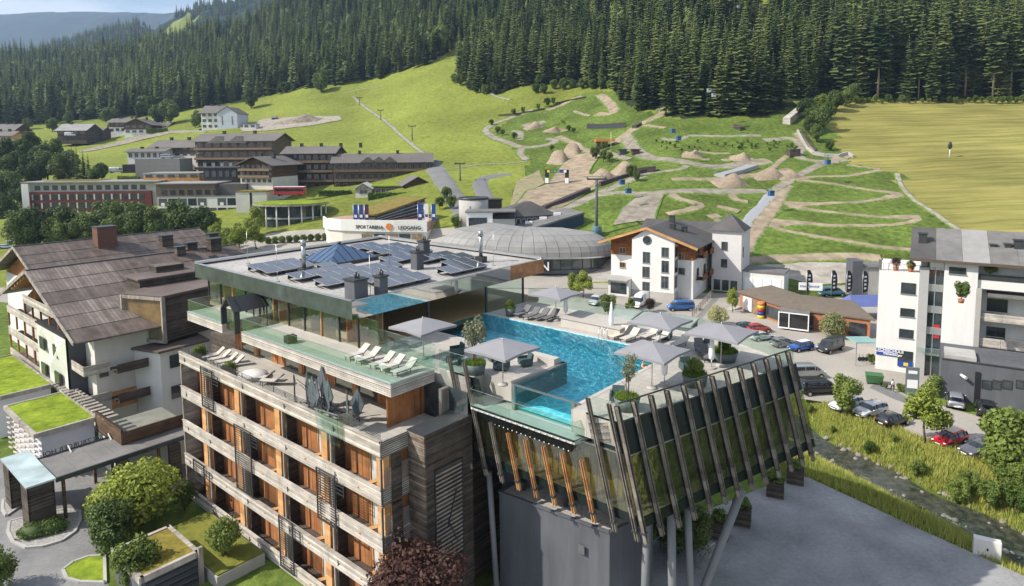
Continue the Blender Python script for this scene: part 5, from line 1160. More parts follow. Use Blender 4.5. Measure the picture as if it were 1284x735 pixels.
# ---------------- white chalet hotel in the middle
ch = Bld('chalet_hotel', 'white four-storey chalet hotel with orange timber gables, round window and corner turret', 'hotel', atz(839, 376, 0), (.86, -.51))
xl, _ = ch.hit(767, 360, 3.0); xb0, _ = ch.hit(792, 360); xb1, _ = ch.hit(845, 360); xr, _ = ch.hit(868, 360, 2.0)
_, zap = ch.hit(810, 293); _, ze = ch.hit(768, 303, 2.6)
ch.box('wall', M_white, xl, xr, 2.6, 17, 0, 8.2); ch.box('timber_storey', M_wchalet, xl - .05, xr + .05, 2.5, 17, 8.2, 11.6)
ch.box('bay', M_white, xb0, xb1, 0, 5, 1.4, 12.3); ch.box('plinth', M_conc, xb0 - .05, xb1 + .1, -.06, 5, 0, 1.4)
xm = (xl + xr) / 2; MB().hexa([(xb0, 0, 12.3), (xb1, 0, 12.3), (xb1, 5, 12.3), (xb0, 5, 12.3)], [(xm - .1, 0, 14.6), (xm + .1, 0, 14.6), (xm + .1, 5, 14.6), (xm - .1, 5, 14.6)]).build('gable_wall', M_white, ch.t)
ch.gable(xl, xr, 1.0, 17, 11.5, 14.7, 'y', 1.6, M_roofgrey, M_wchalet)
bbm = MB().beam((xm, -.7, 14.75), (xl - 1.7, -.7, 11.05), .15, .5).beam((xm, -.7, 14.75), (xr + 1.7, -.7, 11.05), .15, .5); bbm.build('barge_board', M_worange, ch.t)
rw = MB().lathe([(.95, 0), (.95, .12), (.75, .12), (.75, .05)], (0, 0, 0), 20); o = rw.build('round_window', M_greyw, ch.t, (xm, -.02, 12.2)); o.rotation_euler = (pi / 2, 0, 0)
pn = MB().lathe([(.74, 0), (.74, .06)], (0, 0, 0), 20).build('pane', M_win, o)
for a in ((806, 315.5, 815, 330.5), (805.5, 334, 814.5, 348.5), (805.5, 353, 814.5, 366)): ch.pwin(*a, frame=M_steel)
for a in ((829.5, 310, 838.5, 323), (829.5, 326.5, 838.5, 342.5), (829, 346, 838, 362)):
    w = ch.pwin(*a, frame=M_steel); xx, z1 = ch.hit(838.5, a[1]); _, z0 = ch.hit(838.5, a[3]); ch.winx(xb1, .3, 2.2, z0, z1, M_steel)
for a in ((777, 310, 784.5, 318.5), (777, 328.5, 784, 336)): ch.pwin(*a, y=2.5, frame=M_worange)
for a in ((851, 317, 858.5, 326), (851, 336, 858.5, 344.5)): ch.pwin(*a, y=2.5, frame=M_worange if a[1] < 320 else M_dark)
ch.box('entrance_block', M_white, xl + 1, xb0 - .1, -1.5, 2.6, 0, 3.4); ch.box('entrance_roof', M_conc, xl - 1.5, xb0 - .1, -2.5, 2.6, 3.4, 3.6)
ch.box('entrance_glass', M_win, xl + 1.6, xb0 - .6, -1.58, -1.48, .5, 2.8)
for (z, n) in ((3.9, 2), (8.6, 2)):
    for j in range(n):
        y0 = 4.5 + j * 5.5; f = ch.box('balcony_front', M_wchalet, xr + 1.5, xr + 1.62, y0, y0 + 3.2, z, z + 1.1); ch.box('balcony_floor', M_wdark, xr, xr + 1.6, y0, y0 + 3.2, z - .15, z)
        ch.winx(xr, y0 + .6, y0 + 2.2, z, z + 2.2, M_worange)
# turret
t0, ty = ch.hitz(893, 358, 0)
tp = 6.2
TX, TY = xr + 1.2, 13.0
ch.box('turret', mat('pale_render', (.60, .59, .575), .9, .05, .6), TX, TX + tp, TY, TY + 9, 0, 13.6)
MB().hexa([(TX - .7, TY - .7, 13.5), (TX + tp + .7, TY - .7, 13.5), (TX + tp + .7, TY + 7, 13.5), (TX - .7, TY + 7, 13.5)], [(TX + tp / 2 - .05, TY + 3, 17.0), (TX + tp / 2 + .05, TY + 3, 17.0), (TX + tp / 2 + .05, TY + 3.1, 17.0), (TX + tp / 2 - .05, TY + 3.1, 17.0)]).build('turret_roof', M_roofgrey, ch.t)
for z in (5.4, 9.2): ch.window(TX + 2, TX + 3.3, z, z + 1.8, TY)
for z in (7.5,): ch.winx(TX + tp, TY + 1.5, TY + 2.3, z, z + 2.4)
for k in range(3): ch.window(TX + .5 + k * 1.8, TX + 1.9 + k * 1.8, .3, 2.6, TY, sill=False)
ch.gable(xl + 2, xr + 3, 17, 30, 10.6, 13.8, 'x', 1.4, M_roofgrey, M_wbrown); ch.box('rear_wing', M_white, xl + 2, xr + 3, 17, 30, 0, 10.6)
ch.box('side_annexe', M_white, TX + tp + .1, TX + tp + 8.5, TY + 1.5, TY + 8, 0, 4.6); ch.box('annexe_roof', M_rooftar, TX + tp, TX + tp + 8.7, TY + 1.3, TY + 8.2, 4.6, 4.9)
for k in range(4): ch.box('door_panel', M_whitep, TX + tp + .5 + k * 1.9, TX + tp + 2.2 + k * 1.9, TY + 1.42, TY + 1.5, .2, 3.4)
for (x, y, z) in ((xm + 3, 8, 13.2), (xm + 5, 10, 12.6), (xm + 1, 14, 14.4)): chimney(ch.t, x, y, z, 1.0, 1.6, M_dark)

# ---------------- cable-car station with the curved roof
st_ = thing('cable_car_station', 'oval cable-car station with grey panelled dome roof over glass', 'station', (3.2, 166, 0), -.12)
SA, SB, z0s, z1s = 22.0, 11.5, 5.2, 11.3
def dome(u, v):
    """u round the oval, v 0 at eave to 1 at crown; crown line is a ridge bent to the left"""
    k = (1 - v) ; r = (1 - v ** 2.6) ** .5 if v < 1 else 0
    x = SA * cos(u) * (.42 + .58 * r) ; y = SB * sin(u) * r + 2.5 * (1 - (x / SA) ** 2)
    return (x, y, z0s + (z1s - z0s) * v + 1.2 * max(0, -cos(u)) * v)
NU, NV = 44, 5
for j in range(NV):
    for i in range(NU):
        u0, u1 = 2 * pi * i / NU + .0025, 2 * pi * (i + 1) / NU - .0025; v0, v1 = j / NV + .004, (j + 1) / NV
        q = [Vector(dome(u0, v0)), Vector(dome(u1, v0)), Vector(dome(u1, v1)), Vector(dome(u0, v1))]
        if (q[1] - q[0]).length < .02: continue
        MB().quad(*q).build('roof_panel', M_rooflight, st_)
un = MB()
for j in range(NV):
    for i in range(NU):
        un.quad(*[Vector(dome(2 * pi * (i + a) / NU, (j + b) / NV)) * .996 - Vector((0, 0, .05)) for a, b in ((0, 0), (1, 0), (1, 1), (0, 1))])
un.build('roof_shell', M_dark, st_)
def oval(f, dx=0): return [(SA * f * cos(2 * pi * i / 40) + dx, SB * f * sin(2 * pi * i / 40) + 2.5 * (1 - (f * cos(2 * pi * i / 40)) ** 2)) for i in range(40)]
MB().prism(oval(.93), 2.0, 5.2).build('glass_drum', mat('station_glass', (.08, .10, .095), .08, .5, .4, spec=.8), st_)
MB().prism(oval(1.02), 5.0, 5.3).build('eave_ring', M_alu, st_); MB().prism(oval(.98), 1.4, 2.2).build('gallery_band', M_greyw, st_); MB().prism(oval(.7), -.2, 1.4).build('base', M_conc, st_)
for i in range(24, 40): x, y = oval(.94)[i]; MB().beam((x, y, 2.2), (x, y, 5.0), .15, .15).build('mullion', M_dark, st_)
x, y = oval(.96)[31]; text_mesh('letter', 'N', 3.0, M_whitep, st_, (4.5, -SB + 2.3, 2.3), (pi / 2, 0, 0), .05, bold=.03)
B(5.0 - 1.2, 7.6, -SB + 2.42, -SB + 2.6, 2.2, 5.0).build('sign_board', M_black, st_)
bn = thing('purple_banner', 'purple banner wall with white lettering beside the station', 'banner', (24.6, 156.5, 0), .9)
B(0, 7, 0, .2, 1.6, 5.8).build('panel', M_purple, bn); text_mesh('lettering', 'LEOGANG', 1.0, M_whitep, bn, (.6, -.03, 3.8), (pi / 2, 0, 0), .01); MB().box(0, .2, 0, .2, 0, 1.6).box(6.8, 7, 0, .2, 0, 1.6).build('post', M_dark, bn)
# hall behind: blue metal shed, slate pyramid, concrete drum
sh = thing('lift_hall', 'long dark lift hall with blue metal wall behind the dome', 'lift hall', (0, 0, 0))
def zfix(px, py, Y): return aty(px, py, Y)
a, b = aty(660, 290, 174), aty(732, 268, 183); d = (b - a).normalized(); n_ = Vector((-d.y, d.x, 0)).normalized()
ZB_ = min(a.z, b.z)
MB().hexa([a - n_ * 0 + Vector((0, 0, -8)), b + Vector((0, 0, -8)), b + n_ * 9 + Vector((0, 0, -8)), a + n_ * 9 + Vector((0, 0, -8))], [a, b, b + n_ * 9, a + n_ * 9]).build('wall', mat('navy_sheet', (.035, .06, .11), .35, .1, 1, metal=.5), sh)
MB().hexa([a + Vector((0, 0, .02)) - n_ * .4, b + Vector((0, 0, .02)) - n_ * .4, b + n_ * 9.4 + Vector((0, 0, .02)), a + n_ * 9.4 + Vector((0, 0, .02))], [a + Vector((0, 0, .5)) - n_ * .4, b + Vector((0, 0, .5)) - n_ * .4, b + n_ * 9.4 + Vector((0, 0, .9)), a + n_ * 9.4 + Vector((0, 0, .9))]).build('roof', M_rooftar, sh)
for f in (.2, .45, .7): q = a.lerp(b, f) + n_ * 5; MB().box(q.x - 1, q.x + 1, q.y - .8, q.y + .8, q.z + .5, q.z + 1.2).build('skylight', M_whitep, sh)
ph = Bld('slate_hall', 'slate pyramid-roofed hall with row of windows beside the lift hall', 'hall', aty(632, 296, 180), (.93, .37))
_, zz = ph.hit(640, 272)
ph.box('wall', M_greyw, 0, 15, 0, 9, -3, zz)
for k in range(9): ph.window(.5 + k * 1.6, 1.7 + k * 1.6, zz - 3.4, zz - .6, 0, frame=M_whitep, sill=False, mull=0)
MB().hexa([(-4, -1, zz), (16, -1, zz), (16, 10, zz), (-4, 10, zz)], [(8, 4, zz + 3.6), (10, 4, zz + 3.6), (10, 5, zz + 3.6), (8, 5, zz + 3.6)]).build('roof', M_roofgrey, ph.t)
dr = thing('concrete_drum', 'round pale concrete drum with dark rim and number 1', 'tower', aty(594, 268, 188))
MB().lathe([(4.2, -4), (4.2, 4.2)], (0, 0, 0), 28).build('wall', M_conc, dr); MB().lathe([(4.3, 4.2), (4.3, 4.7), (3.9, 4.7), (3.9, 4.5)], (0, 0, 0), 28).build('rim', M_dark, dr)
text_mesh('number', '1', 2.2, M_whitep, dr, (-1.8, -4.25, 1.4), (pi / 2, 0, 0), .05, bold=.04)
tk_ = Bld('ticket_house', 'low white and grey ticket house in front of the concrete drum', 'kiosk', aty(585, 290, 176), (1, 0))
tk_.box('wall', M_whitep, 0, 7, 0, 7, -2, 5.0); tk_.box('grey_wall', M_steel, 7, 13, -.1, 7, -2, 3.2); tk_.box('roof', M_rooftar, -.3, 13.2, -.4, 7.2, 5.0, 5.3); tk_.window(.6, 5.5, -.5, 3.6, 0, mull=4, sill=False)
kb = Bld('dark_kiosk', 'dark timber kiosk with chimney beside the concrete drum', 'kiosk', aty(612, 266, 190), (1, .1)); kb.box('wall', M_wdark, 0, 4, 0, 4, -3, 3.4); kb.box('roof', M_dark, -.3, 4.3, -.3, 4.3, 3.4, 3.7)
MB().box(0, 4.6, -2, -1.6, -2, .6).build('orange_fence', M_orange, kb.t, (4, 0, 0))

# ---------------- ski school with low brown roofs
ss = thing('ski_school', 'low ski school building with two brown roofs and orange brick walls', 'ski school', (0, 0, 0))
def poly_roof(pix, z, zr, matl, name):
    """pix: eave front-left, ridge back-left, ridge back-right, eave front-right"""
    P = [atz(pix[0][0], pix[0][1], z), atz(pix[1][0], pix[1][1], zr), atz(pix[2][0], pix[2][1], zr), atz(pix[3][0], pix[3][1], z)]
    return P, MB().hexa([p - Vector((0, 0, .25)) for p in P], P).build(name, matl, ss)
Pa, r1 = poly_roof([(923.5, 365), (967, 357.5), (1004, 369.5), (987, 386)], 3.4, 4.6, mat('brown_shingle', (.135, .11, .085), .85, .12, 1.2, var2=.12), 'roof')
Pb, r2 = poly_roof([(987, 386), (1004, 369.5), (1070, 377), (1098, 401)], 3.4, 4.6, MATS['brown_shingle'], 'roof')
def walls(P, k, z, matl):
    c = sum(P, Vector()) / 4; return MB().prism([((c + (p - c) * k).x, (c + (p - c) * k).y) for p in P], 0, z).build('wall', matl, ss)
walls(Pa, .9, 3.3, M_brick); walls(Pb, .9, 3.3, M_brick)
def front_item(P, t0, t1, z0, z1, matl, name, off=.25):
    c = sum(P, Vector()) / 4; a, b = c + (P[0] - c) * .9, c + (P[3] - c) * .9; d = b - a; s = Vector((d.y, -d.x, 0)).normalized() * off; p, q = a + d * t0, a + d * t1
    return MB().hexa([(p.x, p.y, z0), (q.x, q.y, z0), (q.x + s.x, q.y + s.y, z0), (p.x + s.x, p.y + s.y, z0)], [(p.x, p.y, z1), (q.x, q.y, z1), (q.x + s.x, q.y + s.y, z1), (p.x + s.x, p.y + s.y, z1)]).build(name, matl, ss)
front_item(Pa, .1, .3, .3, 2.8, M_whitep, 'shop_window'); front_item(Pa, .33, .5, .3, 2.8, M_winwarm, 'shop_window'); front_item(Pa, .55, .95, .6, 2.6, M_win, 'shop_window')
front_item(Pb, .1, .3, .2, 2.5, M_win, 'shop_window'); front_item(Pb, .55, .7, .2, 2.4, M_win, 'door'); front_item(Pb, .75, .95, .2, 2.4, M_win, 'shop_window')
for k in range(5): front_item(Pa, -.06, .06, .1 * k, .1 * k + .12, M_conc, 'step', 2.5 - .45 * k)
ad = thing('advertising_pillar', 'round pillar striped blue yellow and red beside the ski school steps', 'pillar', atz(954, 399, 0))
for k, m_ in enumerate((M_yellow, M_blue, M_red, M_yellow, M_orange)): MB().lathe([(.62, k * .62), (.62, k * .62 + .6)], (0, 0, 0), 16).build('band', m_, ad)
tl = Bld('black_trailer', 'black glazed exhibition trailer with white frame in front of the ski school', 'trailer', atz(976, 413, 0), (.86, -.52))
x1, _ = tl.hit(1013, 425); tl.box('body', mat('black_gloss', (.02, .02, .022), .12, .2, 1, spec=.7), .1, x1 - .1, .1, 3.2, .5, 3.1); tl.box('roof', M_rooftar, -.05, x1 + .05, -.05, 3.4, 3.1, 3.3)
fm_ = MB()
for x in (0, x1 * .35, x1): fm_.box(x - .08, x + .08, -.06, .08, .3, 3.2)
fm_.box(0, x1, -.06, .08, .3, .5).box(0, x1, -.07, .08, 3.02, 3.2); fm_.build('frame', M_whitep, tl.t)
for k in range(3): tl.box('end_pane', M_win, x1 - .1, x1 + .02, .3 + k, 1.1 + k, .6, 3.0)
for x in (1.0, x1 - 1): MB().tube((x, .3, .35), (x, .6, .35), .35, n=12).build('wheel', M_black, tl.t)
# feather flags behind the ski school
for k, px in enumerate((1011, 1042, 1061, 1081)):
    f = thing('feather_flag', 'black feather flag with white lettering on the gravel lot', 'flag', atz(px, 372 + k * .6, .3), .3, 'black feather flags behind the ski school')
    MB().tube((0, 0, 0), (0, 0, 5.6), .05, .03, 6).build('pole', M_alu, f)
    P = [(0, 1.0), (1.3, 1.3), (1.5, 3.2), (1.3, 4.8), (.7, 5.6), (0, 5.6)]
    MB().hexa([(x, -.03, z) for x, z in P], [(x, .03, z) for x, z in P]).build('cloth', M_black, f)
    for j in range(4): MB().box(.35, .9, -.06, -.035, 1.8 + j * .8, 2.2 + j * .8).build('lettering', M_whitep, f)
    MB().box(-.5, .5, -.5, .5, 0, .1).build('base', M_dark, f)
wb = thing('white_banner', 'long white banner with blue lettering behind the ski school roof', 'banner', atz(1001, 373, 0), -.25)
B(0, 4.6, 0, .1, 1.6, 3.2).build('cloth', M_whitep, wb); text_mesh('lettering', 'KRALLERHOF', .62, M_blue, wb, (.25, -.03, 2.2), (pi / 2, 0, 0), .01); MB().box(0, .1, 0, .1, 0, 1.6).box(4.5, 4.6, 0, .1, 0, 1.6).build('post', M_dark, wb)
mono = Bld('grey_shed', 'tall dark grey concrete block at the edge of the gravel lot', 'shed', atz(1087, 372, 0), (1, -.15)); mono.box('wall', M_greyw, -3, -1, 0, 4, 0, 7.5); mono.box('wall', M_conc, -1, 9, .5, 6, 0, 6.0); mono.box('roof', M_rooftar, -1.2, 9.2, .2, 6.3, 6.0, 6.3)
bt = thing('blue_tent', 'blue canvas tent roof beside the white apartment house', 'tent', atz(1085, 398, 0))
MB().hexa([(-4, -2.5, 2.6), (4, -2.5, 2.6), (4, 2.5, 2.6), (-4, 2.5, 2.6)], [(-3, -.2, 4.2), (3, -.2, 4.2), (3, .2, 4.2), (-3, .2, 4.2)]).build('canvas', mat('blue_canvas', (.10, .13, .32), .8, .1, 1), bt)
MB().box(-3.9, -3.7, -2.4, -2.2, 0, 2.6).box(3.7, 3.9, -2.4, -2.2, 0, 2.6).box(-3.9, -3.7, 2.2, 2.4, 0, 2.6).box(3.7, 3.9, 2.2, 2.4, 0, 2.6).build('pole', M_alu, bt)
# ------------------------------------------------------------------ village behind: each house where it stands on the slope
def house(name, label, cat, px0, px1, pyb, pye, pyr, Y, depth, ridge='x', tilt=0.0, low=None, up=None, roof=None, lowfrac=.35, rows=3, cols=6, balc=False, over=1.0, ww=.62, win=None, group=None, chim=2, parapet=False):
    a, b = aty(px0, pyb, Y), aty(px1, pyb, Y + tilt * 10); d = b - a; d.z = 0
    h = Bld(name, label, cat, (a.x, a.y, min(a.z, b.z)), d, group); L = d.length
    _, ze = h.hit((px0 + px1) / 2, pye); _, zr = h.hit((px0 + px1) / 2, pyr, depth / 2 if ridge == 'x' else 0)
    low, up = low or M_white, up or M_wbrown; zl = ze * lowfrac
    h.box('wall', low, 0, L, 0, depth, -6, zl); h.box('upper_wall', up, -.05, L + .05, -.05, depth + .05, zl, ze)
    if ridge == 'flat':
        h.box('roof', roof or M_rooftar, -.4, L + .4, -.4, depth + .4, ze, ze + .35)
    else: h.gable(0, L, 0, depth, ze, max(zr, ze + 1.2), ridge, over, roof or M_roofgrey, up)
    rh = ze / rows; cw = L / cols
    for r in range(rows):
        for c in range(cols):
            x0 = cw * (c + .5) - cw * ww / 2; h.window(x0, x0 + cw * ww, r * rh + rh * .28, r * rh + rh * .82, -.05, frame=(M_conc if r == 0 or (up is not M_greytim and up is not M_wbrown) else M_wgreyX) if win is None else win, sill=False, mull=1, fr=.1)
        if balc and r > 0:
            h.box('balcony_floor', M_wdark, .2, L - .2, -1.6, -.05, r * rh - .1, r * rh + .05); h.box('balcony_front', M_balc, .2, L - .2, -1.7, -1.6, r * rh, r * rh + .95)
    for k in range(chim): chimney(h.t, L * (.25 + .4 * k), depth * .5, max(zr, ze) - .6, 1.1, 1.9, M_dark)
    return h
M_balc = mat('village_balcony', (.19, .135, .09), .85, .15, 1.5)
M_slate = mat('slate_brown_roof', (.14, .125, .115), .7, .12, .8, var2=.1)
M_greytim = mat('brown_timber', (.13, .095, .07), .85, .15, 1.5)
hb = house('chalet_hotel', 'large brown timber chalet hotel with white lower floors and twin dormers', 'hotel', 247, 345, 224, 176, 168, 300, 16, 'x', -.6, M_cream, M_greytim, M_slate, .42, 4, 9, True, 1.5)
for f in (.3, .55):
    L_ = hb.hit(345, 200)[0]; x = L_ * f; _, zd = hb.hit(290, 178); MB().hexa([(x - 5, -1.4, zd - .5), (x + 5, -1.4, zd - .5), (x + 5, 5, zd - .5), (x - 5, 5, zd - .5)], [(x - .1, -1.4, zd + 2.6), (x + .1, -1.4, zd + 2.6), (x + .1, 6, zd + 2.6), (x - .1, 6, zd + 2.6)]).build('dormer', M_slate, hb.t)
house('chalet_house', 'brown chalet with grey gable roof above the grey retaining wall', 'house', 190, 246, 197, 184, 176, 310, 14, 'x', -.4, M_cream, M_greytim, M_slate, .3, 2, 6, over=1.4)
house('white_house', 'small white house with flat brown roof beside the camper van', 'house', 160, 206, 200, 190, 188, 300, 10, 'x', 0, M_white, M_white, M_slate, .8, 1, 6, over=1.2)
rwl = Bld('retaining_wall', 'long grey concrete retaining wall below the white house', 'wall', aty(170, 217, 285), (1, .02)); rwl.box('wall', mat('grey_block', (.20, .195, .185), .9, .1, 1), 0, 19, 0, 12, -4, 6.0); rwl.box('garage_opening', M_black, -6, 0, 1, 10, 0, 3.6)
house('garage_row', 'low flat-roofed garage row with pale roof in front of the retaining wall', 'garage', 180, 250, 224, 218, 217, 270, 14, 'flat', 0, M_worange, M_conc, M_rooflight, .7, 1, 5, win=M_dark, chim=0)
house('dark_pavilion', 'dark glazed pavilion beside the timber hotel', 'pavilion', 256, 298, 226, 211, 210, 262, 12, 'flat', 0, M_black, M_black, M_dark, .5, 1, 5, win=M_dark, chim=0)
house('timber_inn', 'dark timber inn with broad gable and flower balconies', 'inn', 302, 342, 231, 206, 197, 252, 16, 'y', -.4, M_cream, M_wbrown, M_slate, .35, 3, 6, True, 1.8)
house('glass_front_house', 'dark hotel wing with long glazed balconies and slate roof', 'hotel', 357, 420, 240, 192, 184, 268, 16, 'x', 0, M_greyw, M_wdark, M_slate, .3, 4, 7, True, 1.2, .7, M_dark, chim=4)
hl = house('long_chalet_hotel', 'long brown timber hotel with three small gables in its roof', 'hotel', 419, 541, 238, 203, 193, 262, 16, 'x', .5, M_wbrown, M_greytim, M_slate, .3, 3, 13, True, 1.2, .55)
Lh = hl.hit(541, 210)[0]
for f in (.35, .46, .57):
    _, zd = hl.hit(480, 203); x = Lh * f; MB().hexa([(x - 3, -1.3, zd - .1), (x + 3, -1.3, zd - .1), (x + 3, 6, zd - .1), (x - 3, 6, zd - .1)], [(x - .1, -1.3, zd + 2), (x + .1, -1.3, zd + 2), (x + .1, 7, zd + 2), (x - .1, 7, zd + 2)]).build('dormer', M_slate, hl.t)
house('gable_annexe', 'small brown gabled annexe at the end of the long timber hotel', 'annexe', 508, 540, 247, 231, 222, 238, 12, 'y', .3, M_conc, M_wbrown, M_slate, .4, 2, 3, False, 1.2, chim=0)
house('terrace_pavilion', 'low terrace pavilion with green roof strip before the long hotel', 'pavilion', 466, 508, 244, 234, 232, 240, 8, 'flat', 0, M_wbrown, M_wbrown, M_lawn, .3, 1, 7, ww=.8, chim=0)
house('entrance_gable', 'little pale arched entrance gable of the timber hotel', 'porch', 446, 466, 246, 236, 230, 238, 6, 'y', 0, M_cream, M_wgreyX, M_cream, .4, 1, 1, False, .6, ww=.5, chim=0)
# chalets on the upper meadow
house('farm_chalet', 'white chalet with dark timber gable on the upper meadow', 'house', 137, 172, 166, 153, 149, 470, 14, 'x', 0, M_white, M_wbrown, M_slate, .5, 2, 5, over=1.6)
house('farm_chalet', 'second chalet with glazed gable beside the first on the meadow', 'house', 156, 190, 168, 156, 149, 455, 14, 'y', 0, M_white, M_wbrown, M_slate, .45, 2, 4, over=2.0)
house('long_chalet', 'low chalet with long dark balcony behind the hedge', 'house', 176, 210, 166, 158, 154, 475, 12, 'x', 0, M_white, M_wbrown, M_slate, .4, 1, 7, over=1.5, balc=False)
house('barn', 'long barn with pale metal roof and white bus parked in front', 'barn', 72, 108, 169, 163, 156, 440, 16, 'x', 0, M_wdark, M_wdark, M_rooflight, .4, 1, 4, over=1.4, chim=1)
house('barn', 'small dark barn beside the long pale-roofed one', 'barn', 110, 128, 169, 164, 160, 455, 10, 'x', 0, M_wdark, M_wdark, M_slate, .4, 1, 2, chim=0)
house('farmhouse', 'brown farmhouse half hidden by trees at the valley road', 'house', -6, 18, 172, 163, 156, 420, 14, 'x', 0, M_brick, M_wbrown, M_slate, .4, 2, 4, over=1.4)
house('farmhouse', 'orange-walled house with terrace beyond the trees', 'house', -14, 16, 180, 170, 165, 390, 10, 'x', 0, M_white, M_worange, M_slate, .5, 1, 4)
hn = house('unfinished_house', 'tall white house half wrapped in scaffold sheeting by the building site', 'house', 253, 275, 162, 141, 133, 430, 20, 'x', 0, M_white, M_white, M_slate, .7, 3, 3, over=1.6)
house('unfinished_house', 'blue-white gable wing of the house beside the building site', 'house', 273, 298, 162, 142, 134, 428, 18, 'y', 0, mat('blue_white_sheeting', (.50, .54, .62), .8, .08, 1), MATS['blue_white_sheeting'], M_slate, .5, 1, 2, ww=.12, over=.6, chim=0)
house('site_cabin', 'white site cabin beside the rubble heap', 'cabin', 305, 321, 161, 156, 154, 420, 6, 'flat', 0, M_white, M_white, M_slate, .5, 1, 2, chim=0)
ex = thing('excavator', 'small yellow excavator on the building site', 'excavator', onland(345, 150))
MB().box(-2, 2, -1.4, 1.4, .2, 1.0).build('tracks', M_black, ex); MB().box(-1.6, 1.4, -1.2, 1.2, 1.0, 2.6).build('cab', M_conc, ex); MB().beam((1.2, 0, 2), (3.4, 0, 4.4), .4, .5).beam((3.4, 0, 4.4), (5, 0, 2.2), .35, .4).build('boom', M_yellow, ex)
# red and white hotel below
rh = Bld('red_hotel', 'long hotel with red clad front and grey upper storey', 'hotel', aty(31, 277, 262), (1, .03))
L1 = rh.hit(190, 250)[0]; _, zt = rh.hit(100, 229); _, zr_ = rh.hit(100, 240.5)
rh.box('wall', M_conc, 0, L1 + 3, 1.0, 16, -4, zt); rh.box('red_front', M_redwall, 2.6, L1, 0, 1, -4, zr_); rh.box('end_wall', M_white, -.1, 2.6, -.4, 16, -4, zt - .3)
rh.box('roof', M_rooflight, -.4, L1 + 3.4, -.3, 16.4, zt, zt + .4); rh.box('sedum', M_moss, 6, 26, 4, 15, zt + .4, zt + .6)
n = 13
for k in range(n):
    x = 4.2 + (L1 - 5.5) * k / n
    for py0, py1 in ((243.5, 250.5), (254, 261), (264, 271)):
        _, a = rh.hit(100, py0); _, b = rh.hit(100, py1); w = rh.window(x, x + 1.9 + (k % 3) * .3, b, a, 0, frame=M_dark, sill=False, mull=1)
        rh.box('shutter', M_curtain if k % 2 else M_conc, x - .7, x - .1, -.06, .0, b, a)
    _, a = rh.hit(100, 232.5); _, b = rh.hit(100, 238.5); rh.window(x, x + 2.2, b, a, 1.0, frame=M_greyw, sill=False)
wh = Bld('white_grid_hotel', 'white and dark chequered hotel block with timber top storey', 'hotel', aty(200, 285, 246), (1, .02))
L2 = wh.hit(297, 260)[0]; _, z2 = wh.hit(240, 247); _, z3 = wh.hit(240, 231)
wh.box('wall', M_white, 0, L2, 0, 16, -4, z2); wh.box('top_storey', M_greytim, -1, L2 - 8, 1, 16, z2, z3); wh.box('roof', M_rooflight, -1.3, L2 - 7.6, .6, 16.4, z3, z3 + .35); wh.box('lower_roof', M_rooftar, -.2, L2 + .2, -.2, 16, z2, z2 + .25)
wh.box('dark_head', M_roofgrey, L2 - 8, L2 + 3, 2, 14, z2, z3 - .2)
nr, nc = 4, 8
for r in range(nr):
    for c in range(nc):
        if (r * 3 + c * 2) % 7 == 5: continue
        x0 = L2 * c / nc + .25; z0 = -3.2 + (z2 + 3.0) * r / nr; w = wh.window(x0, x0 + L2 / nc - .5, z0 + .5, z0 + (z2 + 3) / nr - .4, 0, frame=M_dark, sill=False, mull=2, pane=M_greyw if (r + c) % 2 else M_win)
        if (r + c) % 2: wh.box('white_square', M_whitep, x0 + .9, x0 + 2.2, -.09, -.05, z0 + .5, z0 + 1.6)
for c in range(7): wh.window(1 + c * 3.2, 3 + c * 3.2, z2 + .8, z2 + 2.6, 1.0, frame=M_dark, sill=False)
wb_ = Bld('white_block', 'plain white wall block with dark slit beside the chequered hotel', 'building', aty(297, 274, 240), (1, .05)); L3 = wb_.hit(335, 260)[0]; _, z4 = wb_.hit(310, 241); wb_.box('wall', M_cream, 0, L3, 0, 12, -4, z4); wb_.box('slit', M_black, L3 * .45, L3 * .52, -.05, .02, -1, z4 - .2); wb_.box('roof', M_moss, -.2, L3 + .2, -.2, 12.2, z4, z4 + .3)
tp_ = Bld('turf_pavilion', 'round glass pavilion with bright turf roof on slim columns', 'pavilion', aty(356, 289, 214), (1, 0)); _, z5 = tp_.hit(356, 259)
def ell(a, b, n=36): return [(a * cos(2 * pi * i / n), b * sin(2 * pi * i / n) + 8) for i in range(n)]
MB().prism(ell(12.5, 9.5), z5, z5 + .5).build('roof_edge', M_wgreyX, tp_.t); MB().prism(ell(12.1, 9.1), z5 + .5, z5 + .75).build('turf_roof', M_lawn, tp_.t); MB().prism(ell(10.3, 7.3), -3, z5).build('glass_wall', M_win, tp_.t); MB().prism(ell(10.6, 7.6), z5 * .45, z5 * .45 + .5).build('floor_band', M_conc, tp_.t)
for i in range(18, 37, 2): x, y = ell(11.6, 8.6)[i % 36]; MB().tube((x, y, -3), (x, y, z5), .25, n=8).build('column', M_cream, tp_.t)
# sport arena
sa = Bld('sport_arena', 'curved white sports shop with sign band and sedum roof', 'shop', (-56, 188, 2.2), (1, -.12)); 
arc = [(0, 6), (3, 1.5), (8, -1), (16, -2.6), (24, -3.2), (32, -3.2), (33, -3)]
arcb = [(33, 14), (24, 15), (12, 15), (3, 13)]
MB().prism(arc + arcb, 0, 6.4).build('wall', M_cream, sa.t)
bandp = [(-.5, 6), (2.6, 1.1), (7.8, -1.5), (16, -3.1), (24, -3.7), (33.2, -3.6)]
for a, b in zip(bandp[:-1], bandp[1:]): MB().hexa([(a[0], a[1], 6.4), (b[0], b[1], 6.4), (b[0], b[1] + .5, 6.4), (a[0] + .3, a[1] + .5, 6.4)], [(a[0], a[1], 9.6), (b[0], b[1], 9.6), (b[0], b[1] + .5, 9.6), (a[0] + .3, a[1] + .5, 9.6)]).build('sign_band', M_white, sa.t)
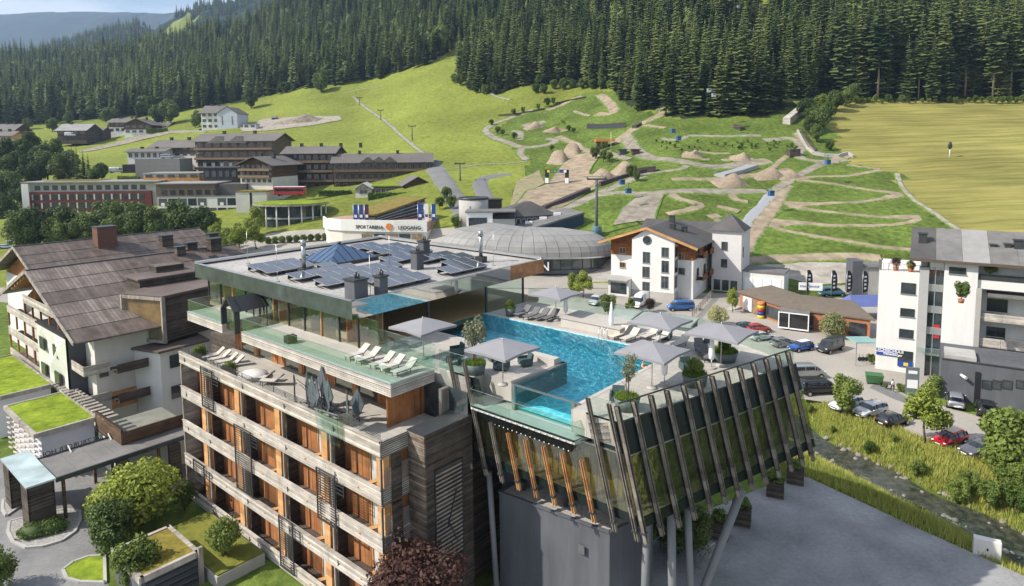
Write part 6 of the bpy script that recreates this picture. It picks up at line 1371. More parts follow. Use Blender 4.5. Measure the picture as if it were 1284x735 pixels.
MB().prism([(.4, 6), (3, 2), (8, -.6), (16, -2.2), (33, -2.8)] + arcb, 6.5, 9.0).build('roof_terrace', mat('pink_paving', (.38, .25, .19), .9, .15, 1), sa.t)
for k in range(5): sa.box('shop_window', M_win if k % 2 else M_winwarm, 14.5 + k * 3.6, 17.6 + k * 3.6, -3.4, -3.2, 1.5, 5.8)
def onarc(x): return np.interp(x, [p[0] for p in bandp], [p[1] for p in bandp])
for txt, x in (('SPORTARENA', 12.6), ('LEOGANG', 25.2)):
    dy = onarc(x + 7) - onarc(x); text_mesh('sign_text', txt, 1.35, M_black, sa.t, (x, onarc(x) - .18, 7.2), (pi / 2, 0, atan2(dy, 7)), .03, bold=.02)
MB().lathe([(1.0, 0), (1.0, .1)], (0, 0, 0), 6).build('sign_logo', M_orange, sa.t, (22.6, onarc(22.6) - .2, 7.9)).rotation_euler = (pi / 2, 0, 0)
MB().hexa([(9, 4, 10.6), (17.5, .5, 10.4), (30, 9, 14.6), (20, 15, 14.2)], [(9, 4, 11), (17.5, .5, 10.8), (30, 9, 15), (20, 15, 14.6)]).build('sedum_roof', mat('autumn_sedum', (.24, .13, .035), .95, .35, .8, col2=(.20, .19, .04), bump=.5, bscale=8), sa.t)
for k in range(6): MB().beam((17.8, .4, 7.0 + k * .55), (30.2, 8.7, 8.0 + k * 1.15), .12, .25).build('louvre', M_plate, sa.t)
MB().hexa([(17.2, 1, 6.5), (29.6, 9, 6.5), (20, 14, 6.5), (10, 5, 6.5)], [(17.2, 1, 10.3), (29.6, 9, 14.4), (20, 14, 14.1), (10, 5, 10.5)]).build('glass_hall', M_win, sa.t)
for k, (px, py, m_) in enumerate(((443, 266, M_blue), (450, 266, M_blue), (457, 266, M_purple), (524, 272, M_blue), (532, 270, M_whitep), (541, 270, M_blue))):
    P = aty(px, py, 186); f = thing('banner_flag', 'upright %s banner flag on the sports shop roof' % ('blue', 'blue', 'purple', 'blue', 'white', 'blue')[k], 'flag', (P.x, P.y, 9.0), 0, 'banner flags on the sports shop roof')
    MB().tube((0, 0, 0), (0, 0, 7), .06, n=6).build('pole', M_alu, f); B(.06, 1.2, -.03, .03, 2.2, 6.9).build('cloth', m_, f); B(.25, 1.0, -.05, .05, 3.2, 4.0).build('lettering', M_whitep if m_ != M_whitep else M_blue, f)
# gantry, kiosk, huts of the bike park
P = onland(686, 231); P2 = onland(711, 231); w = (P2 - P).length
gt = thing('start_gantry', 'black start gantry with sponsor boards over the dirt slope', 'gantry', P, atan2(P2.y - P.y, P2.x - P.x))
for x in (0, w): MB().box(x - .6, x + .6, -.5, .5, -.5, 5.0).build('leg', M_black, gt); MB().box(x - .63, x + .63, -.53, -.5, .4, 2.2).build('board', M_whitep, gt)
MB().box(-.6, w + .6, -.5, .5, 4.0, 5.0).build('beam', M_black, gt)
for k, m_ in enumerate((M_yellow, M_plate, mat('leaf_green_paint', (.12, .35, .05), .5, .05, 1), M_steel, M_blue, M_whitep)): MB().box(.1 + k * w / 6, .05 + (k + .85) * w / 6, -.55, -.5, 4.1, 4.9).build('board', m_, gt)
kk = Bld('orange_stand', 'orange tent stand with dark front beside the bike trail', 'stand', onland(750, 188), (1, 0)); kk.box('roof', M_orange, -1, 7, 0, 4, 3.4, 4.4); kk.box('front', M_wdark, -.5, 4, .3, 4, 0, 3.4); kk.box('post', M_dark, 6.6, 6.8, .2, .4, 0, 3.4)
for px, lab in ((781, 'left small grey hut with flat roof on the trail junction'), (797, 'brown hut with overhanging roof on the trail junction')):
    hh = Bld('trail_hut', lab.replace('left ', ''), 'hut', onland(px - 4, 196), (1, .1)); hh.box('wall', M_greyw if px < 790 else M_wbrown, 0, 2.8, 0, 2.4, -1, 2.4); hh.box('roof', M_dark, -.4, 3.2, -.4, 2.8, 2.4, 2.7)
fl = thing('tall_flagpole', 'slim white flagpole beside the orange stand', 'flagpole', onland(766, 194)); MB().tube((0, 0, 0), (0, 0, 9), .08, .05, 6).build('pole', M_whitep, fl); MB().box(-.3, .3, -.3, .3, -.3, .1).build('base', M_conc, fl)
# chairlift
def pylon(px, py, h, lab, big=False):
    q = onland(px, py); t = thing('lift_pylon', lab, 'pylon', q); MB().tube((0, 0, -1), (0, 0, h), .45 if big else .3, .3 if big else .2, 10).build('mast', M_greyw, t)
    MB().box(-2.6 if big else -1.8, 2.6 if big else 1.8, -.25, .25, h, h + .4).build('cross_arm', M_dark, t)
    for s in (-1, 1): MB().beam((s * (2.4 if big else 1.7), -1.6, h + .3), (s * (2.4 if big else 1.7), 1.6, h + .5), .25, .35).build('sheave_train', M_dark, t)
    if big: MB().lathe([(1.6, 0), (1.3, 3), (1.0, 3.2)], (0, 0, -.5), 10).build('padding', mat('teal_padding', (.08, .16, .18), .7, .3, 1), t); MB().box(-3.6, 3.6, -.2, .2, h + .8, h + 1.0).build('platform', M_steel, t)
    return t
for a in ((451, 132, 5, 'lift pylon high on the bright meadow'), (477.5, 151, 6, 'lift pylon on the meadow below the upper one'), (517, 176, 7, 'lift pylon on the meadow above the long hotel'), (577, 227, 6, 'lift pylon beside the asphalt road')): pylon(*a)
pylon(748, 296, 15, 'tall lift pylon with padded foot behind the station', True)
def chair(px, py, Y, lab, m_):
    q = aty(px, py, Y); t = thing('lift_cabin', lab, 'lift cabin', q, .3, 'cabins hanging on the lift cable'); t.scale = (.75, .75, .75); MB().box(-1, 1, -.7, .7, -1.1, .9).build('cabin', m_, t); MB().box(-.8, .8, -.73, -.7, -.1, .7).build('window', M_win, t); MB().tube((0, 0, .9), (0, 0, 2.6), .06, n=6).build('hanger', M_dark, t); MB().box(-.4, .4, -.1, .1, 2.55, 2.75).build('grip', M_dark, t)
M_bluecab = mat('blue_cabin', (.03, .11, .30), .4, .1, 1)
for a in ((780, 228, 196, 'blue lift cabin just above the dark conveyor track'), (788, 239, 190, 'blue lift cabin over the small lawn beside the grey trail'), (844, 164, 236, 'teal-blue lift cabin in front of the meadow'), (851, 173, 232, 'blue lift cabin below the teal one'), (1038, 203, 208, 'blue lift cabin at the top of the conveyor belt'), (967, 242, 186, 'blue machine at the lower conveyor end')): chair(*a, M_bluecab)
for px, py in ((889, 113), (895, 119), (919, 72), (926, 80), (942, 38), (950, 43), (926, 8)): chair(px, py, 275 + (113 - py) * 1.0, 'pale grey lift cabin hanging in front of the dark forest', M_alu)
cb = thing('lift_cable', 'thin steel cable line carrying the lift cabins', 'cable', aty(748, 240, 178))
q0 = aty(748, 240, 178)
for off in (-2.4, 2.4): MB().tube(Vector((off, 0, 0)), aty(960, -10, 400) - q0 + Vector((off, 0, 0)), .05, n=4).build('strand', M_dark, cb)
fs = thing('field_target', 'lone dark shooting-target post standing in the mown hay field', 'post', onland(1190.5, 197)); MB().tube((0, 0, -.5), (0, 0, 3.0), .12, n=6).build('post', M_whitep, fs); MB().blob((0, 0, 4), (.8, .5, 1.3), 8, 6, .1).build('board', M_dark, fs)
# ------------------------------------------------------------------ things on the hotel roof and decks
sp_mesh = MB().box(-.95, .95, -.83, .83, -.02, .02).mesh('cells', M_solar)
fr_mesh = MB().box(-.98, .98, -.86, -.83, -.03, .035).box(-.98, .98, .83, .86, -.03, .035).box(-.98, -.95, -.83, .83, -.03, .035).box(.95, .98, -.83, .83, -.03, .035).mesh('frame', M_alu)
lg_mesh = MB().box(-.9, -.84, -.7, .7, -.5, -.03).box(.84, .9, -.7, .7, -.22, -.03).box(-.9, .9, -.72, -.66, -.5, -.44).box(-.9, .9, .66, .72, -.5, -.44).mesh('rack', M_dark)
ROWS = ((-12.0, ((9.6, 3), (17.0, 3))), (-14.2, ((9.8, 3), (19.6, 2))), (-16.4, ((6.7, 5), (21.6, 2))), (-18.6, ((8.4, 5), (19.6, 3))), (-20.8, ((6.7, 4), (17.2, 2))), (-23.0, ((11.2, 1), (20.0, 3))), (-25.6, ((6.5, 3), (20.0, 3))), (-27.8, ((6.6, 3), (20.4, 3))), (-30.6, ((14.5, 3), (20.6, 2))))
for p, segs in ROWS:
    for q0, n in segs:
        for k in range(n):
            w = WL(p, q0 + .86 + 1.74 * k, ZR + .52); t = thing('solar_panel', 'dark solar panel in the tilted rows on the gravel roof', 'solar panel', w, HRZ, 'solar panels in rows on the hotel roof')
            t.rotation_euler = (0, radians(8), HRZ); inst('cells', sp_mesh, t); inst('frame', fr_mesh, t); inst('rack', lg_mesh, t)
def flue(p, q, lab):
    t = thing('steel_flue', lab, 'flue', WL(p, q, ZR), HRZ); MB().box(-.5, .5, -.4, .4, 0, .6).build('base', M_dark, t); MB().tube((0, 0, .6), (0, 0, 3.0), .2, n=12).build('pipe', M_steel, t); MB().lathe([(.26, 2.7), (.26, 3.15), (.12, 3.3)], (0, 0, 0), 12).build('cowl', M_steel, t)
flue(-23.4, 9.6, 'tall steel flue beside the blue skylight'); flue(-14.3, 24.6, 'tall steel flue near the polished roof corner')
def ventbox(p, q, w, h, lab):
    t = thing('roof_vent', lab, 'vent', WL(p, q, ZR), HRZ); MB().box(-w / 2, w / 2, -w / 2, w / 2, 0, h).build('housing', M_greyw, t); MB().box(-w / 2 - .1, w / 2 + .1, -w / 2 - .1, w / 2 + .1, h, h + .12).build('lid', M_dark, t); MB().tube((0, 0, h), (0, 0, h + .6), .12, n=8).tube((w * .25, 0, h), (w * .25, 0, h + .5), .1, n=8).build('stub', M_dark, t)
ventbox(-11.1, 6.6, 1.3, 1.5, 'large grey roof vent by the near roof corner'); ventbox(-10.5, 8.6, .8, 1.5, 'narrow grey roof vent beside the large one'); ventbox(-16.6, 17.9, .9, 1.7, 'grey roof vent between the solar rows'); ventbox(-20.4, 22.2, .9, 1.9, 'tall grey roof vent behind the solar rows')
for p, q in ((-22.0, 6.0), (-10.6, 7.6), (-18.5, 16.0), (-12.0, 24.0), (-33, 9)):
    t = thing('lightning_rod', 'thin lightning rod standing on the gravel roof', 'lightning rod', WL(p, q, ZR), 0, 'lightning rods on the hotel roof'); MB().tube((0, 0, 0), (0, 0, 3.4), .025, .015, 5).build('rod', M_alu, t); MB().box(-.15, .15, -.15, .15, 0, .1).build('foot', M_conc, t)
# loungers
def lounger_meshes(sl, nm):
    f = MB()
    for s in (-.3, .3): f.beam((s, -.98, .3), (s, .35, .3), .05, .05).beam((s, .35, .3), (s, .98, .78), .05, .05)
    for y in (-.85, .3):
        for s in (-.3, .3): f.beam((s, y, 0), (s, y, .3), .05, .05)
    f.beam((-.3, -.85, .28), (.3, -.85, .28), .05, .05).beam((-.3, .3, .28), (.3, .3, .28), .05, .05)
    c = MB().hexa([(-.33, -1.0, .32), (.33, -1.0, .32), (.33, .36, .32), (-.33, .36, .32)], [(-.33, -1.0, .38), (.33, -1.0, .38), (.33, .34, .38), (-.33, .34, .38)])
    bk = MB().hexa([(-.33, .35, .32), (.33, .35, .32), (.33, 1.0, .82), (-.33, 1.0, .82)], [(-.33, .33, .39), (.33, .33, .39), (.33, .97, .88), (-.33, .97, .88)])
    return f.mesh('frame', M_dark), c.mesh('seat', sl), bk.mesh('backrest', sl)
LM = lounger_meshes(M_sling, 'a'); LMT = lounger_meshes(M_towel, 'b'); LMD = lounger_meshes(mat('dark_and_shaded_sling', (.14, .14, .145), .85, .1, 3), 'c')
def lounger(p, q, z, rz, lab, grp, ms=None, pil=False):
    t = thing('sun_lounger', lab, 'sun lounger', WL(p, q, z), HRZ + rz, grp)
    for nme, me in zip(('frame', 'seat', 'backrest'), ms or LM): inst(nme, me, t)
    if pil: MB().box(-.25, .25, .62, .9, .66, .82).build('pillow', M_whitep, t)
for k, p in enumerate((-8.3, -7.0, -5.3, -4.2, -2.9)): lounger(p, 4.5, DK + .01, 0, 'pale sling lounger behind the glass of the upper timber deck', 'loungers on the upper timber deck')
for k, p in enumerate((-27.3, -26.1, -24.8, -23.7)): lounger(p, 2.3, 13.06, -.15, 'pale sling lounger on the long balcony terrace near the corner shrub', 'loungers in a row on the balcony terrace')
for p, rz in ((-18.3, -1.1), (-16.9, -1.0)): lounger(p, 2.2, 13.06, rz, 'pale sling lounger beside the round daybed', 'two loungers beside the daybed')
for px, py in ((653, 397), (664, 400), (676, 401), (688, 402)):
    p, q = PLOC(px, py, DK); lounger(p, q + .3, DK, 0, 'dark shaded lounger between pool and rear glass', 'shaded loungers behind the pool', LMD)  # shade of these rear loungers is put into a darker sling colour
for k, (px, py) in enumerate(((775, 424), (790, 427), (815, 424), (830, 427), (853, 434))):
    p, q = PLOC(px, py, DK); lounger(p, q, DK, -.1, 'lounger draped with a beige towel beside the stone bench' if k == 0 else 'pale lounger beside the sunlit pool edge', None if k == 0 else 'pale loungers along the pool edge', LMT if k == 0 else LM)
for px, py in ((878, 442), (886, 450)):
    p, q = PLOC(px, py, DK); lounger(p, q, DK, .6, 'dark lounger beside the large bowl planter', 'dark loungers by the bowl planter', LMD)
for k, (p, q) in enumerate(((-7.6, 4.0), (-4.7, 4.0))):
    t = thing('side_table', 'small white side table between the deck loungers', 'side table', WL(p, q, DK), HRZ, 'side tables on the upper deck'); MB().box(-.2, .2, -.2, .2, .36, .4).build('top', M_whitep, t); MB().box(-.15, .15, -.15, .15, 0, .36).build('leg', M_whitep, t)
t = thing('round_daybed', 'round pale daybed on the balcony terrace', 'daybed', WL(-19.6, 2.0, 13.05)); MB().lathe([(1.1, 0), (1.2, .3), (1.15, .42), (.2, .46)], (0, 0, 0), 24).build('cushion', mat('cream_cushion', (.62, .60, .57), .9, .05, 2), t); MB().lathe([(1.0, -.02), (1.0, .0)], (0, 0, 0), 24).build('base', M_dark, t)
bn_me = MB().box(-.9, .9, -.2, .2, .42, .48).mesh('seat', M_worange); bl_me = MB().box(-.8, -.72, -.18, .18, 0, .42).box(.72, .8, -.18, .18, 0, .42).box(-.75, .75, -.03, .03, .3, .36).mesh('legs', M_wdark)
for zt in BANDS[1:]:
    for p in POSTS[:-1]:
        t = thing('balcony_bench', 'plain pale wooden bench standing on a timber hotel balcony', 'bench', WL(p + 4.4, .75, zt - 1.02), HRZ + 1.2, 'wooden benches on the hotel balconies'); inst('seat', bn_me, t); inst('legs', bl_me, t)
# umbrellas
def umbrella(p, q, z, lab, s=3.3, rz=0.0, h=2.55, grp='grey square parasols on the pool deck', matl=None):
    t = thing('parasol', lab, 'parasol', WL(p, q, z), HRZ + rz, grp); a = s / 2
    c = [(-a, -a), (a, -a), (a, a), (-a, a)]; ap = (0, 0, h + .55)
    m = MB()
    for i in range(4):
        A, Bq = c[i], c[(i + 1) % 4]; mid = ((A[0] + Bq[0]) / 2 * .96, (A[1] + Bq[1]) / 2 * .96, h + .02)
        m.quad((A[0], A[1], h - .04), mid, ap); m.quad(mid, (Bq[0], Bq[1], h - .04), ap)
        m.quad((A[0], A[1], h - .04), (A[0], A[1], h - .2), (mid[0], mid[1], h - .14), mid); m.quad(mid, (mid[0], mid[1], h - .14), (Bq[0], Bq[1], h - .2), (Bq[0], Bq[1], h - .04))
    cv = m.build('canopy', matl or M_fabric, t); sd_ = cv.modifiers.new('cloth', 'SOLIDIFY'); sd_.thickness = .012
    MB().tube((0, 0, .08), (0, 0, h + .5), .035, n=8).build('pole', M_alu, t); MB().lathe([(.35, 0), (.35, .08), (.06, .12)], (0, 0, 0), 16).build('base', M_conc, t)
    MB().lathe([(.06, h + .5), (.02, h + .66)], (0, 0, 0), 8).build('finial', M_alu, t)
    for x, y in c: MB().beam((0, 0, h + .48), (x * .98, y * .98, h - .06), .02, .03).build('rib', M_alu, t)
UZ = DK
for px, py, lab in ((697, 360, 'grey parasol over the shaded loungers behind the pool'), (530, 399, 'shaded grey parasol beside the polished roof edge'), (630, 426, 'grey parasol over the sunken lounge beside the pool'), (828, 393, 'grey parasol behind the pale loungers at the rear glass'), (818, 429, 'grey parasol at the pool edge above the swimmer'), (905, 406, 'large grey parasol over the bowl planter at the far corner')):
    d_ = PLOC(px, py, UZ + 3.1); umbrella(d_[0], d_[1], UZ, lab, 3.6 if 'large' not in lab else 3.9)
for px, py, lab in ((709.5, 400, 'folded white parasol beside the stone bench end'), (766.5, 419, 'folded white parasol with terracotta foot beside the towel lounger'), (833, 482, 'folded white parasol behind the fins near the parasol pole'), (892, 462, 'folded white parasol beside the bowl planter')):
    p, q = PLOC(px, py, DK); t = thing('folded_parasol', lab, 'parasol', WL(p, q, DK)); MB().lathe([(.05, .6), (.2, .75), (.22, 1.2), (.12, 2.3), (.03, 2.75)], (0, 0, 0), 10).build('canopy', M_whitep, t); MB().tube((0, 0, 0), (0, 0, .7), .04, n=8).build('pole', M_alu, t); MB().lathe([(.3, 0), (.3, .1)], (0, 0, 0), 14).build('base', M_terra if 'terracotta' in lab else M_conc, t)
M_teal = mat('teal_upholstery', (.05, .085, .085), .8, .15, 3)
for p, q, rz in ((1.9, 9.4, .4), (2.6, 11.2, -.5), (.2, 10.6, 1.2), (-1.6, 8.2, .3), (-3.0, 9.8, -.4), (11.4, 9.6, .5), (12.2, 17.6, .9), (11.0, 22.6, -.6), (7.4, 23.4, .2)):
    t = thing('lounge_chair', 'low teal lounge armchair on the pool deck', 'armchair', WL(p, q, DK), HRZ + rz, 'teal armchairs around the pool deck'); MB().box(-.4, .4, -.4, .4, .12, .4).build('seat', M_teal, t); MB().hexa([(-.42, .3, .38), (.42, .3, .38), (.42, .46, .38), (-.42, .46, .38)], [(-.38, .42, .85), (.38, .42, .85), (.38, .54, .85), (-.38, .54, .85)]).build('backrest', M_teal, t)
    for s_ in (-1, 1): MB().box(s_ * .46 - .06, s_ * .46 + .06, -.4, .4, .12, .58).build('armrest', M_teal, t); MB().box(s_ * .38 - .03, s_ * .38 + .03, -.36, .36, 0, .12).build('leg', M_dark, t)
# steel sculpture on the terrace corner
sc_ = thing('steel_sculpture', 'spiky sculpture of folded blue-grey steel plates on the terrace', 'sculpture', WL(-8.2, 1.4, 13.05), HRZ)
rs = random.Random(9)
for k in range(11):
    x, y = -3.6 + k * .72 + rs.uniform(-.2, .2), rs.uniform(-.9, 1.0); h = rs.uniform(1.6, 3.0); w = rs.uniform(.6, 1.1); a = rs.uniform(-.6, .6)
    dx, dy = cos(a) * w, sin(a) * w; z0 = rs.uniform(.2, .9)
    P = [(x - dx, y - dy, z0 + h * .45), (x, y - .1, z0), (x + dx * .7, y + dy * .7, z0 + h * .5), (x - dx * .1, y, z0 + h)]
    MB().quad(*P).quad(*[(p[0] + .03, p[1] + .05, p[2]) for p in P[::-1]]).build('plate', M_plate, sc_)
    MB().tube((x + .1, y, 0), (x, y, z0 + h * .8), .03, n=5).build('stem', M_dark, sc_)
for k in range(16): a, b = (rs.uniform(-4, 5), rs.uniform(-1, 1.2), rs.uniform(0, .6)), (rs.uniform(-4, 5), rs.uniform(-1, 1.2), rs.uniform(.8, 2.2)); MB().tube(a, b, .025, n=5).build('rod', M_dark, sc_)
gc = thing('glass_corner', 'tall tinted glass corner screen set into the balcony parapet', 'glass screen', WL(-6.4, -.1, 12.5), HRZ)
MB().hexa([(0, -.2, 0), (2.4, -.2, 0), (2.4, -.14, 0), (0, -.14, 0)], [(-.3, -.3, 2.0), (2.4, -.3, 2.2), (2.4, -.24, 2.2), (-.3, -.24, 2.0)]).build('pane', M_glassg, gc); MB().box(2.4, 2.46, -.3, .9, 0, 2.2).build('side_pane', M_glassd, gc); MB().beam((-.3, -.28, 2.02), (2.4, -.28, 2.22), .05, .05).build('rail', M_alu, gc)
# people
def fused(name, m, matl, parent, loc, vox=.03, rz=0):
    o = m.build(name, matl, parent, loc, rz); r = o.modifiers.new('fuse', 'REMESH'); r.mode = 'VOXEL'; r.voxel_size = vox; r.use_smooth_shade = True
    s = o.modifiers.new('soft', 'SMOOTH'); s.iterations = 3; return o
pq = PLOC(803, 457, DK)
sw_ = thing('person', 'dark-haired swimmer leaning on the pool edge under the parasol', 'person', WL(9.25, pq[1], DK - .1), HRZ)
m = MB().blob((0, 0, .42), (.1, .115, .14), 12, 10, 0).tube((0, 0, -.1), (0, 0, .32), .07, .06, 10).blob((-.02, 0, -.05), (.14, .24, .3), 12, 8, 0).blob((-.05, 0, -.5), (.13, .19, .4), 10, 8, 0)
for s in (-1, 1):
    m.tube((0, s * .2, .12), (.12, s * .3, .02), .06, .05, 8).tube((.12, s * .3, .02), (.42, s * .22, .13), .05, .04, 8).blob((.47, s * .2, .13), (.08, .05, .025), 8, 6, 0)
    for f in range(4): m.tube((.5, s * .2 + (f - 1.5) * .022, .13), (.58, s * .2 + (f - 1.5) * .026, .125), .012, .009, 6)
m.blob((.1, 0, .41), (.025, .018, .025), 6, 5, 0)
fused('body', m, M_skin, sw_, (0, 0, 0), .014); MB().blob((-.025, 0, .47), (.115, .125, .125), 12, 8, .04).build('hair', M_hair, sw_)
def walker(loc, rz, lab, shirt, trousers):
    t = thing('person', lab, 'person', loc, rz); m = MB().blob((0, 0, 1.62), (.085, .1, .125), 10, 8, 0).tube((0, 0, 1.4), (0, 0, 1.56), .06, .055, 8)
    for s in (-1, 1): m.tube((0, s * .2, 1.38), (.03, s * .25, 1.1), .055, .045, 8).tube((.03, s * .25, 1.1), (.15, s * .2, .88), .045, .035, 8).blob((.18, s * .19, .85), (.05, .03, .06), 6, 5, 0).tube((s * .08, s * .1, .9), (s * .12, s * .1, .5), .085, .06, 8).tube((s * .12, s * .1, .5), (s * .1 - .03, s * .1, .08), .055, .04, 8).blob((s * .1 + .05, s * .1, .05), (.13, .05, .05), 8, 5, 0)
    m.blob((0, 0, 1.2), (.12, .19, .27), 10, 8, 0).blob((0, 0, .95), (.12, .16, .14), 10, 6, 0).blob((.09, 0, 1.61), (.02, .015, .02), 6, 4, 0)
    fused('body', m, M_skin, t, (0, 0, 0), .022)
    c = MB().blob((0, 0, 1.21), (.135, .205, .28), 10, 8, 0)
    for s in (-1, 1): c.tube((0, s * .19, 1.4), (.02, s * .24, 1.15), .07, .06, 8)
    fused('shirt', c, shirt, t, (0, 0, 0), .025); c = MB().blob((0, 0, .93), (.135, .175, .15), 10, 6, 0)
    for s in (-1, 1): c.tube((s * .08, s * .1, .92), (s * .12, s * .1, .48), .1, .07, 8).tube((s * .12, s * .1, .48), (s * .1 - .03, s * .1, .12), .068, .052, 8)
    fused('trousers', c, trousers, t, (0, 0, 0), .025); MB().blob((-.015, 0, 1.66), (.1, .11, .11), 10, 7, .04).build('hair', M_hair, t); return t
walker(atz(1119, 492, .02), -1.2, 'person in white shirt and dark trousers beside the flower bed', M_whitep, M_dark)
walker(atz(853, 386, .02), -.8, 'person in purple top standing by the blue van', mat('purple_cloth', (.25, .06, .22), .9, .1, 3), M_dark)

# ------------------------------------------------------------------ vehicles
M_tyre = mat('tyre', (.02, .02, .021), .85, .1, 5); M_rim = mat('alloy', (.5, .5, .52), .3, .05, 5, metal=.9); M_cglass = mat('car_glass', (.02, .025, .03), .04, .2, 2, spec=.9); M_lamp = mat('head_lamp', (.75, .77, .8), .15, .05, 4, spec=.8); M_tail = mat('tail_lamp', (.45, .01, .01), .2, .1, 4, spec=.8)
SHAPE = {   # x, bottom, belt, top, half width, half width of the roof
    'hatch': [(-2.1, .45, .72, .74, .66, .6), (-2.02, .3, .92, .98, .84, .68), (-1.7, .26, .96, 1.38, .88, .6), (-1.1, .25, .95, 1.47, .9, .62), (-.1, .25, .93, 1.48, .9, .63), (.4, .25, .93, 1.42, .9, .62), (1.1, .25, .93, .97, .9, .72), (1.75, .27, .8, .84, .86, .68), (2.02, .32, .66, .70, .78, .6), (2.12, .42, .58, .6, .62, .5)],
    'wagon': [(-2.3, .45, .75, .77, .68, .6), (-2.22, .3, .94, 1.0, .86, .68), (-1.85, .27, .98, 1.38, .9, .62), (-1.1, .26, .96, 1.46, .91, .64), (.0, .26, .94, 1.46, .91, .64), (.5, .26, .93, 1.38, .91, .62), (1.2, .26, .91, .96, .9, .74), (1.95, .28, .8, .84, .87, .7), (2.25, .33, .66, .7, .8, .6), (2.35, .44, .58, .6, .64, .5)],
    'suv': [(-2.2, .5, .85, .87, .7, .62), (-2.12, .36, 1.05, 1.12, .88, .7), (-1.85, .32, 1.1, 1.55, .93, .66), (-1.1, .3, 1.08, 1.66, .94, .68), (.0, .3, 1.06, 1.66, .94, .68), (.45, .3, 1.06, 1.58, .94, .66), (1.1, .3, 1.05, 1.1, .94, .78), (1.85, .33, .95, .99, .9, .74), (2.15, .4, .78, .82, .82, .64), (2.25, .5, .68, .7, .66, .52)],
    'van': [(-2.6, .5, 1.1, 1.12, .9, .8), (-2.55, .4, 1.15, 1.9, .94, .82), (-2.2, .36, 1.15, 1.96, .96, .84), (-.5, .36, 1.15, 1.98, .96, .85), (.9, .36, 1.14, 1.94, .96, .83), (1.25, .36, 1.13, 1.82, .96, .8), (1.95, .36, 1.1, 1.14, .95, .84), (2.4, .38, .92, .96, .9, .76), (2.56, .46, .74, .78, .8, .66)],
    'bigvan': [(-3.0, .5, 1.3, 1.32, .95, .9), (-2.95, .42, 1.35, 2.55, .99, .9), (-2.5, .4, 1.35, 2.65, 1.0, .92), (0, .4, 1.35, 2.66, 1.0, .92), (1.2, .4, 1.32, 2.6, 1.0, .9), (1.75, .4, 1.3, 2.2, 1.0, .84), (2.35, .4, 1.25, 1.3, .98, .86), (2.8, .42, 1.0, 1.04, .94, .8), (2.95, .5, .8, .84, .84, .7)]}
CARM = {}
def car_mesh(kind, paint):
    key = (kind, paint.name)
    if key in CARM: return CARM[key]
    S_ = SHAPE[kind]; m = MB(); rings = []
    for (x, zb, zl, zt, w, wr) in S_:
        pr = [(-w * .88, zb), (-w, zb + .12), (-w, zl - .12), (-w * .97, zl), (-wr, zt - .05), (-wr * .8, zt), (0, zt + .015)]
        pr = pr + [(-y, z) for y, z in pr[-2::-1]]; rings.append(len(m.v)); m.v += [(x, y, z) for y, z in pr]
    n = 13
    for k in range(len(S_) - 1):
        a, b = rings[k], rings[k + 1]; ha, hb = S_[k][3] - S_[k][2], S_[k + 1][3] - S_[k + 1][2]
        for i in range(n - 1):
            side = i in (3, 8); topf = 4 <= i <= 7; g = 0
            if side and ha > .25 and hb > .25 and not (kind == 'bigvan' and k < 4 and True) and not (kind == 'van' and False): g = 1
            if (ha > .25) != (hb > .25) and 3 <= i <= 8 and not (kind == 'bigvan' and k == 0): g = 1
            m.f.append([a + i, a + i + 1, b + i + 1, b + i]); m.m.append(g); m.sm.append(True)
        m.f.append([a + n - 1, a, b, b + n - 1]); m.m.append(2); m.sm.append(False)
    m.f.append([rings[0] + i for i in range(n)]); m.m.append(0); m.sm.append(True); m.f.append([rings[-1] + i for i in range(n - 1, -1, -1)]); m.m.append(0); m.sm.append(True)
    m.f = [f[::-1] for f in m.f]
    me = m.mesh('body', paint, M_cglass, M_black); CARM[key] = me; return me
wheel_me = MB().tube((0, -.11, 0), (0, .11, 0), .33, n=18).mesh('tyre', M_tyre); rim_me = MB().tube((0, -.12, 0), (0, .12, 0), .21, n=12).mesh('rim', M_rim)
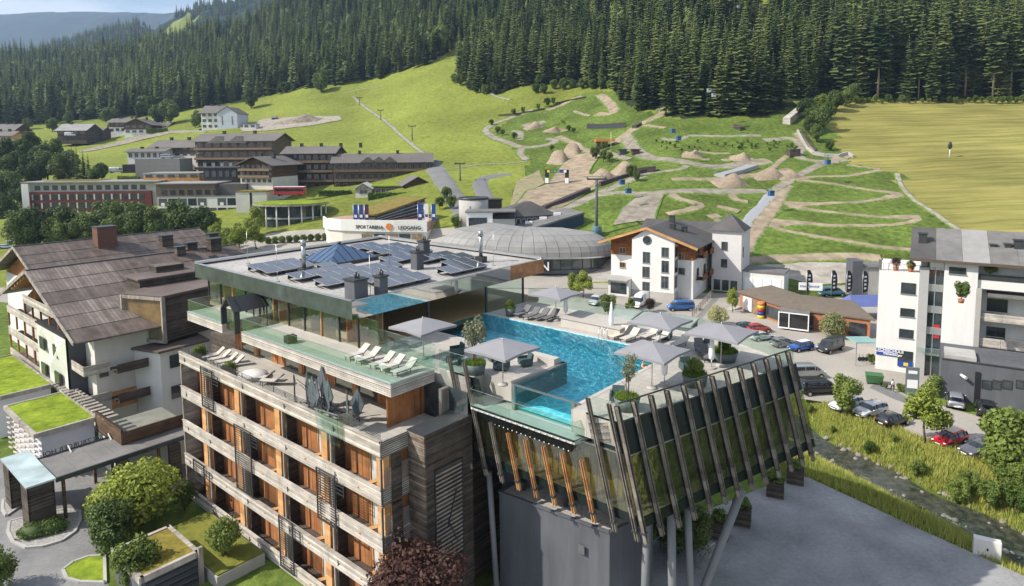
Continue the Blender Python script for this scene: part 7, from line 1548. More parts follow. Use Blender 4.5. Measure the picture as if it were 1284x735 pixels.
def car(px, py, rz, kind, col, lab, z=.02, at=None, roof=None, scale=1.0, boot=False, name=None, metal=.3, land=False):
    P = at if at is not None else (onland(px, py) if land else atz(px, py, z)); nm = 'paint_%s' % lab.replace(' ', '_')[:40]
    paint = car_paint(nm, col, metal); t = thing(name or ('delivery_van' if 'van' in kind else 'parked_car'), lab, 'van' if 'van' in kind else 'car', P, rz, None); t.scale = (scale,) * 3
    o = inst('body', car_mesh(kind, paint), t); ss = o.modifiers.new('soft', 'SUBSURF'); ss.levels = ss.render_levels = 1
    S_ = SHAPE[kind]; xw = (S_[-1][0] - .82, S_[0][0] + .85); w = S_[4][4]
    for x in xw:
        for s in (-1, 1):
            wl = inst('wheel', wheel_me, t, (x, s * (w - .1), .33)); inst('rim', rim_me, wl)
            MB().tube((x, s * (w - .3), .36), (x, s * (w + .004), .36), .4, n=16).build('wheel_arch', M_black, t)
            wl.location.y = s * (w - .03)
    xf, xr_ = S_[-2], S_[1]
    for s in (-1, 1):
        MB().blob((xf[0] - .02, s * xf[4] * .8, xf[2] - .02), (.14, .16, .07), 8, 5, 0).build('headlight', M_lamp, t); MB().blob((xr_[0] + .05, s * xr_[4] * .82, xr_[2] - .08), (.08, .14, .1), 8, 5, 0).build('tail_light', M_tail, t)
        MB().blob((S_[5][0] + .35, s * (w + .1), S_[5][2] + .06), (.08, .12, .08), 6, 5, 0).build('mirror', paint, t)
    MB().box(xf[0] + .02, xf[0] + .13, -.26, .26, .4, .5).build('number_plate', M_whitep, t); MB().box(xf[0] + .0, xf[0] + .11, -.5, .5, .52, .62).build('grille', M_black, t); MB().box(xr_[0] - .1, xr_[0] - .0, -.26, .26, .5, .6).build('number_plate', M_whitep, t)
    for k in (2, 3, 4, 5):       # pillars
        for s in (-1, 1):
            a = S_[k]; MB().beam((a[0], s * a[4] * .985, a[2]), (a[0] - .05, s * (a[5] + .015), a[3] - .06), .05, .07, (1, 0, 0)).build('pillar', M_black if kind != 'van' else paint, t)
    if roof: MB().hexa([(S_[3][0] - .3, -.5, S_[3][3] + .0), (S_[5][0], -.5, S_[5][3] + .02), (S_[5][0], .5, S_[5][3] + .02), (S_[3][0] - .3, .5, S_[3][3])], [(S_[3][0] - .3, -.5, S_[3][3] + .04), (S_[5][0], -.48, S_[5][3] + .05), (S_[5][0], .48, S_[5][3] + .05), (S_[3][0] - .3, .5, S_[3][3] + .04)]).build('roof_panel', roof, t)
    if boot:
        a = S_[2]; MB().hexa([(a[0], -.6, a[3]), (a[0], .6, a[3]), (a[0] - .05, .6, a[3] - .06), (a[0] - .05, -.6, a[3] - .06)], [(a[0] - 1.0, -.62, a[3] + .45), (a[0] - 1.0, .62, a[3] + .45), (a[0] - 1.02, .62, a[3] + .39), (a[0] - 1.02, -.62, a[3] + .39)]).build('open_tailgate', paint, t)
    return t
RL = atan2(-.43, -.9)
car(1191, 556, RL, 'hatch', (.55, .012, .02), 'bright red car with a tan panel on its roof parked beside the creek bank', roof=M_towel)
car(1229, 569, RL - .12, 'wagon', (.16, .165, .18), 'grey estate car parked behind the red car under the leafy tree', metal=.6)
car(1061, 512, RL, 'wagon', (.72, .72, .71), 'white estate car half under the small tree at the kerb')
car(1091, 521, RL, 'suv', (.66, .67, .68), 'pale silver sport utility car between the white estate and the black car', metal=.4)
car(1119, 532, RL + pi, 'hatch', (.012, .012, .014), 'black car with its tail to the creek beside the silver one')
car(1198, 508, 1.02, 'suv', (.42, .44, .47), 'silver car with open tailgate in front of the dark garage block', boot=True, metal=.6)
car(1236, 518, 1.02, 'suv', (.014, .014, .016), 'black car with open tailgate beside the dark garage block', boot=True)
car(1026, 493, .12, 'van', (.012, .012, .014), 'black van parked beside the slanted fins'); car(1010, 473, .1, 'van', (.42, .44, .45), 'silver van parked behind the black one', metal=.6)
car(1041, 440, atan2(-.55, -.8), 'van', (.03, .034, .038), 'dark grey van standing alone on the street'); car(1004, 439, atan2(-.35, -.9), 'hatch', (.02, .10, .42), 'small blue car with white roof on the street', roof=M_whitep)
car(955, 426, .25, 'hatch', (.56, .62, .58), 'pale green-white car behind the glass corner'); car(982, 434, .25, 'hatch', (.2, .2, .2), 'grey car beside the pale green one'); car(938, 414, .1, 'hatch', (.02, .06, .08), 'dark teal car in the street behind the parasol'); car(951, 416, .1, 'hatch', (.5, .03, .02), 'red car beside the dark teal one in the street')
car(803, 384, atan2(-.9, -.55), 'bigvan', (.76, .76, .76), 'large white delivery van in front of the chalet hotel'); car(749, 381, atan2(-.85, -.5), 'van', (.55, .55, .54), 'silver van beside the bushes behind the pool'); car(853, 389, pi, 'van', (.02, .13, .42), 'blue van parked in front of the chalet plinth')
car(1043, 371, .1, 'van', (.05, .22, .30), 'teal van behind the ski school roof'); car(150, 216, .2, 'bigvan', (.74, .74, .74), 'white camper van beside the grey retaining wall', at=aty(147, 217, 290), name='camper_van'); car(88, 171, .2, 'bigvan', (.7, .7, .72), 'white bus in front of the long barn', at=aty(88, 171, 425))
car(212, 196, .2, 'van', (.45, .5, .55), 'silver van above the grey retaining wall', at=aty(210, 199, 290)); car(255, 162, .2, 'hatch', (.05, .05, .06), 'dark car parked beside the unfinished house', at=onland(254, 164))
for px, py, c_, lab in ((8, 312, (.45, .5, .7), 'pale blue car behind the gabled roof'), (30, 309, (.6, .03, .04), 'red car behind the gabled roof'), (18, 305, (.6, .62, .65), 'silver car behind the gabled roof'), (196, 222, (.02, .02, .02), 'black car under the garage roof'), (188, 222, (.05, .05, .05), 'dark car at the garage opening')):
    car(px, py, .15, 'hatch', c_, lab, land=True)
# red coach
P = aty(364, 246, 244); t = thing('red_coach', 'red and white touring coach in front of the dark hotel wing', 'bus', (P.x, P.y, P.z), -.06)
bevel(B(-5.8, 5.8, -1.2, 1.2, .5, 3.5).build('body', car_paint('coach_red', (.36, .03, .035)), t), .2, 2); B(-5.4, 5.3, -1.24, 1.24, 1.9, 2.9).build('window_band', M_cglass, t); B(-5.7, 5.7, -1.1, 1.1, 3.48, 3.6).build('roof', M_whitep, t)
for x in (-3.8, 3.9): MB().tube((x, -1.25, .5), (x, -1.0, .5), .5, n=14).tube((x, 1.0, .5), (x, 1.25, .5), .5, n=14).build('wheel', M_tyre, t)
# street furniture on the right
t = thing('waste_container', 'green wheeled waste container on the pavement', 'container', atz(1096, 481, .02), -.35); MB().hexa([(-.9, -.5, .2), (.9, -.5, .2), (.9, .5, .2), (-.9, .5, .2)], [(-1.05, -.62, 1.25), (1.05, -.62, 1.25), (1.05, .62, 1.25), (-1.05, .62, 1.25)]).build('bin', mat('bin_green', (.05, .14, .05), .6, .1, 2), t); MB().hexa([(-1.08, -.65, 1.25), (1.08, -.65, 1.25), (1.08, .65, 1.25), (-1.08, .65, 1.25)], [(-1.0, -.5, 1.42), (1.0, -.5, 1.42), (1.0, .5, 1.42), (-1.0, .5, 1.42)]).build('lid', MATS['bin_green'], t)
for x in (-.8, .8):
    for y in (-.4, .4): MB().tube((x, y - .05, .1), (x, y + .05, .1), .1, n=8).build('wheel', M_tyre, t)
t = thing('sign_stele', 'tall grey information stele with white lettering beside the flower bed', 'sign', atz(1143, 495, .02), -.3); B(-.75, .75, -.12, .12, 0, 3.6).build('panel', M_plate, t); B(-.6, .6, -.15, -.12, .9, 2.0).build('screen', M_whitep, t); B(-.5, .5, -.16, -.12, 2.8, 3.2).build('lettering', M_whitep, t)
t = thing('concrete_cube', 'pale concrete block sign on the grass beside the driveway', 'block', atz(1237, 696, .0), -.5); bevel(B(-.9, .9, -.3, .3, -.2, 1.35).build('block', mat('pale_block', (.62, .6, .56), .85, .06, 2), t), .03); B(-.06, .06, -.32, -.3, .5, .7).build('mark', M_black, t)
t = thing('bicycle_rack', 'grey rack of bicycles beside the white wall', 'bicycle rack', atz(1083, 452, .02)); 
for k in range(4): MB().tube((k * .5 - .8, -.4, .35), (k * .5 - .8, -.36, .35), .33, n=14).build('wheel', M_dark, t); MB().beam((k * .5 - .8, -.4, .35), (k * .5 - .4, .5, .8), .05, .05).build('bicycle', M_dark, t)
t = thing('glass_canopy', 'green glass canopy projecting from the white apartment corner', 'canopy', atz(1093, 455, .02)); B(-3.2, 0, -1.5, 1.5, 3.4, 3.55).build('roof', mat('teal_glass', (.25, .42, .42), .2, .1, 1), t); MB().box(-3.1, -3.0, -1.4, -1.3, 0, 3.4).box(-.2, -.1, -1.4, -1.3, 0, 3.4).build('post', M_alu, t)
# planters by the driveway
PLANTER_SPOTS = ((930, 655, 'dark timber planter box with flowering plants at the driveway corner'), (972, 620, 'dark timber planter box with large leaves under the fins'), (997, 604, 'dark timber planter box with trailing green beside the lawn edge'), (902, 672, 'dark timber planter box in the shade of the steel columns'))
for px, py, lab in PLANTER_SPOTS:
    q = atz(px, py, .02); t = thing('planter_box', lab, 'planter', q, HRZ + .3); bevel(B(-.75, .75, -.75, .75, 0, 1.35).build('box', M_wdark, t), .02); B(-.68, .68, -.68, .68, 1.3, 1.37).build('soil', M_soil, t)
t = thing('crowd_barrier', 'thin metal crowd barrier leaning beside the steel columns', 'barrier', atz(885, 705, .02), .7); bm = MB().beam((-1.2, 0, .1), (-1.2, 0, 1.1), .04, .04).beam((1.2, 0, .1), (1.2, 0, 1.1), .04, .04).beam((-1.2, 0, 1.1), (1.2, 0, 1.1), .04, .04).beam((-1.2, 0, .25), (1.2, 0, .25), .04, .04)
for k in range(11): bm.beam((-1.0 + k * .2, 0, .25), (-1.0 + k * .2, 0, 1.1), .02, .02)
bm.beam((-1.0, -.3, .05), (-1.0, .3, .05), .04, .04).beam((1.0, -.3, .05), (1.0, .3, .05), .04, .04).beam((-1, 0, .05), (-1, 0, .25), .03, .03).beam((1, 0, .05), (1, 0, .25), .03, .03); bm.build('frame', M_alu, t)
# ramp railings before the chalet
t = thing('ramp_railing', 'timber ramp railing casting stripes between chalet hotel and street', 'railing', atz(868, 400, 0)); a, b = atz(868, 400, 0), atz(893, 372, 0); d_ = b - a
for k in range(12): p = d_ * (k / 11); MB().beam(p, p + Vector((0, 0, 1.5)), .14, .14).build('post', M_wgreyX, t)
for z in (.6, 1.05, 1.5): MB().beam(Vector((0, 0, z)), d_ + Vector((0, 0, z)), .08, .12).build('rail', M_wgreyX, t)
t = thing('low_platform', 'pale flat platform roofs behind the pool terrace glass', 'platform', atz(815, 418, 0), -.5)
for k in range(3): MB().box(-7 + k * 5, -2.4 + k * 5, -3, 3, 2.6, 2.9).build('roof_slab', M_conc, t); MB().box(-6.8 + k * 5, -2.6 + k * 5, -2.8, 2.8, 0, 2.6).build('wall', M_greyw, t)
# ------------------------------------------------------------------ trees
def conifer_mesh(name, h, r, seed, whorls=24, nb=8, bare=.1, droop=.35, thin=1.0, needle=None):
    rnd = random.Random(seed); m = MB()
    for w in range(whorls):
        f = w / (whorls - 1); z = h * (bare + (1 - bare) * f ** .92) - .2
        L = r * (1 - f) ** .82 * rnd.uniform(.82, 1.12) * (1.0 if f > .12 else .75) + .12
        k = max(4, int(nb * (1 - .35 * f)))
        a0 = rnd.uniform(0, 6.28)
        for b in range(k):
            a = a0 + 6.283 * b / k + rnd.uniform(-.3, .3); l = L * rnd.uniform(.7, 1.18); dx, dy = cos(a), sin(a)
            wd = l * rnd.uniform(.30, .44) * thin + .12; dr = droop * rnd.uniform(.6, 1.3); zz = z + rnd.uniform(-.3, .3) * h / whorls
            tip = .25 if f < .6 else .05
            c = [(0, 0, zz + .12 * l), (dx * l * .5, dy * l * .5, zz - dr * l * .42), (dx * l, dy * l, zz - dr * l * (.85 - tip))]
            n = len(m.v); sx, sy = -dy, dx
            m.v += [c[0], (c[1][0] + sx * wd, c[1][1] + sy * wd, c[1][2] - wd * .45), c[1], (c[1][0] - sx * wd, c[1][1] - sy * wd, c[1][2] - wd * .45),
                    (c[2][0] + sx * wd * .25, c[2][1] + sy * wd * .25, c[2][2] - wd * .2), c[2], (c[2][0] - sx * wd * .25, c[2][1] - sy * wd * .25, c[2][2] - wd * .2)]
            for q in ((0, 1, 2), (0, 2, 3), (1, 4, 5, 2), (2, 5, 6, 3)): m.f.append([n + i for i in q]); m.m.append(0); m.sm.append(False)
    n = len(m.v)
    for i in range(5): m.v.append((.28 * cos(i * 1.257), .28 * sin(i * 1.257), h * .95))
    m.v.append((0, 0, h * 1.02))
    for i in range(5): m.f.append([n + i, n + (i + 1) % 5, n + 5]); m.m.append(0); m.sm.append(False)
    return m.mesh(name, needle or M_spruce)
def trunk_mesh(name, h, r, matl):
    return MB().tube((0, 0, -1), (0, 0, h * .93), r, r * .15, 7).mesh(name, matl)
CON = []
for k in range(6):
    hh = (27, 30, 24, 33, 28, 31)[k]; rr = (4.2, 4.4, 4.0, 4.2, 3.6, 4.8)[k]
    CON.append((conifer_mesh('crown', hh, rr, 11 + k, 26, 9, (.06, .1, .05, .3, .12, .06)[k], needle=M_larch if k == 4 else M_spruce), trunk_mesh('trunk', hh, .34, M_paletrunk if k == 3 else M_bark), hh))
_r = np.random.RandomState(77); _n = 1500; _v = _r.normal(size=(_n, 3)); _v /= np.linalg.norm(_v, axis=1, keepdims=True); _p = _v * np.array([4.4, 4.4, 7.5]) * _r.uniform(.75, 1.05, (_n, 1)) + np.array([0, 0, 11]); _p += 1.1 * np.sin(_p[:, [1, 2, 0]] * 1.3)
_u = np.cross(_v, _r.normal(size=(_n, 3))); _u /= np.linalg.norm(_u, axis=1, keepdims=True); _w = np.cross(_v, _u)
BROAD = bpy.data.meshes.new('crown'); BROAD.from_pydata(np.stack([_p - _u * .75, _p + _w * .5, _p + _u * .75, _p - _w * .5], 1).reshape(-1, 3).tolist(), [], np.arange(4 * _n).reshape(-1, 4).tolist()); BROAD.materials.append(leaf('forest_broadleaf', (.06, .10, .02), (.19, .24, .06)))
spots = []
def try_spot(x, y):
    z = H(x, y); px, py = proj((x, y, z))
    if not (-30 < px < 1320) or py < -25: return
    if py >= lower(px) or any(inpoly(px, py, c) for c in CLEAR): return
    if sin(x * .061 + 1.3 * sin(y * .043)) + sin(y * .083 + x * .02) > 1.45 and lower(px) - py > 12: return      # small gaps in the stand
    spots.append((x, y, z, px, py))
yy = 260.0
while yy < 1060:
    sp = 6.6 if yy < 420 else (7.2 if yy < 600 else 8.2)
    xx = -1.05 * yy
    while xx < .85 * yy:
        try_spot(xx + random.uniform(-.42, .42) * sp, yy + random.uniform(-.42, .42) * sp); xx += sp
    yy += sp
edge_d = lambda s: lower(s[3]) - s[4]
# the trees that show largest: along the lower edge, then the closest behind
spots.sort(key=lambda s: s[1] * (1 + edge_d(s) / 160.0))
NEAR = spots[:300]; FAR = spots[300:]
protos = {}
G_FOREST = 'single conifers along the lower edge of the mountain forest'
def kindof(px, rnd):
    if px > 1080: return rnd.choice((3, 3, 0, 1))
    return rnd.choice((0, 1, 2, 5, 0, 1, 4, 5))
TR = random.Random(3)
for (x, y, z, px, py) in NEAR:
    k = kindof(px, TR); s = TR.uniform(.7, 1.3) * (1.2 if px > 1040 else 1.0)
    if k not in protos:
        t = thing('spruce_tree', '', 'tree', (0, 0, 0)); inst('crown', CON[k][0], t); inst('trunk', CON[k][1], t); protos[k] = t; o = t
    else: o = copy_tree(protos[k])
    o.location = (x, y, z); o.rotation_euler = (0, 0, TR.uniform(0, 6.28)); o.scale = (s * TR.uniform(.9, 1.12), s * TR.uniform(.9, 1.12), s)
    lab = {3: 'tall bare-stemmed spruce with pale trunk at the forest edge above the mown hay field', 4: 'pale green larch standing among the dark spruces of the forest edge'}.get(k, 'dark green spruce at the edge of the mountain forest')
    tag(o, lab, 'tree', lab.replace(' with', ',') + 's')
# the rest of the wood reads as one mass: points with instanced trees
def scatter_trees(name, pts, label, lo=.75, hi=1.15, seed=1):
    me = bpy.data.meshes.new(name); me.from_pydata([p[:3] for p in pts], [], [])
    o = inst(name, me); tag(o, label, 'forest', kind='stuff')
    col = bpy.data.collections.new(name + '_kinds')
    for k in (0, 1, 2, 5, 4, 4, 3, 0, 6):
        tmp = inst('spruce_kind', CON[k][0] if k < 6 else BROAD); COL.objects.unlink(tmp); col.objects.link(tmp)
    g = bpy.data.node_groups.new(name, 'GeometryNodeTree'); g.interface.new_socket('Geometry', in_out='INPUT', socket_type='NodeSocketGeometry'); g.interface.new_socket('Geometry', in_out='OUTPUT', socket_type='NodeSocketGeometry')
    i = g.nodes.new('NodeGroupInput'); u = g.nodes.new('NodeGroupOutput'); ip = g.nodes.new('GeometryNodeInstanceOnPoints'); ci = g.nodes.new('GeometryNodeCollectionInfo')
    ci.inputs['Collection'].default_value = col; ci.inputs['Separate Children'].default_value = True; ci.inputs['Reset Children'].default_value = True
    ip.inputs['Pick Instance'].default_value = True
    rv = g.nodes.new('FunctionNodeRandomValue'); rv.data_type = 'FLOAT_VECTOR'; rv.inputs[0].default_value = (lo * .75, lo * .75, lo * .55); rv.inputs[1].default_value = (hi * 1.05, hi * 1.05, hi * 1.08); rv.inputs['Seed'].default_value = seed
    rr = g.nodes.new('FunctionNodeRandomValue'); rr.data_type = 'FLOAT'; rr.inputs[2].default_value = 0; rr.inputs[3].default_value = 6.28; rr.inputs['Seed'].default_value = seed + 5
    cx = g.nodes.new('ShaderNodeCombineXYZ')
    for a, b in ((i.outputs[0], ip.inputs['Points']), (ci.outputs[0], ip.inputs['Instance']), (rv.outputs[0], ip.inputs['Scale']), (rr.outputs[1], cx.inputs[2]), (cx.outputs[0], ip.inputs['Rotation']), (ip.outputs[0], u.inputs[0])): g.links.new(a, b)
    md = o.modifiers.new('trees', 'NODES'); md.node_group = g; return o
scatter_trees('mountain_forest', FAR, 'dense dark spruce forest covering the mountainside', .85, 1.3)
# woods on the second ridge
ridge_pts = []
for k in range(2600):
    i = random.randrange(len(MIDR) - 1); px, py = MIDR[i]; px += random.uniform(0, 8); py += abs(random.gauss(0, 1)) * 22
    if 193 < px < 240 and 27 < py < 52: continue
    f = random.uniform(.0, 1)
    Y = 2100 - 700 * (abs(random.gauss(0, .3)) % .8)
    p0 = aty(MIDR[i][0], MIDR[i][1], 2100); fr = 1 - (2100 - Y) / 700
    zf = np.interp(2100 - Y, [0, 140, 315, 504, 700], [1, .87, .6, .3, 0])
    q = (p0.x + random.uniform(0, 20), Y, p0.z * zf - 2); ppx, ppy = proj(q)
    if 190 < ppx < 238 and 26 < ppy < 50: continue
    ridge_pts.append(q)
scatter_trees('ridge_forest', ridge_pts, 'hazy spruce forest along the ridge behind', .9, 1.3, 4)
# ------------------------------------------------------------------ broad-leaved trees, shrubs, planters
def leafy(name, rx, ry, rz, zc, n, size, seed, matl, clusters=26, flat=.0):
    rnd = np.random.RandomState(seed); V = []; Fc = []
    C = []
    for k in range(clusters):
        v = rnd.normal(size=3); v /= np.linalg.norm(v); r = rnd.uniform(.35, 1.0) ** .6
        C.append((v[0] * rx * r * .8, v[1] * ry * r * .8, zc + v[2] * rz * r * .8, rnd.uniform(.28, .46)))
    C = np.array(C); ci = C[rnd.randint(len(C), size=n)]; R3 = np.array([rx, ry, rz * .9])
    def unit(q): return q / (np.linalg.norm(q, axis=1, keepdims=True) + 1e-9)
    v = unit(rnd.normal(size=(n, 3))); p = ci[:, :3] + v * R3 * ci[:, 3:4] * rnd.uniform(.65, 1.05, (n, 1))
    nrm = unit(v + rnd.normal(size=(n, 3)) * .55 + np.array([0, 0, .35])); u = unit(np.cross(nrm, rnd.normal(size=(n, 3)))); w = np.cross(nrm, u); s = size * rnd.uniform(.6, 1.3, (n, 1))
    V = np.stack([p - u * s, p + w * s * .62 - nrm * s * .12, p + u * s, p - w * s * .62 - nrm * s * .12], 1).reshape(-1, 3).tolist(); Fc = np.arange(4 * n).reshape(-1, 4).tolist()
    me = bpy.data.meshes.new(name); me.from_pydata(V, [], Fc); me.materials.append(matl); me.update(); return me
def limbs(name, h, r, spread, seed, matl=None, stems=1):
    rnd = random.Random(seed); m = MB()
    for s in range(stems):
        a0 = 6.28 * s / stems; b = Vector((cos(a0) * .12 * (stems > 1), sin(a0) * .12 * (stems > 1), -.3)); top = Vector((rnd.uniform(-.1, .1) * h + b.x, rnd.uniform(-.1, .1) * h + b.y, h * .72)); mid = b.lerp(top, .45) + Vector((rnd.uniform(-.04, .04) * h, rnd.uniform(-.04, .04) * h, 0))
        m.tube(b, mid, r, r * .75, 8).tube(mid, top, r * .75, r * .3, 8)
        for k in range(6):
            st = mid.lerp(top, rnd.uniform(0, .9)); a = rnd.uniform(0, 6.28); e = st + Vector((cos(a) * spread * rnd.uniform(.4, .8), sin(a) * spread * rnd.uniform(.4, .8), h * rnd.uniform(.1, .28))); m.tube(st, e, r * .4, r * .12, 6)
    return m.mesh(name, matl or M_bark)
TKIND = {}
def tree_kind(key, rx, rz, h, n, size, matl, seed, clusters=26, trunk=.16, stems=1):
    zc = h - rz; TKIND[key] = (leafy('crown', rx, rx, rz, zc, n, size, seed, matl, clusters), limbs('trunk', h, trunk, rx * .8, seed, None, stems))
tree_kind('dark_a', 4.0, 5.2, 11.5, 5200, .34, M_leafd, 1, 34, .3); tree_kind('dark_b', 4.6, 4.6, 10.5, 5200, .36, M_leafd, 2, 30, .3); tree_kind('mid_a', 3.6, 4.4, 9.5, 4600, .3, M_leafm, 3, 30, .25); tree_kind('mid_b', 2.0, 2.3, 5.4, 3600, .17, M_leafm, 4, 24, .13); tree_kind('light_a', 1.9, 2.5, 5.8, 4200, .16, M_leafl, 5, 22, .13); tree_kind('round_a', 1.35, 1.4, 3.1, 4200, .11, M_leafm, 6, 60, .09); tree_kind('willow', 2.4, 2.1, 4.5, 4200, .15, M_leafp, 7, 40, .12)
tree_kind('maple', 3.4, 2.5, 5.2, 9000, .17, M_leafl, 8, 46, .2); tree_kind('olive', .95, 1.15, 3.4, 1500, .085, M_leafo, 9, 22, .05, 3); tree_kind('sparse', .75, 1.0, 3.0, 620, .075, M_leafo, 12, 18, .04, 3); tree_kind('purple', 2.9, 3.2, 7.4, 6500, .13, M_leafr, 10, 50, .16); tree_kind('yew', 2.0, 2.2, 4.4, 6500, .12, M_leafd, 11, 40, .15); tree_kind('dead', 2.4, 2.8, 8, 900, .2, M_leafo, 13, 24, .2)
def tree(key, loc, s, lab, grp=None, name='tree', rz=None, sz=None, cat='tree'):
    t = thing(name, lab, cat, loc, random.uniform(0, 6.28) if rz is None else rz, grp); inst('crown', TKIND[key][0], t); inst('trunk', TKIND[key][1], t); t.scale = (s, s, s * (sz or 1)); return t
g0 = lambda px, py: atz(px, py, 0)
# trees by the creek road
tree('mid_b', g0(1061, 521), .95, 'small leafy street tree in front of the white estate car'); tree('light_a', g0(1161, 557), 1.12, 'street tree with yellow-green crown leaning over the creek bank'); tree('mid_a', g0(1267, 600), .78, 'large leafy tree shading the grey estate car'); tree('willow', g0(1044, 423), .95, 'pale cream-leaved willow bush beside the ski school')
tree('light_a', g0(919, 392), .62, 'narrow bright green cypress-like tree at the ski school steps', sz=1.3); tree('light_a', g0(731, 374), 1.0, 'bright green bushy tree behind the rear glass'); tree('mid_b', g0(722, 372), 1.0, 'mid-green tree beside the bright one behind the pool'); tree('light_a', g0(790, 392), .5, 'low bright shrub in front of the white delivery van', name='shrub', cat='shrub'); tree('willow', g0(900, 408), .8, 'pale shrub in the street behind the large parasol', name='shrub', cat='shrub'); tree('mid_b', g0(763, 396), .8, 'feathery green shrub behind the rear terrace glass', name='shrub', cat='shrub')
tree('purple', g0(815, 391), .4, 'low red-brown shrub beside the chalet plinth', name='shrub', cat='shrub')
# front garden of the hotel
tree('maple', g0(172, 655), 1.05, 'broad light-green maple beside the forecourt', name='maple_tree'); tree('yew', g0(142, 690), 1.0, 'dark conifer shrub below the light-green maple', name='shrub', cat='shrub'); tree('round_a', WL(-16.4, -2.6, 1.0), .95, 'round clipped bright green tree on the lawn roof', name='clipped_tree'); tree('mid_b', g0(172, 745), .8, 'leafy shrub in front of the sedum shed', name='shrub', cat='shrub'); tree('yew', g0(-8, 745), .8, 'dark shrub at the forecourt edge', name='shrub', cat='shrub'); tree('mid_b', g0(232, 640), .5, 'small shrub at the foot of the timber hotel corner', name='shrub', cat='shrub')
tree('purple', WL(3.0, -.2, 0), 1.18, 'dark purple-leaved tree in front of the stair tower', name='copper_beech')
for px, py, s in ((43, 672, .62), (66, 666, .66)):
    q = g0(px, py); t = thing('clipped_bush', 'round clipped dark bush on the gravel island', 'bush', q, 0, 'clipped bushes on the gravel island'); inst('foliage', leafy('foliage', 2.0 * s, 1.7 * s, 1.25 * s, .75 * s, 3000, .09, int(px), M_leafm, 50), t); MB().blob((0, 0, .7 * s), (1.75 * s, 1.5 * s, 1.0 * s), 12, 8, .05).build('core', M_leafd, t)
# trees behind the gabled hotel and at the village
rt = random.Random(21)
i = 0
for px in range(28, 262, 17):
    py = 318 - 7 * rt.random() - px * .05; q = onland(px + rt.uniform(-5, 5), py); tree(('dark_a', 'dark_b', 'dark_a', 'mid_a')[i % 4], q, rt.uniform(1.0, 1.3), 'bushy dark tree in the row between red hotel and gabled roof', 'tree row in front of the red hotel'); i += 1
for px, py, k, s in ((255, 318, 'mid_a', .75), (272, 312, 'light_a', 1.3), (288, 316, 'mid_a', .8), (300, 318, 'light_a', 1.5), (322, 313, 'light_a', 1.3), (246, 300, 'mid_a', .9), (268, 298, 'mid_a', .8), (320, 296, 'light_a', 1.6)):
    tree(k, onland(px, py), s, 'light green tree on the plaza behind the hotel roof', 'light trees on the plaza behind the hotel roof')
for k in range(9):
    px = 336 + k * 9; tree('round_a', onland(px, 307 - k * .6), .8, 'small clipped round tree on the plaza', 'clipped round trees on the plaza')
i = 0
for px, py, s in ((6, 235, 1.3), (24, 226, 1.2), (42, 236, 1.35), (60, 228, 1.3), (78, 232, 1.3), (14, 255, 1.3), (30, 262, 1.1), (50, 215, 1.1), (4, 208, 1.2), (28, 202, 1.0), (66, 205, 1.1), (40, 190, .9), (8, 285, 1.2), (86, 218, 1.0)):
    tree(('dark_a', 'dark_b')[i % 2], aty(px, py, 285 + (235 - py) * .6), s, 'dark leafy tree in the clump above the red hotel', 'dark tree clump above the red hotel'); i += 1
for px, py, s in ((78, 225, .42), (88, 226, .5), (98, 227, .56), (106, 228, .5), (112, 228, .45), (92, 222, .5)):
    t = thing('spruce_tree', 'dark spruce standing in the row above the red hotel', 'tree', aty(px, py, 285), rt.uniform(0, 6), 'spruces in the row above the red hotel'); inst('crown', CON[0][0], t); inst('trunk', CON[0][1], t); t.scale = (s, s, s)
for px, py, s in ((128, 226, .7), (118, 230, .6)): tree('dark_b', aty(px, py, 280), s, 'round dark bush beside the camper van', 'round bushes beside the camper van')
for px, py, k, s in ((137, 157, 'mid_a', 1.6), (200, 158, 'dark_a', 1.6), (214, 156, 'dark_b', 1.7), (403, 116, 'mid_a', 1.7), (357, 117, 'mid_a', 1.1), (315, 136, 'dark_a', 1.5), (250, 158, 'dark_b', 1.0), (245, 160, 'mid_a', .8), (66, 165, 'mid_a', 1.2), (36, 162, 'mid_a', 1.0), (140, 165, 'light_a', 1.4), (87, 157, 'dark_a', 1.0)):
    q = onland(px, py); tree(k, q, s, 'single broad-leaved tree standing on the upper meadow', 'single trees on the upper meadow')
for x, y, k, s in ((64, 44, 'dark_a', 1.1), (70, 36, 'mid_a', 1.2), (76, 28, 'dark_b', 1.2), (72, 48, 'mid_a', 1.0), (82, 40, 'dark_a', 1.3), (84, 20, 'mid_a', 1.2), (92, 32, 'dark_b', 1.3), (96, 46, 'dark_a', 1.4), (66, 24, 'mid_a', .9), (78, 12, 'dark_a', 1.1)):  # out-of-view trees added to be mirrored in the pool facade
    tree(k, (x, y, H(x, y)), s, 'unseen creekside tree added for the facade glass to reflect', 'unseen trees added for reflections')
# bushes along the forest edge and the bike park
i = 0
for px, py, s in ((570, 104, 1.0), (577, 108, 1.1), (588, 113, 1.0), (597, 117, 1.1), (608, 119, 1.0), (620, 119, .9), (672, 117, .9), (682, 118, .8), (694, 112, .9), (706, 113, .9), (718, 111, .9), (730, 112, .8), (742, 112, .9), (755, 112, .9), (765, 112, .8), (676, 108, .9), (690, 103, 1.0), (716, 101, 1.1), (738, 100, 1.1), (760, 101, 1.0), (800, 140, .7), (1012, 150, 1.2), (1020, 158, 1.3), (1028, 165, 1.3), (1038, 150, 1.2), (1048, 140, 1.2), (1060, 134, 1.2), (1024, 178, .9), (1040, 189, .6), (1068, 128, 1.1), (1030, 140, 1.2), (1016, 168, .9)):
    tree(('mid_a', 'dark_b', 'mid_a', 'dark_a')[i % 4], onland(px, py), s * .72, 'leafy bush tree below the spruces at the bike park', 'leafy bush trees along the bike park'); i += 1
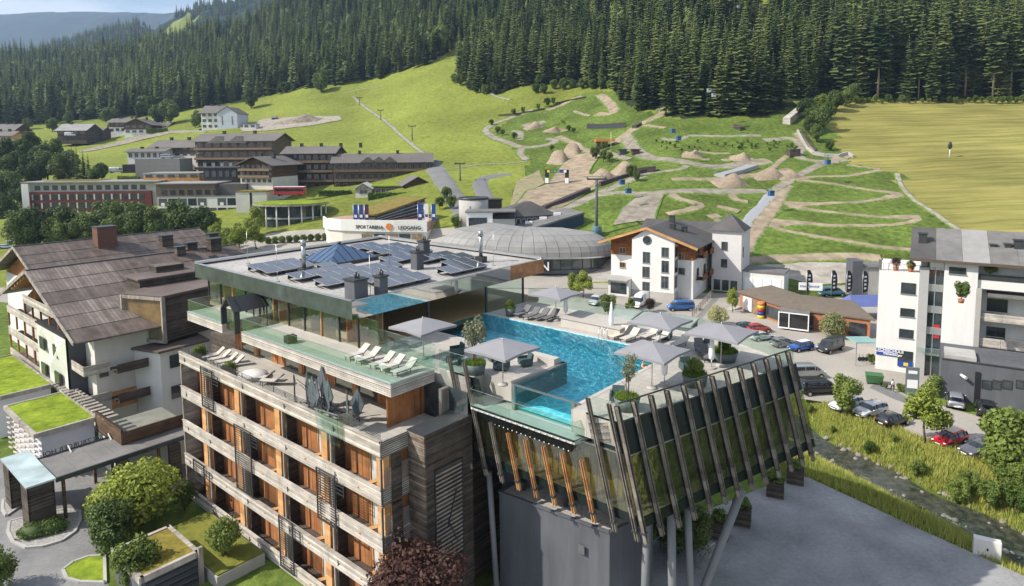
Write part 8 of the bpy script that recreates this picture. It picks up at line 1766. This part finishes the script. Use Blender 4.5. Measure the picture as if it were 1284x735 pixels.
for px, py, s in ((644, 146, 1.1), (656, 142, .9), (686, 134, 1.3), (694, 131, 1.0), (675, 138, .9), (616, 158, .9), (624, 168, 1.0), (630, 170, .8), (645, 175, .9), (713, 165, .8), (719, 167, .7), (692, 190, .8), (757, 188, .9), (764, 204, 1.1), (757, 203, 1.2), (746, 200, 1.3), (792, 224, 1.2), (798, 228, .9), (560, 252, 1.2), (566, 262, 1.1), (552, 262, 1.0), (846, 186, .5), (930, 185, .5), (571, 288, 1.0)):
    tree('mid_b', onland(px, py), s * .75, 'small shrub beside the bike trails', 'small shrubs beside the bike trails', name='shrub', cat='shrub')
for k in range(46):
    px, py = rt.uniform(818, 1000), rt.uniform(178, 187) + (4 if k % 2 else 0)
    tree('mid_b', onland(px, py), rt.uniform(.16, .3), 'low round bush planted on the trail bank', 'low bushes planted on the trail bank', name='bush', cat='bush')
for k in range(26):
    px = 1072 + k * 8.4; tree('mid_b', onland(px, 129.5 + rt.uniform(-1, 1.5)), rt.uniform(.3, .75), 'scrubby bush on the margin between hay field and forest', 'scrub along the hay field margin', name='bush', cat='bush')
# hedges
def hedge(px0, px1, py, Y, h, lab):
    a, b = aty(px0, py, Y), aty(px1, py, Y); L_ = (b - a).length; t = thing('hedge', lab, 'hedge', a, atan2(b.y - a.y, b.x - a.x)); n = int(L_ * 90)
    rnd = np.random.RandomState(int(px0)); V = []; Fc = []
    for i in range(n):
        p = np.array([rnd.uniform(0, L_), rnd.uniform(-.8, .8), rnd.uniform(0, h)]); u = rnd.normal(size=3) * .22; w = rnd.normal(size=3) * .22; k = len(V); V += [tuple(p - u), tuple(p + w), tuple(p + u), tuple(p - w)]; Fc.append((k, k + 1, k + 2, k + 3))
    me = bpy.data.meshes.new('foliage'); me.from_pydata(V, [], Fc); me.materials.append(M_leafm); inst('foliage', me, t); B(0, L_, -.6, .6, -1, h * .85).build('core', M_leafd, t)
hedge(462, 520, 249, 232, 2.0, 'clipped green hedge before the long timber hotel'); hedge(400, 440, 243, 245, 1.0, 'low flowering hedge in front of the dark hotel wing'); hedge(184, 210, 166, 450, 2.5, 'dark hedge before the long chalet'); hedge(148, 175, 226, 278, 1.6, 'hedge row beside the camper van')
# pot plants and bowls on the decks
def bowl(p, q, r, h, key, s, lab, sz=1.0):
    t = thing('bowl_planter', lab, 'planter', WL(p, q, DK)); MB().lathe([(r * .8, 0), (r, h), (r * .94, h), (r * .9, h - .08)], (0, 0, 0), 28).build('bowl', M_planter, t); MB().lathe([(r * .92, h - .1), (r * .9, h - .06)], (0, 0, 0), 24).build('soil', M_soil, t)
    gr = []; rnd = np.random.RandomState(int(p * 10) % 999); V = []; Fc = []
    for i in range(1500):
        a, rr = rnd.uniform(0, 6.28), r * .88 * sqrt(rnd.uniform()); b = np.array([cos(a) * rr, sin(a) * rr, h - .06]); l = rnd.uniform(.15, .36); dv = np.array([rnd.normal() * .1, rnd.normal() * .1, l]); sd_ = np.array([rnd.normal(), rnd.normal(), 0]) * .02; k = len(V); V += [tuple(b - sd_), tuple(b + sd_), tuple(b + dv)]; Fc.append((k, k + 1, k + 2))
    me = bpy.data.meshes.new('grass'); me.from_pydata(V, [], Fc); me.materials.append(M_tuftg); inst('grass', me, t)
    if key: 
        c = inst('crown', TKIND[key][0], t, (0, 0, h - .1), 1.0, (s, s, s * sz)); inst('trunk', TKIND[key][1], t, (0, 0, h - .1), 1.0, (s, s, s * sz))
for px, py, r, key, s, lab in ((596, 468, .78, 'olive', 1.05, 'round bowl planter with leafy olive tree beside the sunken lounge'), (786, 513, .8, 'sparse', 1.05, 'round bowl planter with sparse olive tree at the fin corner'), (908, 452, 1.0, 'round_a', .35, 'large bowl planter with bright grass beneath the far parasol'), (871, 483, .85, 'round_a', .42, 'bowl planter with dark green shrub behind the fins'), (640, 396, .5, 'round_a', .3, 'small dark bowl planter in the shade of the roof')):
    p, q = PLOC(px, py, DK); bowl(p, q, r, .75, key, s, lab)
for p, q, z, s, w, lab in ((-28.2, 1.4, 13.05, .42, 1.2, 'trough with pale green shrub at the terrace corner'), (-21.6, .9, 13.05, .42, 1.2, 'trough with bright green shrub on the balcony terrace'), (-15.8, 3.4, DK, .32, .7, 'trough with purple-leaved shrub on the upper deck')):
    t = thing('plant_trough', lab, 'planter', WL(p, q, z), HRZ); B(-w / 2, w / 2, -.4, .4, 0, .6).build('trough', M_dark, t); inst('foliage', TKIND['purple' if 'purple' in lab else 'mid_b'][0], t, (0, 0, -1.0 * s if 'purple' not in lab else -.6), 0, (s * (.8 if 'purple' not in lab else .6),) * 3)
for px, py, lab in PLANTER_SPOTS:
    q = atz(px, py, .02); t = thing('pot_plant', 'leafy plant growing in the ' + lab.split(' with')[0].split(' in the')[0] + (' at the driveway corner' if 'corner' in lab else ' under the fins' if 'fins' in lab else ' beside the lawn edge' if 'lawn' in lab else ' by the steel columns'), 'plant', (q.x, q.y, 1.32)); inst('foliage', leafy('foliage', .8, .8, .6, .4, 900, .12, int(px), M_leafm, 24), t)
    MB().tube((0, 0, 0), (0, 0, .5), .05, n=6).build('stem', M_bark, t)
for px, py in ((843, 690), (868, 690)): tree('yew', g0(px, py), .9, 'dark shrub under the steel columns', 'dark shrubs under the steel columns', name='shrub', cat='shrub')
# right house terrace plants
for (x, y, z, k, s, lab) in ((2.0, .8, ZTA, 'purple', .25, 'reddish pot plant on the apartment roof terrace'), (3.8, .8, ZTA, 'round_a', .45, 'green pot plant on the apartment roof terrace'), (6.6, .7, ZTA, 'light_a', .25, 'small bright shrub at the end of the roof terrace'), (xw + 1.4, .6, 14.2, 'light_a', .38, 'potted palm on the upper apartment balcony'), (xw + 6.0, .6, 14.2, 'mid_b', .34, 'dark pot shrub on the upper apartment balcony'), (xw + 8.4, .6, 14.2, 'light_a', .34, 'bright pot shrub on the upper apartment balcony'), (xd + 1.8, -5.5, zd + .4, 'mid_b', .5, 'small tree in the roof bed above the dark garage block')):
    q = ap_.o + ap_.e1 * x + ap_.e2 * y + Vector((0, 0, z)); t = thing('pot_plant', lab, 'plant', q); MB().lathe([(.3, 0), (.38, .5)], (0, 0, 0), 12).build('pot', M_terra, t); inst('foliage', TKIND[k][0], t, (0, 0, .2), 0, (s,) * 3); inst('stem', TKIND[k][1], t, (0, 0, .2), 0, (s,) * 3)
for px, py, s in ((1172, 498, .55), (1180, 470, .4), (1092, 457, .3), (1128, 490, .2), (1110, 488, .18), (1134, 493, .22), (1104, 485, .16)): tree('mid_b', g0(px, py), s, 'low shrub beside the apartment house entrance', 'low shrubs before the apartment house', name='shrub', cat='shrub')
# grass on the creek banks, stones in the creek
def tufts(name, n, test, matl, hmin, hmax, lab, region, seed):
    rnd = np.random.RandomState(seed); X = rnd.uniform(region[0], region[1], n * 6); Y = rnd.uniform(region[2], region[3], n * 6); Z = hgt(X, Y); D = creek_dist(X, Y)
    ok = (D > 2.3) & (D < 13); keep = [i for i in np.nonzero(ok)[0] if test(X[i], Y[i], Z[i])][:n]; X, Y, Z = (np.repeat(q[keep], 4) for q in (X, Y, Z)); k = len(X)
    a = rnd.uniform(0, 6.28, k); l = rnd.uniform(hmin, hmax, k); bx, by = X + rnd.normal(size=k) * .12, Y + rnd.normal(size=k) * .12; w = .028; lean = rnd.uniform(.1, .5, k) * l
    V = np.stack([np.stack([bx - np.sin(a) * w, by + np.cos(a) * w, Z - .05], 1), np.stack([bx + np.sin(a) * w, by - np.cos(a) * w, Z - .05], 1), np.stack([bx + np.cos(a) * lean, by + np.sin(a) * lean, Z + l], 1)], 1).reshape(-1, 3).tolist(); Fc = np.arange(3 * k).reshape(-1, 3).tolist()
    me = bpy.data.meshes.new(name); me.from_pydata(V, [], Fc); me.materials.append(matl); o = inst(name, me); tag(o, lab, 'grass', kind='stuff'); return o
DRIVE = [(980, 602), (1012, 598), (1060, 620), (1150, 662), (1284, 722), (1420, 790), (1500, 980), (700, 980)]
ROADP = [(1004, 500), (1060, 508), (1100, 522), (1150, 548), (1215, 566), (1300, 600), (1330, 540), (1100, 440), (990, 440)]
def bank_ok(x, y, z):
    px, py = proj((x, y, z)); c = proj((x, y, 0)); return 960 < px < 1340 and not (inpoly(c[0], c[1], DRIVE) or inpoly(c[0], c[1], ROADP))
tufts('bank_grass', 13000, bank_ok, M_tuft, .22, .75, 'long dry summer grass on the creek banks', (22, 60, 46, 92), 4)
tufts('bank_grass', 5000, bank_ok, M_tuftg, .12, .38, 'fresh green grass on the creek banks', (22, 60, 46, 92), 5)
stone_me = [MB().blob((0, 0, 0), (1, .8, .6), 8, 6, .22, random.Random(k)).mesh('stone', M_stone) for k in range(4)]
rs = random.Random(31); c = 0
while c < 90:
    k = rs.randrange(len(CREEK) - 2); f = rs.random(); q = CREEK[k].lerp(CREEK[k + 1], f); d = (CREEK[k + 1] - CREEK[k]).normalized(); s = Vector((-d.y, d.x, 0)) * rs.choice((-1, 1)) * rs.uniform(1.0, 3.0); p = q + s
    if p.x < 22: continue
    o = inst('river_stone', rs.choice(stone_me), None, (p.x, p.y, max(H(p.x, p.y), -1.62) + .02), rs.uniform(0, 6)); z = rs.uniform(.12, .42); o.scale = (z, z, z); tag(o, 'grey rounded stone lying in the creek bed', 'stone', 'stones in the creek bed'); c += 1
for px, py, s in ((1200, 632, .9), (1150, 600, .7), (1090, 572, .6), (1240, 640, 1.0), (1262, 625, 1.1), (1272, 645, 1.0), (1120, 556, .4), (1015, 520, .5), (1045, 545, .35), (1215, 618, .8), (1280, 618, 1.1)):
    q = onland(px, py); tree('mid_b', q, s * .55, 'leafy bush growing on the creek bank', 'leafy bushes on the creek bank', name='bush', cat='bush')
# ------------------------------------------------------------------ the air of the valley
hz = MB().box(-6500, 6500, -150, 7600, -4.5, 1400).build('haze', M_white, kind='stuff'); tag(hz, 'thin blue summer haze filling the valley', 'haze')
hm, hn, hb_, ho = _nodes('valley_haze'); hn.nodes.remove(hb_)
pv = N(hn, 'ShaderNodeVolumePrincipled'); pv.inputs['Color'].default_value = (.50, .70, 1.0, 1); pv.inputs['Density'].default_value = .00011; pv.inputs['Anisotropy'].default_value = .2
hn.links.new(pv.outputs[0], ho.inputs['Volume']); hz.data.materials.clear(); hz.data.materials.append(hm)
